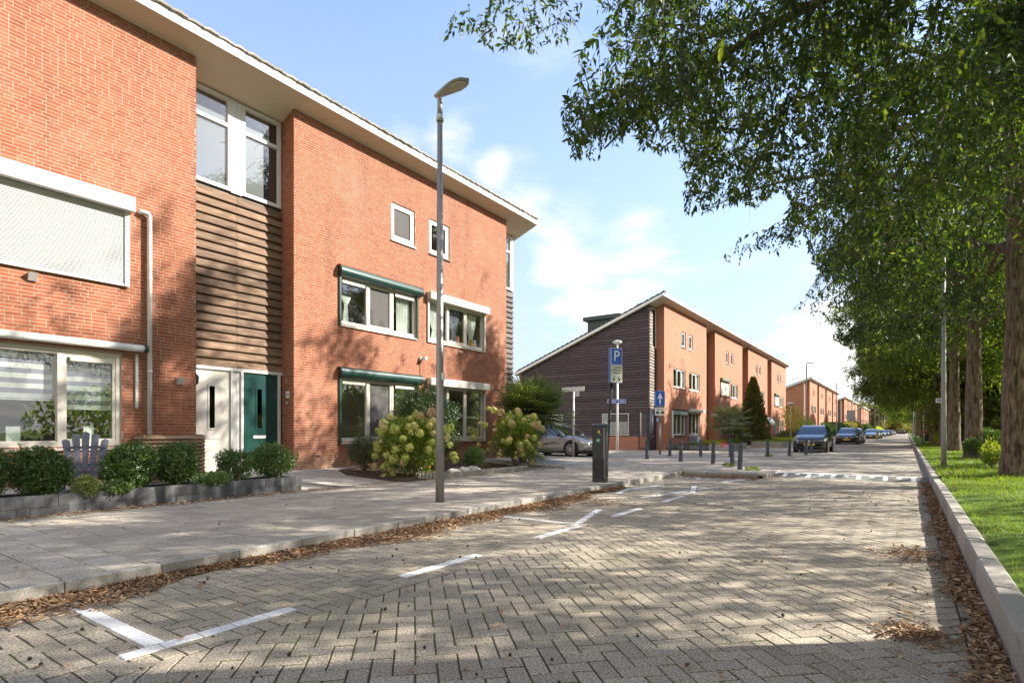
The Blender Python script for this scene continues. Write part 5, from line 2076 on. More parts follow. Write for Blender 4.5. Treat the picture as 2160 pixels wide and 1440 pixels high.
# street name plate on the slim lamp
xm, ym = XM, YM
t = thing('street_nameplate', 'blue street name plate with white edge on the slim lamp', 'sign', (xm, ym - .1, 2.9))
ctr = Vector((xm, ym - .08, 3.0)); fx = Vector((math.cos(rad(28)), math.sin(rad(28)), 0)); nrm = Vector((fx.y, -fx.x, 0))
m = MB(); m.obox(ctr, fx * .52, nrm * .008, (0, 0, .12)); pl = part('plate', m, M_SIGNW, t)
m = MB(); m.obox(ctr + nrm * .0095, fx * .49, nrm * .0015, (0, 0, .095)); part('blue_field', m, M_BLUE, pl)
m = MB(); u = -.40
while u < .40:
    l = R.uniform(.03, .055)
    if not -.03 < u < .02:
        m.obox(ctr + nrm * .0125 + fx * u + Vector((0, 0, R.choice((-.004, .006)))), fx * l * .34, nrm * .001, (0, 0, R.choice((.03, .05))))
    u += l
part('white_letters', m, M_SIGNW, pl)

# T shaped sign seen from behind
x, y = ground(1210, 963, .1)
t = thing('direction_sign', 'white double board sign seen from behind before the silver car', 'sign', (x, y, Z_PL))
m = MB(); m.tube([(x, y, Z_PL), (x, y, 1.55), (x, y, 3.2)], [.052, .05, .036], 10); m.tube([(x, y, 1.50), (x, y, 1.58)], .056, 10); part('pole', m, M_STEEL, t, smooth=True)
for sgn in (-1, 1):
    m = MB(); m.obox((x + sgn * .29, y - .045, 3.13), (.28, -.03 * sgn, 0), (.001, .012, 0), (0, 0, .105)); pl = part('board', m, M_CREAM, t)
    m = MB(); m.obox((x + sgn * .29, y - .0595, 3.13), (.262, -.03 * sgn, 0), (.0002, .002, 0), (0, 0, .088)); part('board_back', m, M_CURT, pl)

# one way sign
x, y = ground(1392, 958, .1)
t = thing('one_way_sign', 'blue square sign with white upward arrow on a grey pole', 'sign', (x, y, Z_PL))
m = MB(); m.tube([(x, y, Z_PL), (x, y, 1.65)], .052, 10); m.tube([(x, y, 1.65), (x + .02, y, 3.28)], .030, 10); part('pole', m, M_GALV, t, smooth=True)
th = rad(42); fx = Vector((math.cos(th), math.sin(th), 0)); nrm = Vector((fx.y, -fx.x, 0))
ctr = Vector((x + .02, y - .06, 2.86))
m = MB(); m.obox(ctr, fx * .25, nrm * .022, (0, 0, .375)); bs = part('blue_panel', m, pmat('sign_edge_blue', (.10, .28, .66), .4, .04, 3), t)
m = MB(); m.obox(ctr + nrm * .0235, fx * .215, nrm * .0015, (0, 0, .335)); part('blue_field', m, M_BLUE, bs)
m = MB(); b_ = ctr + nrm * .0265
m.prism([b_ + fx * .04 + Vector((0, 0, -.27)), b_ + fx * .04 + Vector((0, 0, .02)), b_ + fx * .14 + Vector((0, 0, -.02)), b_ + Vector((0, 0, .29)), b_ - fx * .14 + Vector((0, 0, -.02)), b_ - fx * .04 + Vector((0, 0, .02)), b_ - fx * .04 + Vector((0, 0, -.27))], nrm * .002)
part('white_arrow', m, M_SIGNW, bs)
c2 = ctr + Vector((0, 0, -.64))
m = MB(); m.obox(c2, fx * .25, nrm * .018, (0, 0, .20)); b2 = part('sub_panel', m, M_CURT, t)
text(t, 'uitgezonderd', .078, c2 + nrm * .02 + Vector((0, 0, .12)), (PI / 2, 0, th), M_TEXT, sx=.85)
for sgn in (-1, 1):
    m = MB()
    for q in (-.043, .043):
        o_ = c2 + nrm * .019 + fx * (sgn * .13 + q) + Vector((0, 0, -.07))
        pts = []
        for k in range(12):
            a = 2 * PI * k / 12
            pts.append(o_ + fx * (.045 * math.cos(a)) + Vector((0, 0, .045 * math.sin(a))))
        m.prism(pts, nrm * .0015)
    m.obox(c2 + nrm * .019 + fx * (sgn * .13) + Vector((0, 0, -.01)), fx * .05 + Vector((0, 0, .02)), nrm * .001, Vector((0, 0, .030)))
    part('cycle_symbol', m, M_TEXT, b2)
m = MB(); m.cbox(x - .17, x - .03, y - .05, y + .04, 1.72, 1.90, .01); part('blue_tag', m, pmat('pale_blue_box', (.25, .36, .60), .5, .05, 3), t)
t = thing('road_sign', 'grey sign seen from behind among the far parked cars', 'sign', (-6.0, 86, PV_Z))
m = MB(); m.tube([(-6.0, 86, PV_Z), (-6.0, 86, 3.6)], .04, 8); part('pole', m, M_GALV, t)
m = MB(); m.box(-6.5, -5.5, 85.93, 85.96, 2.7, 4.0); part('panel', m, pmat('sign_back_grey', (.30, .30, .30), .5, .1, 3), t)

# ================================================================== CARS
M_CARWIN = pmat('car_window', (.018, .022, .026), .03, .2, 2, spec=1.0, coat=1.0)
M_RIM = pmat('alloy_rim', (.55, .53, .49), .3, .1, 9, metal=.8)
M_TYRE = pmat('tyre_rubber', (.018, .018, .018), .85, .2, 20)
M_HEADL = pmat('headlamp_lens', (.62, .64, .66), .08, .3, 25, spec=1.0, coat=.8)
M_CHROME = pmat('chrome', (.70, .70, .70), .12, .05, 5, metal=1.0)


def car(label, loc, heading, paint, group, length=4.2, width=1.78, height=1.46, detail=True, cat='car', name='parked_car'):
    t = thing(name, label, cat, loc, group, rotz=heading)
    Lh, W = length / 2, width / 2
    sx, sy, sz = Lh / 2.1, W / .885, height / 1.46
    st = [(-2.10, .62, .42, .70, .80), (-2.03, .79, .30, .86, .94), (-1.75, .87, .24, .92, .98), (-.9, .885, .20, .93, .97), (.5, .885, .20, .91, .95),
          (.92, .885, .20, .89, .98), (1.35, .875, .21, .84, .92), (1.70, .85, .22, .76, .83), (1.92, .79, .24, .68, .74), (2.05, .69, .27, .60, .65), (2.10, .60, .32, .52, .56)]
    m = MB(); vs = []
    def sec(x, w, zb, zs, zt):
        half = [(.55 * w, zb), (.93 * w, zb + .02), (.99 * w, zb + .12), (w, .5 * (zb + zs) - .04), (w * .985, zs - .10), (w * .955, zs), (w * .80, zt - .015), (w * .4, zt)]
        return [(x, y, z) for y, z in half] + [(x, -y, z) for y, z in half[::-1]]
    ns = 16
    for s_ in st:
        vs += [(x * sx, y * sy, z * sz) for x, y, z in sec(*s_)]
    fs = [(i * ns + k, (i + 1) * ns + k, (i + 1) * ns + (k + 1) % ns, i * ns + (k + 1) % ns) for i in range(len(st) - 1) for k in range(ns)]
    fs += [tuple(range(ns)), tuple((len(st) - 1) * ns + k for k in range(ns - 1, -1, -1))]
    m.add(vs, fs)
    body = part('body', m, paint, t, smooth=True, local=True)
    prof = [(1.02, .93), (.62, 1.18), (.28, 1.37), (-.05, 1.445), (-.6, 1.46), (-1.15, 1.43), (-1.50, 1.34), (-1.78, 1.12), (-1.95, .93)]
    hw = lambda z: .84 - (z - .93) * .46 - (.05 if z > 1.42 else 0)
    m = MB(); n = len(prof)
    vs = [(x * sx, hw(z) * sy, z * sz) for x, z in prof] + [(x * sx, -hw(z) * sy, z * sz) for x, z in prof]
    fs = [(i, i + 1, n + i + 1, n + i) for i in range(n - 1)] + [tuple(range(n - 1, -1, -1)), tuple(range(n, 2 * n))]
    m.add(vs, fs)
    part('roof', m, paint, t, local=True)
    # glazing: panels standing just proud of the roof shell
    def ws(i0, i1, a0, a1, nm):
        (xa, za), (xb, zb_) = prof[i0], prof[i1]
        mm = MB()
        p = lambda tt, e: (xa + (xb - xa) * tt, za + (zb_ - za) * tt, e)
        nx, nz = (zb_ - za), -(xb - xa)
        l = math.hypot(nx, nz); nx, nz = nx / l * .008, nz / l * .008
        if nz < 0 or (abs(nz) < .004): nx, nz = abs(nx) * (1 if xa > 0 else -1), abs(nz)
        q = []
        for tt in (a0, a1):
            x, z, _ = p(tt, 0)
            w = hw(z) * .93
            q.append(((x + nx) * sx, w * sy, (z + nz) * sz)); q.append(((x + nx) * sx, -w * sy, (z + nz) * sz))
        mm.add([q[0], q[1], q[3], q[2]], [(0, 1, 2, 3)])
        return mm
    mm = MB()
    for i0, i1, a0, a1 in ((0, 1, .08, 1.0), (1, 2, 0, .95)):
        w_ = ws(i0, i1, a0, a1, ''); mm.add(w_.v, w_.f)
    part('windscreen', mm, M_CARWIN, t, local=True)
    mm = MB(); w_ = ws(6, 7, .1, 1, ''); mm.add(w_.v, w_.f); w_ = ws(7, 8, 0, .6, ''); mm.add(w_.v, w_.f); part('rear_window', mm, M_CARWIN, t, local=True)
    for sgn in (-1, 1):
        for poly in ([(.86, .97), (.34, 1.31), (.06, 1.385), (-.34, 1.395), (-.34, .97)], [(-.42, .97), (-.42, 1.395), (-1.05, 1.375), (-1.38, 1.28), (-1.55, .99)]):
            mm = MB()
            pts = [(x * sx, sgn * (hw(z) + .008) * sy, z * sz) for x, z in poly]
            mm.add(pts, [tuple(range(len(pts)))])
            part('side_window', mm, M_CARWIN, t, local=True)
        mm = MB(); mm.obox((.70 * sx, sgn * (W + .07), .99 * sz), (.06, 0, 0), (0, .075, 0), (0, 0, .055)); part('mirror', mm, M_BLACK, t, local=True)
        # headlamp wraps round the corner
        mm = MB()
        hl = [(1.50, .875, .71), (1.88, .80, .60), (2.055, .60, .555), (2.06, .56, .645), (1.95, .70, .70), (1.62, .855, .80)]
        mm.add([((x + .012) * sx, sgn * (y + .012) * sy, z * sz) for x, y, z in hl], [tuple(range(6))] if sgn > 0 else [tuple(range(5, -1, -1))])
        part('headlamp', mm, M_HEADL, t, local=True)
        mm = MB(); mm.obox((-1.98 * sx, sgn * .76 * sy, .80 * sz), (.06, 0, 0), (0, .07, 0), (0, 0, .10)); part('tail_lamp', mm, pmat('tail_red_%s' % t.name, (.35, .01, .01), .2, .1, 4, coat=.5) if sgn < 0 else M_BLACK, t, local=True)
    # front: grille, badge, plate, intake
    mm = MB(); mm.obox((2.085 * sx, 0, .575 * sz), (.03, 0, 0), (0, .50 * sy, 0), (0, 0, .040)); gr = part('grille', mm, M_BLACK, t, local=True)
    mm = MB(); mm.obox((2.118 * sx, 0, .585 * sz), (.004, 0, 0), (0, .49 * sy, 0), (0, 0, .006)); part('chrome_strip', mm, M_CHROME, gr, local=True)
    mm = MB(); mm.lathe((2.112 * sx, 0, .582 * sz), [(.055, 0), (.055, .012), (.02, .016)], 14, axis='x'); part('badge', mm, M_CHROME, t, local=True)
    mm = MB(); mm.obox((2.095 * sx, 0, .43 * sz), (.02, 0, 0), (0, .26, 0), (0, 0, .056)); part('number_plate', mm, M_YELLOW, t, local=True)
    mm = MB(); mm.obox((2.07 * sx, 0, .31 * sz), (.03, 0, 0), (0, .55 * sy, 0), (0, 0, .058)); part('air_intake', mm, M_BLACK, t, local=True)
    mm = MB(); mm.box(-1.98 * sx, 2.0 * sx, -.76 * sy, .76 * sy, .13, .30); part('underside', mm, M_BLACK, t, local=True)
    # wheels
    for fx_ in (1.30, -1.28):
        for sgn in (-1, 1):
            r = .325
            mm = MB(); yv = sgn * (W - .085)
            mm.lathe((fx_ * sx, yv, r + .03), [(.40, -.07), (.40, .0865 if sgn > 0 else -.0865)] if sgn > 0 else [(.40, .07), (.40, -.0865)], 22, axis='y')
            part('wheel_arch', mm, M_BLACK, t, local=True)
            mm = MB()
            mm.lathe((fx_ * sx, yv, r), [(.235, -.09), (r - .02, -.10), (r, -.07), (r, .07), (r - .02, .10), (.235, .09)], 24, axis='y', cap=False)
            wh = part('wheel', mm, M_TYRE, t, local=True, smooth=False)
            mm = MB(); of = sgn * .095
            mm.lathe((fx_ * sx, yv + of, r), [(.232, -.012 * sgn), (.240, 0), (.215, .006 * sgn)], 24, axis='y', cap=False)
            mm.lathe((fx_ * sx, yv + of, r), [(.055, -.01 * sgn), (.055, .012 * sgn)], 12, axis='y')
            for k in range(10):
                a = 2 * PI * k / 10
                d = Vector((math.cos(a), 0, math.sin(a))); s2 = Vector((-math.sin(a), 0, math.cos(a)))
                c_ = Vector((fx_ * sx, yv + of + .004 * sgn, r)) + d * .135
                mm.obox(c_, d * .085, s2 * .016, (0, .006, 0))
            part('rim', mm, M_RIM, wh, local=True)
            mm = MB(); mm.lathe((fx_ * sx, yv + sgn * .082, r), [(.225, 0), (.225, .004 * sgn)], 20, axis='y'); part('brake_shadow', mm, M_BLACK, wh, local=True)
    return t


def paint(name, c, metal=.35):
    return pmat(name, c, .28, .03, 2, metal=metal, coat=1.0)


P_BEIGE, P_NAVY, P_DARK, P_SILV, P_LBLUE, P_GREYM, P_WHITE = (paint('paint_champagne', (.40, .38, .345), .6), paint('paint_navy', (.008, .010, .020), .1), paint('paint_darkbrown', (.028, .026, .025), .3),
    paint('paint_silver', (.42, .43, .44), .6), paint('paint_paleblue', (.16, .24, .36), .4), paint('paint_graphite', (.06, .065, .07), .4), paint('paint_white', (.62, .62, .62), .0))
cg = 'cars parked along the street'
car('silvery beige hatchback in the side street behind the palm and hydrangea', (-13.65, 23.35, Z_PL), rad(-6), P_BEIGE, cg, 4.25, 1.79, 1.45)
HD = -PI / 2
car('small dark blue hatchback parked first behind the bollards', (-4.28, 35.6, Z_PL), HD, P_NAVY, cg, 3.6, 1.66, 1.49)
cars = [(58.5, P_DARK, 'dark brown hatchback parked second along the kerb', 3.9, 1.75), (65.0, P_SILV, 'silver car parked right behind the dark brown hatchback', 4.2, 1.78),
        (97.5, P_LBLUE, 'pale blue car with yellow plate parked past the yellow posts', 4.2, 1.78), (106.0, P_WHITE, 'white car parked behind the pale blue one', 4.2, 1.78),
        (113.0, P_GREYM, 'graphite car parked behind the white one', 4.2, 1.78), (134.0, P_LBLUE, 'blue grey car with orange plate farther down the parked row', 4.2, 1.78)]
for y, p, lab, l_, w_ in cars:
    car(lab, (-4.28, y, Z_PL), HD, p, cg, l_, w_)
base = car('dark car parked beyond the blue grey one, far down the row', (-4.28, 158, Z_PL), HD, P_GREYM, cg)
for k, (y, p) in enumerate(((166, P_WHITE), (174, P_SILV), (190, P_GREYM), (198, P_LBLUE), (207, P_WHITE), (222, P_NAVY), (232, P_SILV), (243, P_DARK), (258, P_GREYM))):
    c = copy_tree(base)
    c.location.y = y
    c['label'] = 'tiny parked car near the end of the street, %s of the farthest nine' % (ORD[k] if k < 8 else 'last')
    for o in c.children:
        if o.name.split('.')[0] in ('body', 'roof'):
            o.data = o.data.copy(); o.data.materials[0] = p
car('lone car driving away at the far end of the road', (-1.6, 250, Z_PL), PI / 2, P_DARK, cg, 4.4, 1.85, 1.7)

# ================================================================== GARDEN WALL, CHAIR, EDGING
t = thing('planter_wall', 'long low planter of dark anthracite blocks along the pavement', 'planter', (-9.6, 3.4, PV_Z))
X0, X1p = -9.98, -9.375
for row in range(2):
    z0 = PV_Z - .02 + row * .145
    z1 = z0 + .142 + (.012 if row else 0)
    y = -.6 - (.30 if row else 0)
    while y < 6.43:
        ye = min(y + .60, 6.43)
        if ye - y > .05:
            m = MB(); m.cbox(X1p - .12, X1p + R.uniform(-.004, .002), y + .002, ye - .002, z0, z1, .005); part('block', m, M_PLANTER, t)
        y += .60
    m = MB(); m.cbox(X0, X1p - .125, 6.31, 6.428, z0, z1, .005); part('block', m, M_PLANTER, t)
    y = -.6
    while y < 6.3:
        m = MB(); m.cbox(X0, X0 + .12, y + .002, min(y + .6, 6.305) - .002, z0, z1, .005); part('block', m, M_PLANTER, t); y += .6
m = MB(); m.box(X0 + .12, X1p - .12, -.6, 6.31, PV_Z, PV_Z + .20); part('soil', m, M_SOIL, t)

# slatted plastic garden chair
cxy = (-11.05, on_x(178, 950, -11.05)[0])
t = thing('garden_chair', 'slate blue plastic chair with fanned slatted back by the window', 'chair', (cxy[0], cxy[1], .255), rotz=rad(-20))
m = MB()
m.prism([(.36, -.26, .34), (.36, .26, .34), (-.20, .24, .24), (-.20, -.24, .24)], (0, 0, .03)); m.box(.34, .38, -.26, .26, .26, .37)
part('seat', m, M_CHAIR, t, local=True)
for k in range(5):
    s = (k - 2)
    m = MB()
    hb = .98 - .035 * s * s * .9
    y0, y1 = s * .085, s * .135
    m.prism([(-.19, y0 - .036, .25), (-.19, y0 + .036, .25), (-.44, y1 + .055, hb - .02), (-.445, y1, hb + .012), (-.44, y1 - .055, hb - .02)], (-.02, 0, -.004))
    part('back_slat', m, M_CHAIR, t, local=True)
m = MB(); m.obox((-.27, 0, .42), (.012, 0, 0), (0, .27, 0), (0, 0, .035)); m.obox((-.37, 0, .72), (.012, 0, 0), (0, .26, 0), (0, 0, .025)); part('back_rail', m, M_CHAIR, t, local=True)
for sgn in (-1, 1):
    m = MB(); m.prism([(.40, sgn * .25, .53), (.40, sgn * .39, .53), (-.10, sgn * .37, .56), (-.34, sgn * .29, .56), (-.34, sgn * .24, .56), (-.1, sgn * .26, .56)], (0, 0, .028)); part('armrest', m, M_CHAIR, t, local=True)
    m = MB(); m.prism([(.38, sgn * .29, 0), (.30, sgn * .29, 0), (.22, sgn * .28, .34), (.24, sgn * .28, .54), (.38, sgn * .28, .54)], (0, sgn * .035, 0)); part('leg', m, M_CHAIR, t, local=True)
    m = MB(); m.prism([(-.42, sgn * .27, 0), (-.34, sgn * .27, 0), (-.18, sgn * .25, .30), (-.24, sgn * .25, .56), (-.32, sgn * .25, .56), (-.28, sgn * .25, .3)], (0, sgn * .03, 0)); part('leg', m, M_CHAIR, t, local=True)

# planting bed of house B and C with a palisade edge
m = MB()
bedpts = [(-9.1, 8.85), (-9.02, 10.0), (-9.0, 13.6), (-9.6, 14.3), (-12.1, 14.4), (-12.1, 10.6), (-11.6, 9.0), (-10.8, 8.6)]
m.prism([(p[0], p[1], yz(p[0]) - .05) for p in bedpts], (0, 0, .075))
o = structure('flower_bed', m, M_SOIL)
ed = thing('palisade_edging', 'row of short grey concrete palisades edging the hydrangea bed', 'garden edging', (-9.0, 11.8, PV_Z))
pts = [(-9.35, 9.55), (-9.03, 9.95), (-8.99, 13.5), (-9.10, 13.75)]
m0 = MB(); m0.lathe((0, 0, 0), [(.036, -.05), (.036, .125), (.026, .14)], 9); mep = m0.mesh('palisade', M_KERB)
for a, b in zip(pts[:-1], pts[1:]):
    a, b = Vector(a), Vector(b); n = max(1, int((b - a).length / .075))
    for k in range(n):
        p = a + (b - a) * (k / n)
        child('palisade', mep, ed, (p.x, p.y, PV_Z + R.uniform(-.008, .008)))
for k, (px_, py_, r, lab) in enumerate(((955, 994, .20, 'rounded pale boulder at the left behind the palisade edging'), (978, 990, .19, 'middle rounded boulder behind the palisade edging'), (997, 989, .22, 'largest rounded boulder beside the variegated bush'), (822, 985, .15, 'boulder half hidden by the left hydrangea'))):
    x, y = ground(px_, py_ + 6, .16)
    t = thing('boulder', lab, 'boulder', (x, y, .14), 'garden boulders')
    m = MB(); vs = []; nu, nv = 12, 7
    for j in range(nv + 1):
        for i in range(nu):
            a, b = 2 * PI * i / nu, PI * j / nv
            rr = r * (1 + .12 * math.sin(3 * a + k) * math.sin(2 * b + k) + R.uniform(-.03, .03))
            vs.append((x + rr * math.sin(b) * math.cos(a) * 1.2, y + rr * math.sin(b) * math.sin(a), .17 + rr * .7 * math.cos(b)))
    fs = [(j * nu + i, j * nu + (i + 1) % nu, (j + 1) * nu + (i + 1) % nu, (j + 1) * nu + i) for j in range(nv) for i in range(nu)]
    m.add(vs, fs); part('stone', m, M_STONE, t, smooth=True)
# raised edge behind, bounding the bed of the second hydrangea
t = thing('garden_kerb', 'low concrete garden kerb behind the right hydrangea', 'garden edging', (-10.4, 14.9, .16))
for k in range(5):
    m = MB(); m.cbox(-12.0 + k * .72, -12.0 + k * .72 + .71, 14.75, 14.85, .05, .27 - k * .018, .012); part('edging_stone', m, M_KERB, t)
# second terrace front gardens: low planters
def low_planter(pts, h, label, mat, z=Z_PL):
    t = thing('low_planter', label, 'planter', (*pts[0], z), 'low garden planters of the second terrace')
    n = len(pts)
    for a, b in zip(pts, pts[1:] + pts[:1]):
        a, b = Vector(a), Vector(b); k = max(1, int((b - a).length / .6))
        d = (b - a) / k; s_ = Vector((-d.y, d.x)).normalized() * .05
        for i in range(k):
            c = a + d * (i + .5)
            m = MB(); m.obox((c.x, c.y, z + h / 2), (d.x * .495, d.y * .495, 0), (s_.x, s_.y, 0), (0, 0, h / 2)); part('block', m, mat, t)
    m = MB(); m.prism([(p[0], p[1], z) for p in pts], (0, 0, h - .05)); part('soil', m, M_SOIL, t)


low_planter([(-12.0, 34.2), (-9.5, 34.2), (-9.5, 37.5), (-12.0, 37.5)], .30, 'low dark planter under the flowered awning', M_PLANTER)
low_planter([(-9.5, 33.9), (-8.3, 33.9), (-8.3, 37.5), (-9.45, 37.5)], .40, 'pale concrete planter under the small fan palm', M_KERB)
low_planter([(-8.7, 41.0), (-6.9, 41.0), (-6.9, 43.4), (-8.7, 43.4)], .42, 'pale concrete planter beside the green ground cover', M_KERB)

# ================================================================== PLANTS
def leaf_cloud(n_pts, tips, normals, ln, wd, fold=.25):
    """4-vertex leaves folded along the midrib. All arrays (n,3) / (n,)."""
    t = tips / np.linalg.norm(tips, axis=1)[:, None]
    s = np.cross(t, normals); s /= np.linalg.norm(s, axis=1)[:, None] + 1e-9
    u = np.cross(s, t)
    n = len(n_pts)
    V = np.empty((n, 4, 3), np.float32)
    V[:, 0] = n_pts
    V[:, 1] = n_pts + t * (ln * .42)[:, None] + s * (wd * .5)[:, None] + u * (wd * fold)[:, None]
    V[:, 2] = n_pts + t * ln[:, None]
    V[:, 3] = n_pts + t * (ln * .42)[:, None] - s * (wd * .5)[:, None] + u * (wd * fold)[:, None]
    F = np.array([(0, 1, 2), (0, 2, 3)])[None] + (np.arange(n) * 4)[:, None, None]
    return V.reshape(-1, 3), F.reshape(-1, 3)


def rand_unit(g, n):
    v = g.normal(0, 1, (n, 3))
    return v / np.linalg.norm(v, axis=1)[:, None]


def bush_points(g, n, rx, ry, rz, lumps=9, shell=.55):
    """points through a lumpy mound, denser near the skin; origin at the foot"""
    d = rand_unit(g, n)
    lc = rand_unit(g, lumps); la = g.uniform(.10, .42, lumps); lw = g.uniform(8, 26, lumps)
    bumpv = np.zeros(n)
    for c, a, w in zip(lc, la, lw):
        bumpv = np.maximum(bumpv, a * np.exp(-w * (1 - d @ c)))
    r = (shell + (1 - shell) * g.random(n) ** .5) * (.76 + bumpv)
    p = d * r[:, None] * np.array([rx, ry, rz])
    return p, d


def shrub(name, label, cat, x, y, z, rx, ry, h, n, ln, wd, mat, seed, group=None, up=.4, out=.9, lumps=9, stems=7, zlow=.12, shell=.5, tuft=0, spread=.5):
    g = np.random.default_rng(seed)
    t = thing(name, label, cat, (x, y, z), group)
    p, d = bush_points(g, n, rx, ry, h / 2, lumps, shell)
    p[:, 2] += h / 2 * (1 + zlow)
    keep = p[:, 2] > .02
    p, d = p[keep], d[keep]
    if tuft:                                            # leaves gather on short twigs
        k = len(p) // tuft
        tw = p[:k]; td = d[:k]
        tip = td * out + np.array([0, 0, up]) + g.normal(0, .35, (k, 3))
        tip /= np.linalg.norm(tip, axis=1)[:, None]
        idx = np.repeat(np.arange(k), tuft)
        s_ = g.random(len(idx))
        p = tw[idx] + tip[idx] * (s_ * ln * 2.6)[:, None]
        rad_ = g.normal(0, 1, (len(idx), 3))
        d = tip[idx] * .5 + rad_ * .8
        tips = d
    else:
        tips = d * out + np.array([0, 0, up]) + g.normal(0, spread, (len(p), 3))
    m_ = len(p)
    l = g.uniform(.7, 1.25, m_) * ln
    V, F = leaf_cloud(p, tips, rand_unit(g, m_), l, l * wd / ln)
    o = link('foliage', np_mesh('foliage', V, F, mat), t)
    if stems:
        mb = MB()
        for k in range(stems):
            a = 2 * PI * k / stems + g.uniform(-.3, .3); q = g.uniform(.25, .75)
            mb.tube([(.03 * math.cos(a), .03 * math.sin(a), -.03), (rx * q * .45 * math.cos(a), ry * q * .45 * math.sin(a), h * .3), (rx * q * math.cos(a), ry * q * math.sin(a), h * .72)], [.016, .011, .004], 5)
        part('stems', mb, M_BARK, t, local=True)
    return t


def px_shrub(px0, px1, py0, py1, wx, **k):
    """centre (y) and radii from the extent seen at depth plane x = wx"""
    y0, _ = on_x(px0, 960, wx); y1, _ = on_x(px1, 960, wx)
    _, zt = on_x((px0 + px1) / 2, py0, wx)
    return (y0 + y1) / 2, abs(y1 - y0) / 2, zt


gi = 'clipped dark evergreen shrubs in the dark planter'
for k, (a, b, top, dens, lab) in enumerate(((-75, 18, 936, 1.0, 'dark evergreen shrub cut off by the left picture edge'), (16, 156, 944, 1.5, 'dark evergreen shrub left of the plastic chair'), (203, 343, 932, 1.7, 'broad dark evergreen shrub right of the plastic chair'),
        (322, 423, 931, 1.3, 'dark evergreen shrub before the slatted wooden box'), (458, 530, 948, .8, 'narrow dark evergreen shrub before the white door'), (524, 622, 936, 1.0, 'dark evergreen shrub at the right end of the planter'))):
    yv, ry, zt = px_shrub(a, b, top, 0, -9.66)
    h = zt - .30
    shrub('evergreen_shrub', lab, 'shrub', -9.66, yv, .30, min(.30, ry * 1.15), ry, h, int(9000 * dens), .034, .017, M_ILEX, 40 + k, gi, lumps=14, stems=8, tuft=9, up=.7, shell=.35, zlow=.06)
for k, (a, b, top, mat, lab) in enumerate(((148, 215, 1000, M_VARI, 'cream variegated low plant spilling over the planter beside the chair'), (205, 288, 1012, M_VARIG, 'greener variegated creeper right of the cream one'), (395, 500, 990, M_VARIG, 'variegated creeper hanging over the planter before the white door'))):
    yv, ry, zt = px_shrub(a, b, top, 0, -9.48)
    shrub('variegated_plant', lab, 'plant', -9.46, yv, .33, .17, ry, max(.16, zt - .31), 2600, .045, .024, mat, 60 + k, 'variegated plants in the dark planter', stems=4, lumps=10, up=.3, shell=.3, zlow=-.25)

# big glossy bush, yew, small variegated bush
shrub('glossy_bush', 'tall glossy green bush between the two ground floor windows', 'bush', -10.9, 11.35, .27, .80, 1.0, 2.15, 17000, .065, .034, M_EUON, 70, lumps=34, up=.3, stems=9, shell=.55, zlow=.02, spread=.7, tuft=6)
yv, ry, zt = px_shrub(733, 800, 918, 0, -10.9)
shrub('yew_bush', 'upright dark yew bush left of the hydrangea', 'bush', -10.9, yv, .24, .42, ry, zt - .22, 9000, .05, .008, M_YEW, 71, up=1.2, out=.5, lumps=8, tuft=10, stems=8, zlow=.02, shell=.3)
shrub('variegated_bush', 'small pale edged bush beside the boulders', 'bush', -9.9, on_x(1000, 970, -9.9)[0], .19, .33, .42, .62, 5200, .04, .020, M_VARIG, 72, lumps=12, up=.6, shell=.35, stems=6)

# hydrangeas: leafy body, separate flower heads
def flower_mesh(seed, n=260, rx=.075, h=.17):
    g = np.random.default_rng(seed)
    d = rand_unit(g, n)
    p = d * np.array([rx, rx, h / 2]) * g.uniform(.82, 1.04, (n, 1))
    p[:, :2] *= (1.12 - .35 * (p[:, 2:3] / (h / 2)))
    p[:, 2] += h / 2
    V, F = [], []
    s = g.uniform(.007, .013, n)
    a = np.cross(d, rand_unit(g, n)); a /= np.linalg.norm(a, axis=1)[:, None]
    b = np.cross(d, a)
    V = np.empty((n, 4, 3), np.float32)
    V[:, 0] = p + a * s[:, None]; V[:, 1] = p + b * s[:, None]; V[:, 2] = p - a * s[:, None]; V[:, 3] = p - b * s[:, None]
    return np_mesh('flower_head', V.reshape(-1, 3), (np.array([(0, 1, 2, 3)])[None] + (np.arange(n) * 4)[:, None, None]).reshape(-1, 4), M_PETAL)


FL = [flower_mesh(s, 280, rx, h) for s, rx, h in ((1, .075, .16), (2, .085, .19), (3, .065, .13), (4, .09, .15))]


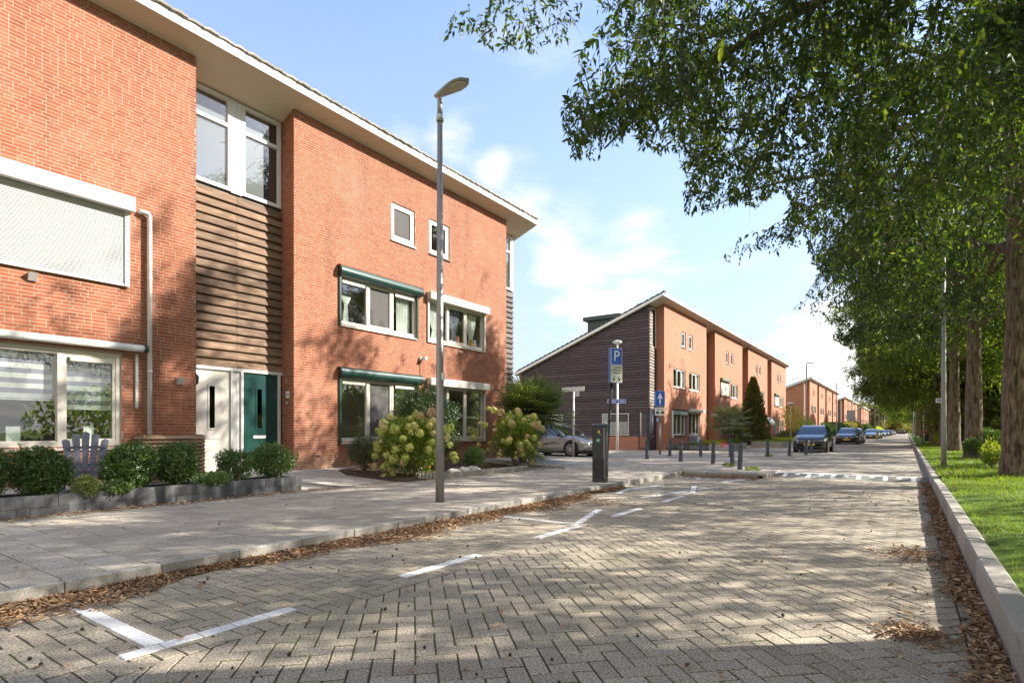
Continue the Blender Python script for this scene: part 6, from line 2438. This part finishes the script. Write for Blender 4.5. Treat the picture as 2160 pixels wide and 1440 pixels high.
def hydrangea(label, x, y, z, rx, ry, h, nl, nf, seed, zlow, heads):
    t = shrub('hydrangea', label, 'hydrangea', x, y, z, rx, ry, h, nl, .105, .058, M_HYD, seed, 'panicle hydrangeas in the bed', lumps=12, up=.15, out=.7, stems=10, shell=.25, zlow=zlow, spread=.55)
    g = np.random.default_rng(seed + 5)
    out = []
    for (px_, py_) in heads:                           # heads the photograph shows, on the near side of the bush
        u, v = (px_ - CX) / F_PX, (HY - py_) / F_PX
        d = Vector((u * cY - sY, u * sY + cY, v))
        # first hit with the mound
        o = Vector((0, 0, CAM_Z)) - Vector((x, y, z + h / 2 * (1 + zlow)))
        D = Vector((d.x / (rx * .92), d.y / (ry * .92), d.z / (h / 2 * .95))); O = Vector((o.x / (rx * .92), o.y / (ry * .92), o.z / (h / 2 * .95)))
        A, B, C = D.dot(D), 2 * O.dot(D), O.dot(O) - 1
        disc = B * B - 4 * A * C
        tt = (-B - math.sqrt(disc)) / (2 * A) if disc > 0 else -B / (2 * A)
        out.append(Vector((0, 0, CAM_Z)) + d * tt - Vector((x, y, z)))
    for k in range(nf):
        d = rand_unit(g, 1)[0]
        if d[2] < -.35: d[2] = -d[2]
        p = Vector((d[0] * rx * .95, d[1] * ry * .95, h / 2 * (1 + zlow) + d[2] * h / 2 * .96))
        if p.z > .1: out.append(p)
    mb = MB()
    for p in out:
        c = Vector((0, 0, h / 2)); dd = (p - c).normalized()
        dd = (dd * .8 + Vector((0, 0, .5))).normalized()
        q = dd.to_track_quat('Z', 'Y').to_euler()
        o = link('flower_head', FL[R.randrange(4)], t, p - dd * .06, q)
        sc_ = R.uniform(.9, 1.35)
        o.scale = (sc_, sc_, sc_ * R.uniform(.9, 1.15))
        mb.tube([p - dd * .05, p - dd * .22 - Vector((0, 0, .05)), p * .5 + Vector((0, 0, .02))], [.006, .006, .008], 5)
    part('flower_stalks', mb, M_HYD, t, local=True)
    return t


h1 = [(820, 879), (811, 905), (834, 908), (877, 876), (862, 901), (866, 911), (906, 900), (910, 893), (797, 938), (799, 948), (794, 962), (816, 960), (830, 970), (834, 947), (864, 944), (903, 949), (833, 968), (850, 975),
      (855, 966), (820, 978), (811, 985), (792, 983), (826, 988), (815, 1006), (830, 998), (914, 1000), (949, 902), (942, 910), (943, 923), (948, 938), (954, 962), (957, 969), (910, 934), (885, 915), (805, 915), (925, 960), (850, 925)]
hydrangea('big lime flowered hydrangea behind the lamp post', -9.75, 9.75, .16, .85, .98, 1.55, 3300, 22, 80, .08, h1)
h2 = [(1031, 862), (1043, 867), (1058, 872), (1072, 885), (1095, 876), (1105, 887), (1123, 896), (1132, 901), (1137, 903), (1014, 894), (1024, 898), (1043, 908), (1078, 893), (1080, 897), (1063, 931), (1075, 927), (1110, 931), (1098, 948), (1101, 957),
      (1120, 945), (1130, 954), (1138, 938), (1088, 964), (1120, 974), (1010, 938), (1030, 948), (1001, 925), (1055, 957)]
hydrangea('pink tinged hydrangea on thin stems at the end of the edging', -9.75, 14.1, .15, .85, .88, 1.62, 2700, 16, 85, .16, h2)

# rust leaves low in the first hydrangea
g = np.random.default_rng(5)


# fan palms
def fan_palm(label, x, y, z, trunk_h, n_fans, r, mat, seed, group, droop=.3, petl=(.5, .9)):
    g = random.Random(seed)
    t = thing('fan_palm', label, 'palm', (x, y, z), group)
    m = MB(); m.tube([(0, 0, -.05), (.02, 0, trunk_h * .5), (0, .02, trunk_h)], [.13, .12, .10], 10); part('trunk', m, M_BARK, t, local=True)
    for k in range(n_fans):
        az = k * 2.399 + g.uniform(-.2, .2)
        el = 1.35 - 1.75 * (k / n_fans) ** .8 + g.uniform(-.12, .12)
        pl = g.uniform(*petl)
        d = Vector((math.cos(az) * math.cos(el), math.sin(az) * math.cos(el), math.sin(el)))
        hub = Vector((0, 0, trunk_h)) + d * pl + Vector((0, 0, -.12 * pl))
        side = Vector((-math.sin(az), math.cos(az), 0)); up = d.cross(side) * -1
        mp = MB(); mp.tube([(0, 0, trunk_h - .03), Vector((0, 0, trunk_h)) + d * pl * .5, hub], [.014, .011, .008], 5); part('petiole', mp, mat, t, local=True)
        V, F = [], []
        ns = 30
        for s in range(ns):
            th = (s / (ns - 1) - .5) * 2 * rad(125)
            dd = (d * math.cos(th) + side * math.sin(th)).normalized()
            rr = r * (.72 + .28 * math.cos(th * .8)) * g.uniform(.92, 1.05)
            w = dd.cross(up).normalized() * (r * .030)
            mid = hub + dd * rr * .55 + up * (.04 * rr) + Vector((0, 0, .02))
            tip = hub + dd * rr + Vector((0, 0, -droop * rr * g.uniform(.3, 1.0)))
            b = len(V)
            V += [hub - w * .25, hub + w * .25, mid - w, mid + up * .012, mid + w, tip]
            F += [(b, b + 3, b + 2), (b, b + 1, b + 3), (b + 1, b + 4, b + 3), (b + 2, b + 3, b + 5), (b + 3, b + 4, b + 5)]
        mf = MB(); mf.add(V, F); part('fan_leaf', mf, mat, t, local=True)
    return t


gp = 'fan palms in the front gardens'
fan_palm('large dark fan palm beside the right hydrangea, before the boarded gable', -10.35, 15.9, .18, 1.70, 40, 1.08, M_PALM, 3, gp, .22, (.35, .85))
fan_palm('small drooping fan palm right under the large dark one', -10.5, 15.6, .15, .65, 14, .72, M_PALM, 8, gp, .3, (.4, .8))
x, y = -9.0, 36.2
fan_palm('pale blue green fan palm in the second terrace front garden', x, y, .4, 1.45, 26, .85, M_PALMLIT, 4, gp, .28, (.5, .9))
fan_palm('low fan palm bush beneath the pale fan palm', -9.3, 38.6, .3, .6, 20, .8, M_PALM, 6, gp, .3, (.4, .8))

# conifer: two leaders of upswept sprays
def conifer(label, x, y, z, r, h, n, seed, mat=M_CONIF):
    g = np.random.default_rng(seed)
    t = thing('conifer', label, 'conifer', (x, y, z))
    zf = g.random(n) ** .9
    a = g.uniform(0, 2 * PI, n)
    rad_ = r * np.clip((zf + .12) / .25, 0, 1) ** .5 * np.clip(1.02 - zf, 0, 1) ** .75
    rad_ *= 1 + .18 * np.sin(a * 5 + zf * 20) + .1 * np.sin(a * 9 - zf * 31)
    q = g.random(n) ** .35
    lead = np.where(g.random(n) < .6, -.10, .30) * (zf ** 2) * (1 - .5 * zf)
    p = np.stack([np.cos(a) * rad_ * q, np.sin(a) * rad_ * q + lead, zf * h], 1)
    tips = np.stack([np.cos(a) * .5, np.sin(a) * .5, np.full(n, 1.2)], 1) + g.normal(0, .35, (n, 3))
    l = g.uniform(.10, .24, n)
    V, F = leaf_cloud(p, tips, rand_unit(g, n), l, l * .3)
    link('foliage', np_mesh('foliage', V, F, mat), t)
    m = MB(); m.tube([(0, 0, -.05), (0, 0, h * .7)], [.10, .03], 8); part('trunk', m, M_BARK, t, local=True)
    return t


conifer('dark twin topped conifer before the third bay of the second terrace', -9.75, 46.4, .12, 1.30, 5.2, 20000, 9)

# garden shrubs of the second and third terraces, hedges
def simple(label, px0, px1, top, wx, z, mat, seed, n=5000, ln=.10, wd=.055, name='garden_shrub', cat='shrub', group='garden shrubs along the terraces', rx=None, **k):
    yv, ry, zt = px_shrub(px0, px1, top, 0, wx)
    return shrub(name, label, cat, wx, yv, z, rx or min(1.4, ry), ry, max(.3, zt - z), n, ln, wd, mat, seed, group, **k)


simple('yellow leaved shrub on bare stems left of the blue car', 1640, 1692, 857, -8.9, .15, M_YELLOWS, 101, 2000, .13, .06, shell=.15, zlow=.35, stems=9, rx=.8)
simple('green shrub with orange berries behind the yellow shrub', 1682, 1716, 878, -9.6, .15, M_HYD, 102, 4200, .13, .06, shell=.3, rx=1.0)
simple('low bright ground cover in the pale planter', 1600, 1648, 932, -8.6, .3, M_GRASS, 103, 4200, .10, .03, up=1.0)
simple('clump of lime plants right of the ground cover', 1636, 1672, 926, -8.4, .35, M_LIME, 104, 3200, .12, .04, up=1.0)
simple('straggly bush under the pale fan palm', 1500, 1570, 926, -9.2, .35, M_HYD, 105, 4200, .09, .05, rx=.6)
simple('small weedy plant by the first terrace corner', 1492, 1508, 930, -10.8, .3, M_LIME, 106, 900, .10, .04, up=.9)
simple('leafy plant under the white awning', 1462, 1475, 938, -11.4, .2, M_HYD, 107, 700, .08, .04)
simple('dark green bush behind the yellow shrub', 1652, 1690, 905, -10.8, .15, M_HEDGE, 108, 5200, .11, .06)
simple('rounded dark hedge behind the brown hatchback', 1733, 1786, 889, -8.2, .15, M_HEDGE, 109, 15000, .17, .09, 'hedge', 'hedge', 'hedges along the terraces', rx=1.5)
simple('olive rounded hedge beyond the dark one', 1784, 1812, 886, -8.2, .15, M_AUTUMN, 110, 11000, .22, .11, 'hedge', 'hedge', 'hedges along the terraces', rx=1.6)
simple('long hedge below the fourth terrace', 1812, 1836, 893, -8.2, .15, M_HEDGE, 111, 12000, .30, .14, 'hedge', 'hedge', 'hedges along the terraces', rx=2.0)
simple('pale lime shrub far along the left pavement', 1846, 1857, 900, -7.5, .15, M_LIME, 112, 4200, .30, .14)
for k, (p, c, lab) in enumerate((((1527, 931), (.75, .03, .10), 'bright red flowers at the foot of the fan palm'),)):
    x, y = ground(p[0], p[1] + 12, .4)
    t = thing('red_flowers', lab, 'flowers', (x, y, .4))
    gg = np.random.default_rng(3)
    pp, d = bush_points(gg, 60, .22, .30, .14); pp[:, 2] += .15
    V, F = leaf_cloud(pp, d + gg.normal(0, .4, d.shape), rand_unit(gg, len(pp)), np.full(len(pp), .07), np.full(len(pp), .06))
    link('petals', np_mesh('petals', V, F, pmat('petal_red', c, .6, .2, 9)), t)
t = thing('dark_awning', 'dark curved awning over the door beyond the conifer', 'awning', (WX + .5, 53.6, 2.0))
m = MB(); vs = []
for i in range(9):
    a = i / 8 * PI / 2
    for yv in (51.2, 53.2):
        vs.append((WX + .01 + 1.25 * math.sin(a), yv, 1.75 + 1.2 * math.cos(a)))
fs = [(2 * i, 2 * i + 2, 2 * i + 3, 2 * i + 1) for i in range(8)] + [tuple([2 * i for i in range(9)]), tuple([2 * i + 1 for i in range(8, -1, -1)])]
m.add(vs, fs); part('hood', m, M_BLACK, t)

# ================================================================== STREET TREES
# outline of the open sky under and beside the crowns, as bearings from the pavement camera: crowns are pruned clear of it
SKYPOLY = [(0, -900), (985, -400), (972, 0), (945, 60), (945, 84), (1000, 70), (1020, 102), (1060, 112), (1100, 104), (1130, 116), (1190, 100), (1212, 78), (1226, 30), (1232, -80), (1250, -80), (1262, 30), (1287, 22),
           (1270, 60), (1242, 108), (1212, 128), (1226, 150), (1205, 178), (1190, 230), (1178, 252), (1198, 288), (1193, 312), (1200, 338), (1250, 342), (1282, 322), (1302, 318), (1328, 275), (1345, 290), (1352, 322),
           (1430, 332), (1450, 382), (1425, 458), (1490, 452), (1560, 428), (1595, 442), (1640, 405), (1668, 420), (1664, 455), (1610, 488), (1562, 500), (1543, 530), (1512, 552), (1565, 558), (1602, 525), (1640, 543), (1652, 512),
           (1672, 532), (1700, 502), (1716, 560), (1732, 572), (1700, 622), (1672, 656), (1705, 652), (1710, 684), (1768, 684), (1753, 716), (1798, 738), (1838, 748), (1806, 762), (1822, 784), (1842, 822), (1862, 850), (1884, 872), (1902, 896), (1913, 905),
           (1913, 1600), (0, 1600)]
SP = np.array(SKYPOLY, float)


def in_sky(px, py):
    inside = np.zeros(len(px), bool)
    n = len(SP)
    j = n - 1
    for i in range(n):
        xi, yi, xj, yj = SP[i, 0], SP[i, 1], SP[j, 0], SP[j, 1]
        c = ((yi > py) != (yj > py)) & (px < (xj - xi) * (py - yi) / (yj - yi + 1e-9) + xi)
        inside ^= c
        j = i
    return inside


def np_proj(P):
    X = P[:, 0] * cY + P[:, 1] * sY
    Z = -P[:, 0] * sY + P[:, 1] * cY
    Zc = np.maximum(Z, .05)
    return CX + F_PX * X / Zc, HY - F_PX * (P[:, 2] - CAM_Z) / Zc, Z


def skeleton(seed, h, r, cb, n_limbs=26):
    """trunk, limbs, side branches as polylines (local), plus leaf anchors"""
    g = random.Random(seed)
    trunk = [Vector((g.uniform(-.1, .1) * t, g.uniform(-.1, .1) * t, h * .82 * t)) for t in np.linspace(0, 1, 9)]
    limbs, subs, anchors = [], [], []
    for k in range(n_limbs):
        f = (k + .5) / n_limbs
        z0 = cb - .3 + (h * .80 - cb) * f ** 1.15
        az = k * 2.399 + g.uniform(-.35, .35)
        ln = r * (1.02 - .62 * f ** 1.6) * g.uniform(.85, 1.12)
        el = g.uniform(.30, .75) + .35 * f
        p = Vector((trunk[int(min(8, z0 / (h * .82) * 8))].x, 0, z0))
        pts = [p.copy()]
        step = ln / 11
        for s in range(11):
            t = s / 10
            e = el * (1 - 1.75 * t ** 1.3) 
            az += g.uniform(-.09, .09)
            p = p + Vector((math.cos(az) * math.cos(e), math.sin(az) * math.cos(e), math.sin(e))) * step
            pts.append(p.copy())
        limbs.append(pts)
        for s in range(3, 12):
            for q in (-1, 1):
                if g.random() < .12: continue
                a = az + q * g.uniform(.5, 1.2)
                l = g.uniform(.8, 1.9) * (1.15 - .45 * s / 11) * r / 6.5
                e = g.uniform(-.2, .55)
                pp = pts[s].copy(); sp = [pp.copy()]
                for w in range(6):
                    e -= .17
                    pp = pp + Vector((math.cos(a) * math.cos(e), math.sin(a) * math.cos(e), math.sin(e))) * (l / 6)
                    a += g.uniform(-.15, .15)
                    sp.append(pp.copy())
                    anchors.append(pp.copy()); anchors.append(pp + (sp[-2] - pp) * .5)
                subs.append(sp)
        anchors.extend(pts[-3:])
    # leading shoots
    for k in range(26):
        a, q = g.uniform(0, 6.28), g.uniform(.1, 1)
        anchors.append(Vector((math.cos(a) * r * .35 * q, math.sin(a) * r * .35 * q, h * g.uniform(.8, 1.0))))
    return trunk, limbs, subs, np.array([tuple(a) for a in anchors])


def tree(label, x, y, z, seed, h, r, cb, per, ln, mat, group, carve=False, trunk_r=.33, extra=None, sig=.26, single=0, thin=None, shade=0, name='street_tree', tmat=None):
    g = np.random.default_rng(seed)
    trunk, limbs, subs, A = skeleton(seed, h, r, cb)
    t = thing(name, label, 'tree', (x, y, z), group)
    org = np.array([x, y, z])
    keepf = None
    if carve:
        def keepf(P, m=0.0):
            px_, py_, Z = np_proj(P + org)
            vis = (Z > .3)
            return ~(vis & in_sky(px_, py_)) & ~((Z < 5.0) & (P[:, 2] + org[2] < 3.6) & (Z > 0))
        if extra is not None:
            A = np.concatenate([A, extra - org])
        A = A[keepf(A + np.array([0, 0, -.22]))]
    if thin:
        # crowns thinned on the sunny side: clumps left out to let sun patches through
        q = A + org
        f = np.sin(q[:, 0] * 2.6 + seed) + np.sin(q[:, 1] * 2.4 + 2 * seed) + np.sin(q[:, 2] * 2.9) + np.sin(q[:, 0] * 4.7 - q[:, 1] * 5.1)
        A = A[~((f > thin) & (A[:, 0] > -1.5)) & ~((f > thin - .5) & (A[:, 2] > 5.6))]
        # loose clumps added on the side turned away, to shade the road
        cl = np.stack([g.uniform(1.2, 6.8, 64), g.uniform(-6, 6, 64), g.uniform(cb - .2, cb + 5.0, 64)], 1)
        A = np.concatenate([A, (np.repeat(cl, 8, 0) + g.normal(0, .40, (512, 3)))])
        if shade:  # unseen clumps added across the sun's path to dapple the road
            bx0, bx1 = np.array([3.0, 5.5, 5.0]) - org, np.array([9.2, 14.5, 9.6]) - org
            cl = g.uniform(0, 1, (shade, 3)) * (bx1 - bx0) + bx0
            cl = cl[np.hypot(cl[:, 0], cl[:, 1]) < 9.5]
            A = np.concatenate([A, np.repeat(cl, 8, 0) + g.normal(0, .27, (len(cl) * 8, 3))])
        A = A[keepf(A + np.array([0, 0, -.22]))]
    m = MB()
    rs = [trunk_r * (1.30 if i == 0 else 1.02 if i == 1 else (1 - i / 10.5)) for i in range(9)]
    trunk2 = [trunk[0] + Vector((0, 0, -.2)), trunk[0] + Vector((0, 0, .15)), trunk[0] + Vector((0, 0, .6))] + trunk[1:]
    rs2 = [trunk_r * 1.45, trunk_r * 1.22, trunk_r * 1.04] + rs[1:]
    m.tube(trunk2, rs2, 20)
    # ridged bark: push vertices in and out along the girth
    gg = random.Random(seed)
    for i in range(len(m.v)):
        v = m.v[i]
        if math.hypot(v[0], v[1]) > .05:
            k = 1 + .035 * math.sin(math.atan2(v[1], v[0]) * 9) + gg.uniform(-.02, .02)
            m.v[i] = (v[0] * k, v[1] * k, v[2])
    part('trunk', m, M_BARK, t, smooth=True, local=True)
    m = MB()
    for pts in limbs:
        n_ = len(pts)
        if keepf is not None:
            kk = keepf(np.array([tuple(p) for p in pts]))
            n_ = int(np.argmin(kk)) if not kk.all() else n_
        if n_ > 2:
            m.tube(pts[:n_], [.095 * (1 - .085 * i) for i in range(n_)], 7)
    for sp in subs:
        if keepf is not None and not keepf(np.array([tuple(p) for p in sp])).all():
            continue
        m.tube([sp[0], sp[2], sp[4], sp[6]], [.020, .015, .010, .004], 4, cap=False)
    part('limbs', m, M_BARK, t, local=True)
    n = len(A)
    idx = np.repeat(np.arange(n), per)
    # leaves sit along short drooping twigs, several twigs to each point of a branch
    lp = 11
    ntw = n * max(1, per // lp)
    ti = np.repeat(np.arange(n), max(1, per // lp))
    T0_ = A[ti] + g.normal(0, 1, (ntw, 3)) * np.array([sig, sig, sig * .8]) * .85
    td = g.normal(0, .55, (ntw, 3)) + np.array([0, 0, -.45]); td /= np.linalg.norm(td, axis=1)[:, None]
    tl = g.uniform(2.2, 4.6, ntw) * ln
    idx = np.repeat(np.arange(ntw), lp)
    u_ = np.tile(np.linspace(.1, 1, lp), ntw) + g.normal(0, .03, len(idx))
    P = T0_[idx] + td[idx] * (u_ * tl[idx])[:, None] + np.array([0, 0, -1]) * (u_ ** 2 * tl[idx] * .35)[:, None]
    sd = np.cross(td, rand_unit(g, ntw)); sd /= np.linalg.norm(sd, axis=1)[:, None] + 1e-9
    alt = np.tile(np.where(np.arange(lp) % 2, 1.0, -1.0), ntw)
    tips = td[idx] * .55 + sd[idx] * (alt * .75)[:, None] + np.array([0, 0, -.55]) + g.normal(0, .22, (len(idx), 3))
    if keepf is not None:
        kk = keepf(P + np.array([0, 0, -.05]))
        P, tips = P[kk], tips[kk]
        kt = keepf(T0_) & keepf(T0_ + td * tl[:, None] * 1.1 + np.array([0, 0, -.22]))
        a_, b_ = T0_[kt], (T0_ + td * tl[:, None] + np.array([0, 0, -1]) * (tl * .35)[:, None])[kt]
        w2 = sd[kt] * .004
        V = np.stack([a_ - w2, a_ + w2, b_], 1).reshape(-1, 3)
        tw = link('twigs', np_mesh('twigs', V, np.arange(len(V)).reshape(-1, 3), M_BARK), t)
        tw['kind'] = 'stuff'
    k = len(P)
    l = g.uniform(.5, 1.3, k) * ln
    nr = g.normal(0, 1, (k, 3)); nr[:, 2] += .3
    nr /= np.linalg.norm(nr, axis=1)[:, None]
    cm = None
    if single:
        px_, py_, Z = np_proj(P + org)
        ok = (Z > 2) & (px_ > 0) & (px_ < 2160) & (py_ > 0) & (py_ < 1440)
        near_ = np.where(ok, l / np.maximum(Z, .1), 0)
        pick = np.argsort(-near_)[:single]
        mask = np.ones(k, bool); mask[pick] = False
        lm = MB(); 
        lm.add([(0, 0, 0), (.14, .18, .03), (.19, .42, .05), (.13, .72, .03), (0, 1, -.03), (-.13, .72, .03), (-.19, .42, .05), (-.14, .18, .03), (0, .42, 0), (0, .72, -.005)],
               [(0, 1, 2, 8), (8, 2, 3, 9), (9, 3, 4), (9, 4, 5), (8, 9, 5, 6), (0, 8, 6, 7)])
        lme = lm.mesh('leaf', mat)
        V, F = leaf_cloud(P[mask], tips[mask], nr[mask], l[mask], l[mask] * .40)
        crown = link('crown', np_mesh('crown', V, F, mat), t)
        for i in pick:
            yv = Vector(tips[i]).normalized(); zv = Vector(nr[i]); xv = yv.cross(zv).normalized(); zv = xv.cross(yv)
            M = Matrix((xv, yv, zv)).transposed()
            o = link('leaf', lme, crown, Vector(P[i]), M.to_euler())
            o.scale = (l[i],) * 3
    else:
        V, F = leaf_cloud(P, tips, nr, l, l * .42)
        crown = link('crown', np_mesh('crown', V, F, mat), t)
    return t


TX = 1.98
gt = 'row of street trees on the verge'


def fill(n, zr, box, seed, depth):
    """extra twigs inside the crown where the photograph shows leaves: random points of the crown volume that lie in view"""
    g = np.random.default_rng(seed)
    out = []
    tries = 0
    while len(out) < n and tries < 60:
        tries += 1
        P = np.stack([g.uniform(box[0], box[1], 4000), g.uniform(box[2], box[3], 4000), g.uniform(zr[0], zr[1], 4000)], 1)
        c = np.array([TX, depth[0], depth[1]])
        e = ((P - c) / np.array(depth[2])) ** 2
        P = P[e.sum(1) < 1]
        px_, py_, Z = np_proj(P)
        ok = (Z > 4.6) & (px_ > 900) & (px_ < 2200) & (py_ > -60) & (py_ < 720) & ~in_sky(px_, py_)
        out.extend(P[ok].tolist())
    return np.array(out[:n])


# the first tree stands just outside the right edge; its crown hangs over the top right of the view
ex0 = fill(900, (3.9, 11), (-6.5, 8, 2.5, 14), 31, (7.0, 7.6, (8.2, 6.8, 4.6)))
ex1 = fill(650, (4.3, 13), (-5.5, 9, 10, 25), 32, (17.0, 8.6, (7.6, 7.6, 4.6)))
# a low branch of the ridged tree droops in front of the verge lamp
g_ = np.random.default_rng(44)
for _ in range(70):
    Zd, px_, py_ = g_.uniform(12.2, 14.6), g_.normal(1995, 28), g_.uniform(430, 665)
    u_, v_ = (px_ - CX) / F_PX, (HY - py_) / F_PX
    ex1 = np.concatenate([ex1, [[(u_ * cY - sY) * Zd, (u_ * sY + cY) * Zd, CAM_Z + v_ * Zd]]])
ex2 = fill(600, (4.3, 13), (-5.5, 9, 20, 35), 33, (26.5, 8.6, (7.2, 7.4, 4.6)))
tree('nearest street tree, its crown filling the upper right of the picture', TX + .1, 5.4, .2, 201, 17.0, 7.4, 4.6, 44, .10, M_LEAF, gt, True, .34, ex0, .21, single=290, thin=.55, shade=84)
tree('street tree with the thick ridged trunk at the right edge', TX + .08, 16.9, .2, 202, 17.5, 6.9, 5.0, 38, .115, M_LEAF, gt, True, .285, ex1, .23, thin=.5, shade=40)
tree('second trunk from the right edge, straight and dark', TX + .02, 26.6, .2, 203, 17.5, 6.8, 5.0, 36, .135, M_LEAF, gt, True, .25, ex2, .27, thin=.45)
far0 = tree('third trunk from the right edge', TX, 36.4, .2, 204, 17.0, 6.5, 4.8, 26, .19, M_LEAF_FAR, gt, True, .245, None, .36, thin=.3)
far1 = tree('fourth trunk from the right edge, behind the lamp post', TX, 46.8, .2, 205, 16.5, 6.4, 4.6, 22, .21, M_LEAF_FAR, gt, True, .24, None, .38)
src = [far1]
FORD = ['fifth', 'sixth', 'seventh', 'eighth', 'ninth', 'tenth', 'eleventh', 'twelfth', 'thirteenth', 'fourteenth', 'fifteenth', 'sixteenth']
yv = 56.5
for k in range(12):
    c = copy_tree(far1)
    c.location = (TX + R.uniform(-.15, .15), yv, .2)
    c.rotation_euler = (0, 0, R.uniform(0, 6.28))
    c.scale = (1, 1, R.uniform(.92, 1.05))
    c['label'] = '%s street tree of the verge row counted from the right edge' % FORD[k]
    yv += 10 + 2.2 * k
c = copy_tree(far0); c.location = (TX, -3.2, .2); c.rotation_euler = (0, 0, 2.0); c['label'] = 'unseen street tree behind the camera, added for its shade'
# unused carving of far0 keeps its street side clear, turned copy added for shade

# trees past the terraces on the left and behind the ditch
gl = 'trees at the far end of the street'
tl = tree('round autumn tinted tree beyond the fifth terrace', -9.5, 275, .1, 301, 13, 7.5, 3.0, 12, .60, M_AUTUMN, gl, trunk_r=.3, sig=.7, name='park_tree')
for k, (x, y, s_, lab) in enumerate(((-17, 285, 1.15, 'larger olive tree behind the autumn tree at the street end'), (-4.8, 300, .8, 'pale young tree left of the red end building'), (-24, 300, 1.2, 'far tree rising over the fifth terrace'), (6, 345, 1.3, 'far tree behind the low red end building'), (-8, 350, 1.35, 'far tree behind the flat roofed red building'), (1.5, 332, .9, 'far tree beside the glazed stair at the street end'), (-.5, 362, 1.4, 'farthest tree over the vanishing point of the street'))):
    c = copy_tree(tl); c.location = (x, y, .1); c.rotation_euler = (0, 0, k * 1.3); c.scale = (s_, s_, s_); c['label'] = lab

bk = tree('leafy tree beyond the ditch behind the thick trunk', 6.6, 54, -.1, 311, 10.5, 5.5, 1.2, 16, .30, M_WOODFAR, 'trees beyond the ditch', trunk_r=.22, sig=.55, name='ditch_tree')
for k, (x, y, s_, lab) in enumerate(((15, 24, 1.0, 'tree beyond the ditch at the far right edge'), (12, 66, 1.0, 'tree beyond the ditch between the first two trunks'), (10, 78, 1.1, 'tall tree beyond the ditch behind the second trunk'), (8, 90, .9, 'smaller tree beyond the ditch behind the third trunk'),
        (13, 98, 1.1, 'tree beyond the ditch right of the fourth trunk'), (9, 108, 1.0, 'tree beyond the ditch near the red rail'), (13, 122, 1.1, 'tree beyond the ditch behind the red rail'), (12, 150, 1.2, 'tree beyond the ditch far along the verge'), (12, 185, 1.3, 'last tree beyond the ditch near the vanishing point'))):
    c = copy_tree(bk); c.location = (x, y, -.1); c.rotation_euler = (0, 0, k * .9); c.scale = (s_, s_, s_); c['label'] = lab
# far wood: one mass behind
g = np.random.default_rng(77)
n = 60000
P = np.stack([g.uniform(24, 60, n), g.uniform(20, 330, n), np.zeros(n)], 1)
hh = 7 + 2.5 * np.sin(P[:, 1] * .21) + 1.5 * np.sin(P[:, 1] * .53 + 1)
P[:, 2] = hh * g.random(n) ** .6
l = g.uniform(.45, .9, n)
V, F = leaf_cloud(P, g.normal(0, .6, (n, 3)) + np.array([0, 0, -.4]), rand_unit(g, n), l, l * .55)
tag(link('far_wood', np_mesh('far_wood', V, F, M_WOODFAR)), 'mass of far trees and scrub beyond the ditch', 'wood', kind='stuff')
# reeds and rank growth along the ditch
v1, f1 = blades(16000, lambda g, n: g.uniform(6.2, 10.5, n), lambda g, n: 14 + 150 * g.random(n) ** 1.6, lambda x, y: np.full(len(x), -.1), .9, 2.1, .05, .16, 15)
v2, f2 = blades(9000, lambda g, n: g.uniform(4.6, 7.0, n), lambda g, n: 12 + 120 * g.random(n) ** 1.6, verge_z, .25, .8, .03, .3, 16)
tag(link('reeds', np_mesh('reeds', np.concatenate([v1, v2]), np.concatenate([f1, f2 + len(v1)]), M_REED)), 'buff and green reeds along the ditch behind the trunks', 'reeds', kind='stuff')
# shrubs by the trunks
gs_ = 'wild shrubs beside the trunks'
shrub('wild_shrub', 'bright lime shrub between the thick trunk and the second trunk', 'shrub', 2.10, 22.4, .2, .30, .7, .95, 520, .085, .045, M_LIME, 120, gs_, shell=.05, spread=.9, stems=12, up=.8, zlow=-.15)
shrub('wild_shrub', 'dark low seedling on the grass before the lime shrub', 'shrub', 1.95, 20.6, .24, .26, .35, .50, 700, .08, .04, M_HYD, 121, gs_, shell=.2, spread=.7)
shrub('wild_shrub', 'spiky green shoots at the foot of the second trunk', 'shrub', 1.95, 25.9, .22, .4, .35, .8, 900, .10, .03, M_HEDGE, 122, gs_, shell=.2, up=1.0)
shrub('wild_shrub', 'light green scrub behind the second trunk', 'shrub', 4.6, 27.5, .1, 1.2, 1.5, 1.8, 5200, .10, .05, M_LIME, 123, gs_, shell=.25, spread=.7)
shrub('wild_shrub', 'green scrub behind the third trunk', 'shrub', 3.4, 38.5, .1, .9, 1.3, 1.3, 3600, .12, .06, M_HEDGE, 124, gs_, shell=.25, spread=.7)
shrub('wild_shrub', 'tuft of scrub at the foot of the far trunks', 'shrub', 2.2, 52.0, .15, .7, 1.4, 1.0, 2600, .12, .05, M_LIME, 125, gs_, shell=.25, spread=.7)
# weeds at the foot of bollards
for k, (p, lab) in enumerate((((1536, 984), 'weed tuft at the foot of the nearest bollards'), ((1622, 963), 'weed tuft under the lone bollard'), ((1585, 993), 'flat weeds at the kerb tip'))):
    x, y = ground(*p, Z_PL)
    shrub('weed_tuft', lab, 'weed', x, y, Z_PL, .22, .22, .10, 260, .06, .02, M_GRASS, 130 + k, 'weeds in the paving', stems=0, up=.6)
sc.render.engine = 'CYCLES'
sc.cycles.use_denoising = True
sc.cycles.max_bounces = 8
sc.cycles.transparent_max_bounces = 16
sc.cycles.sample_clamp_indirect = 8
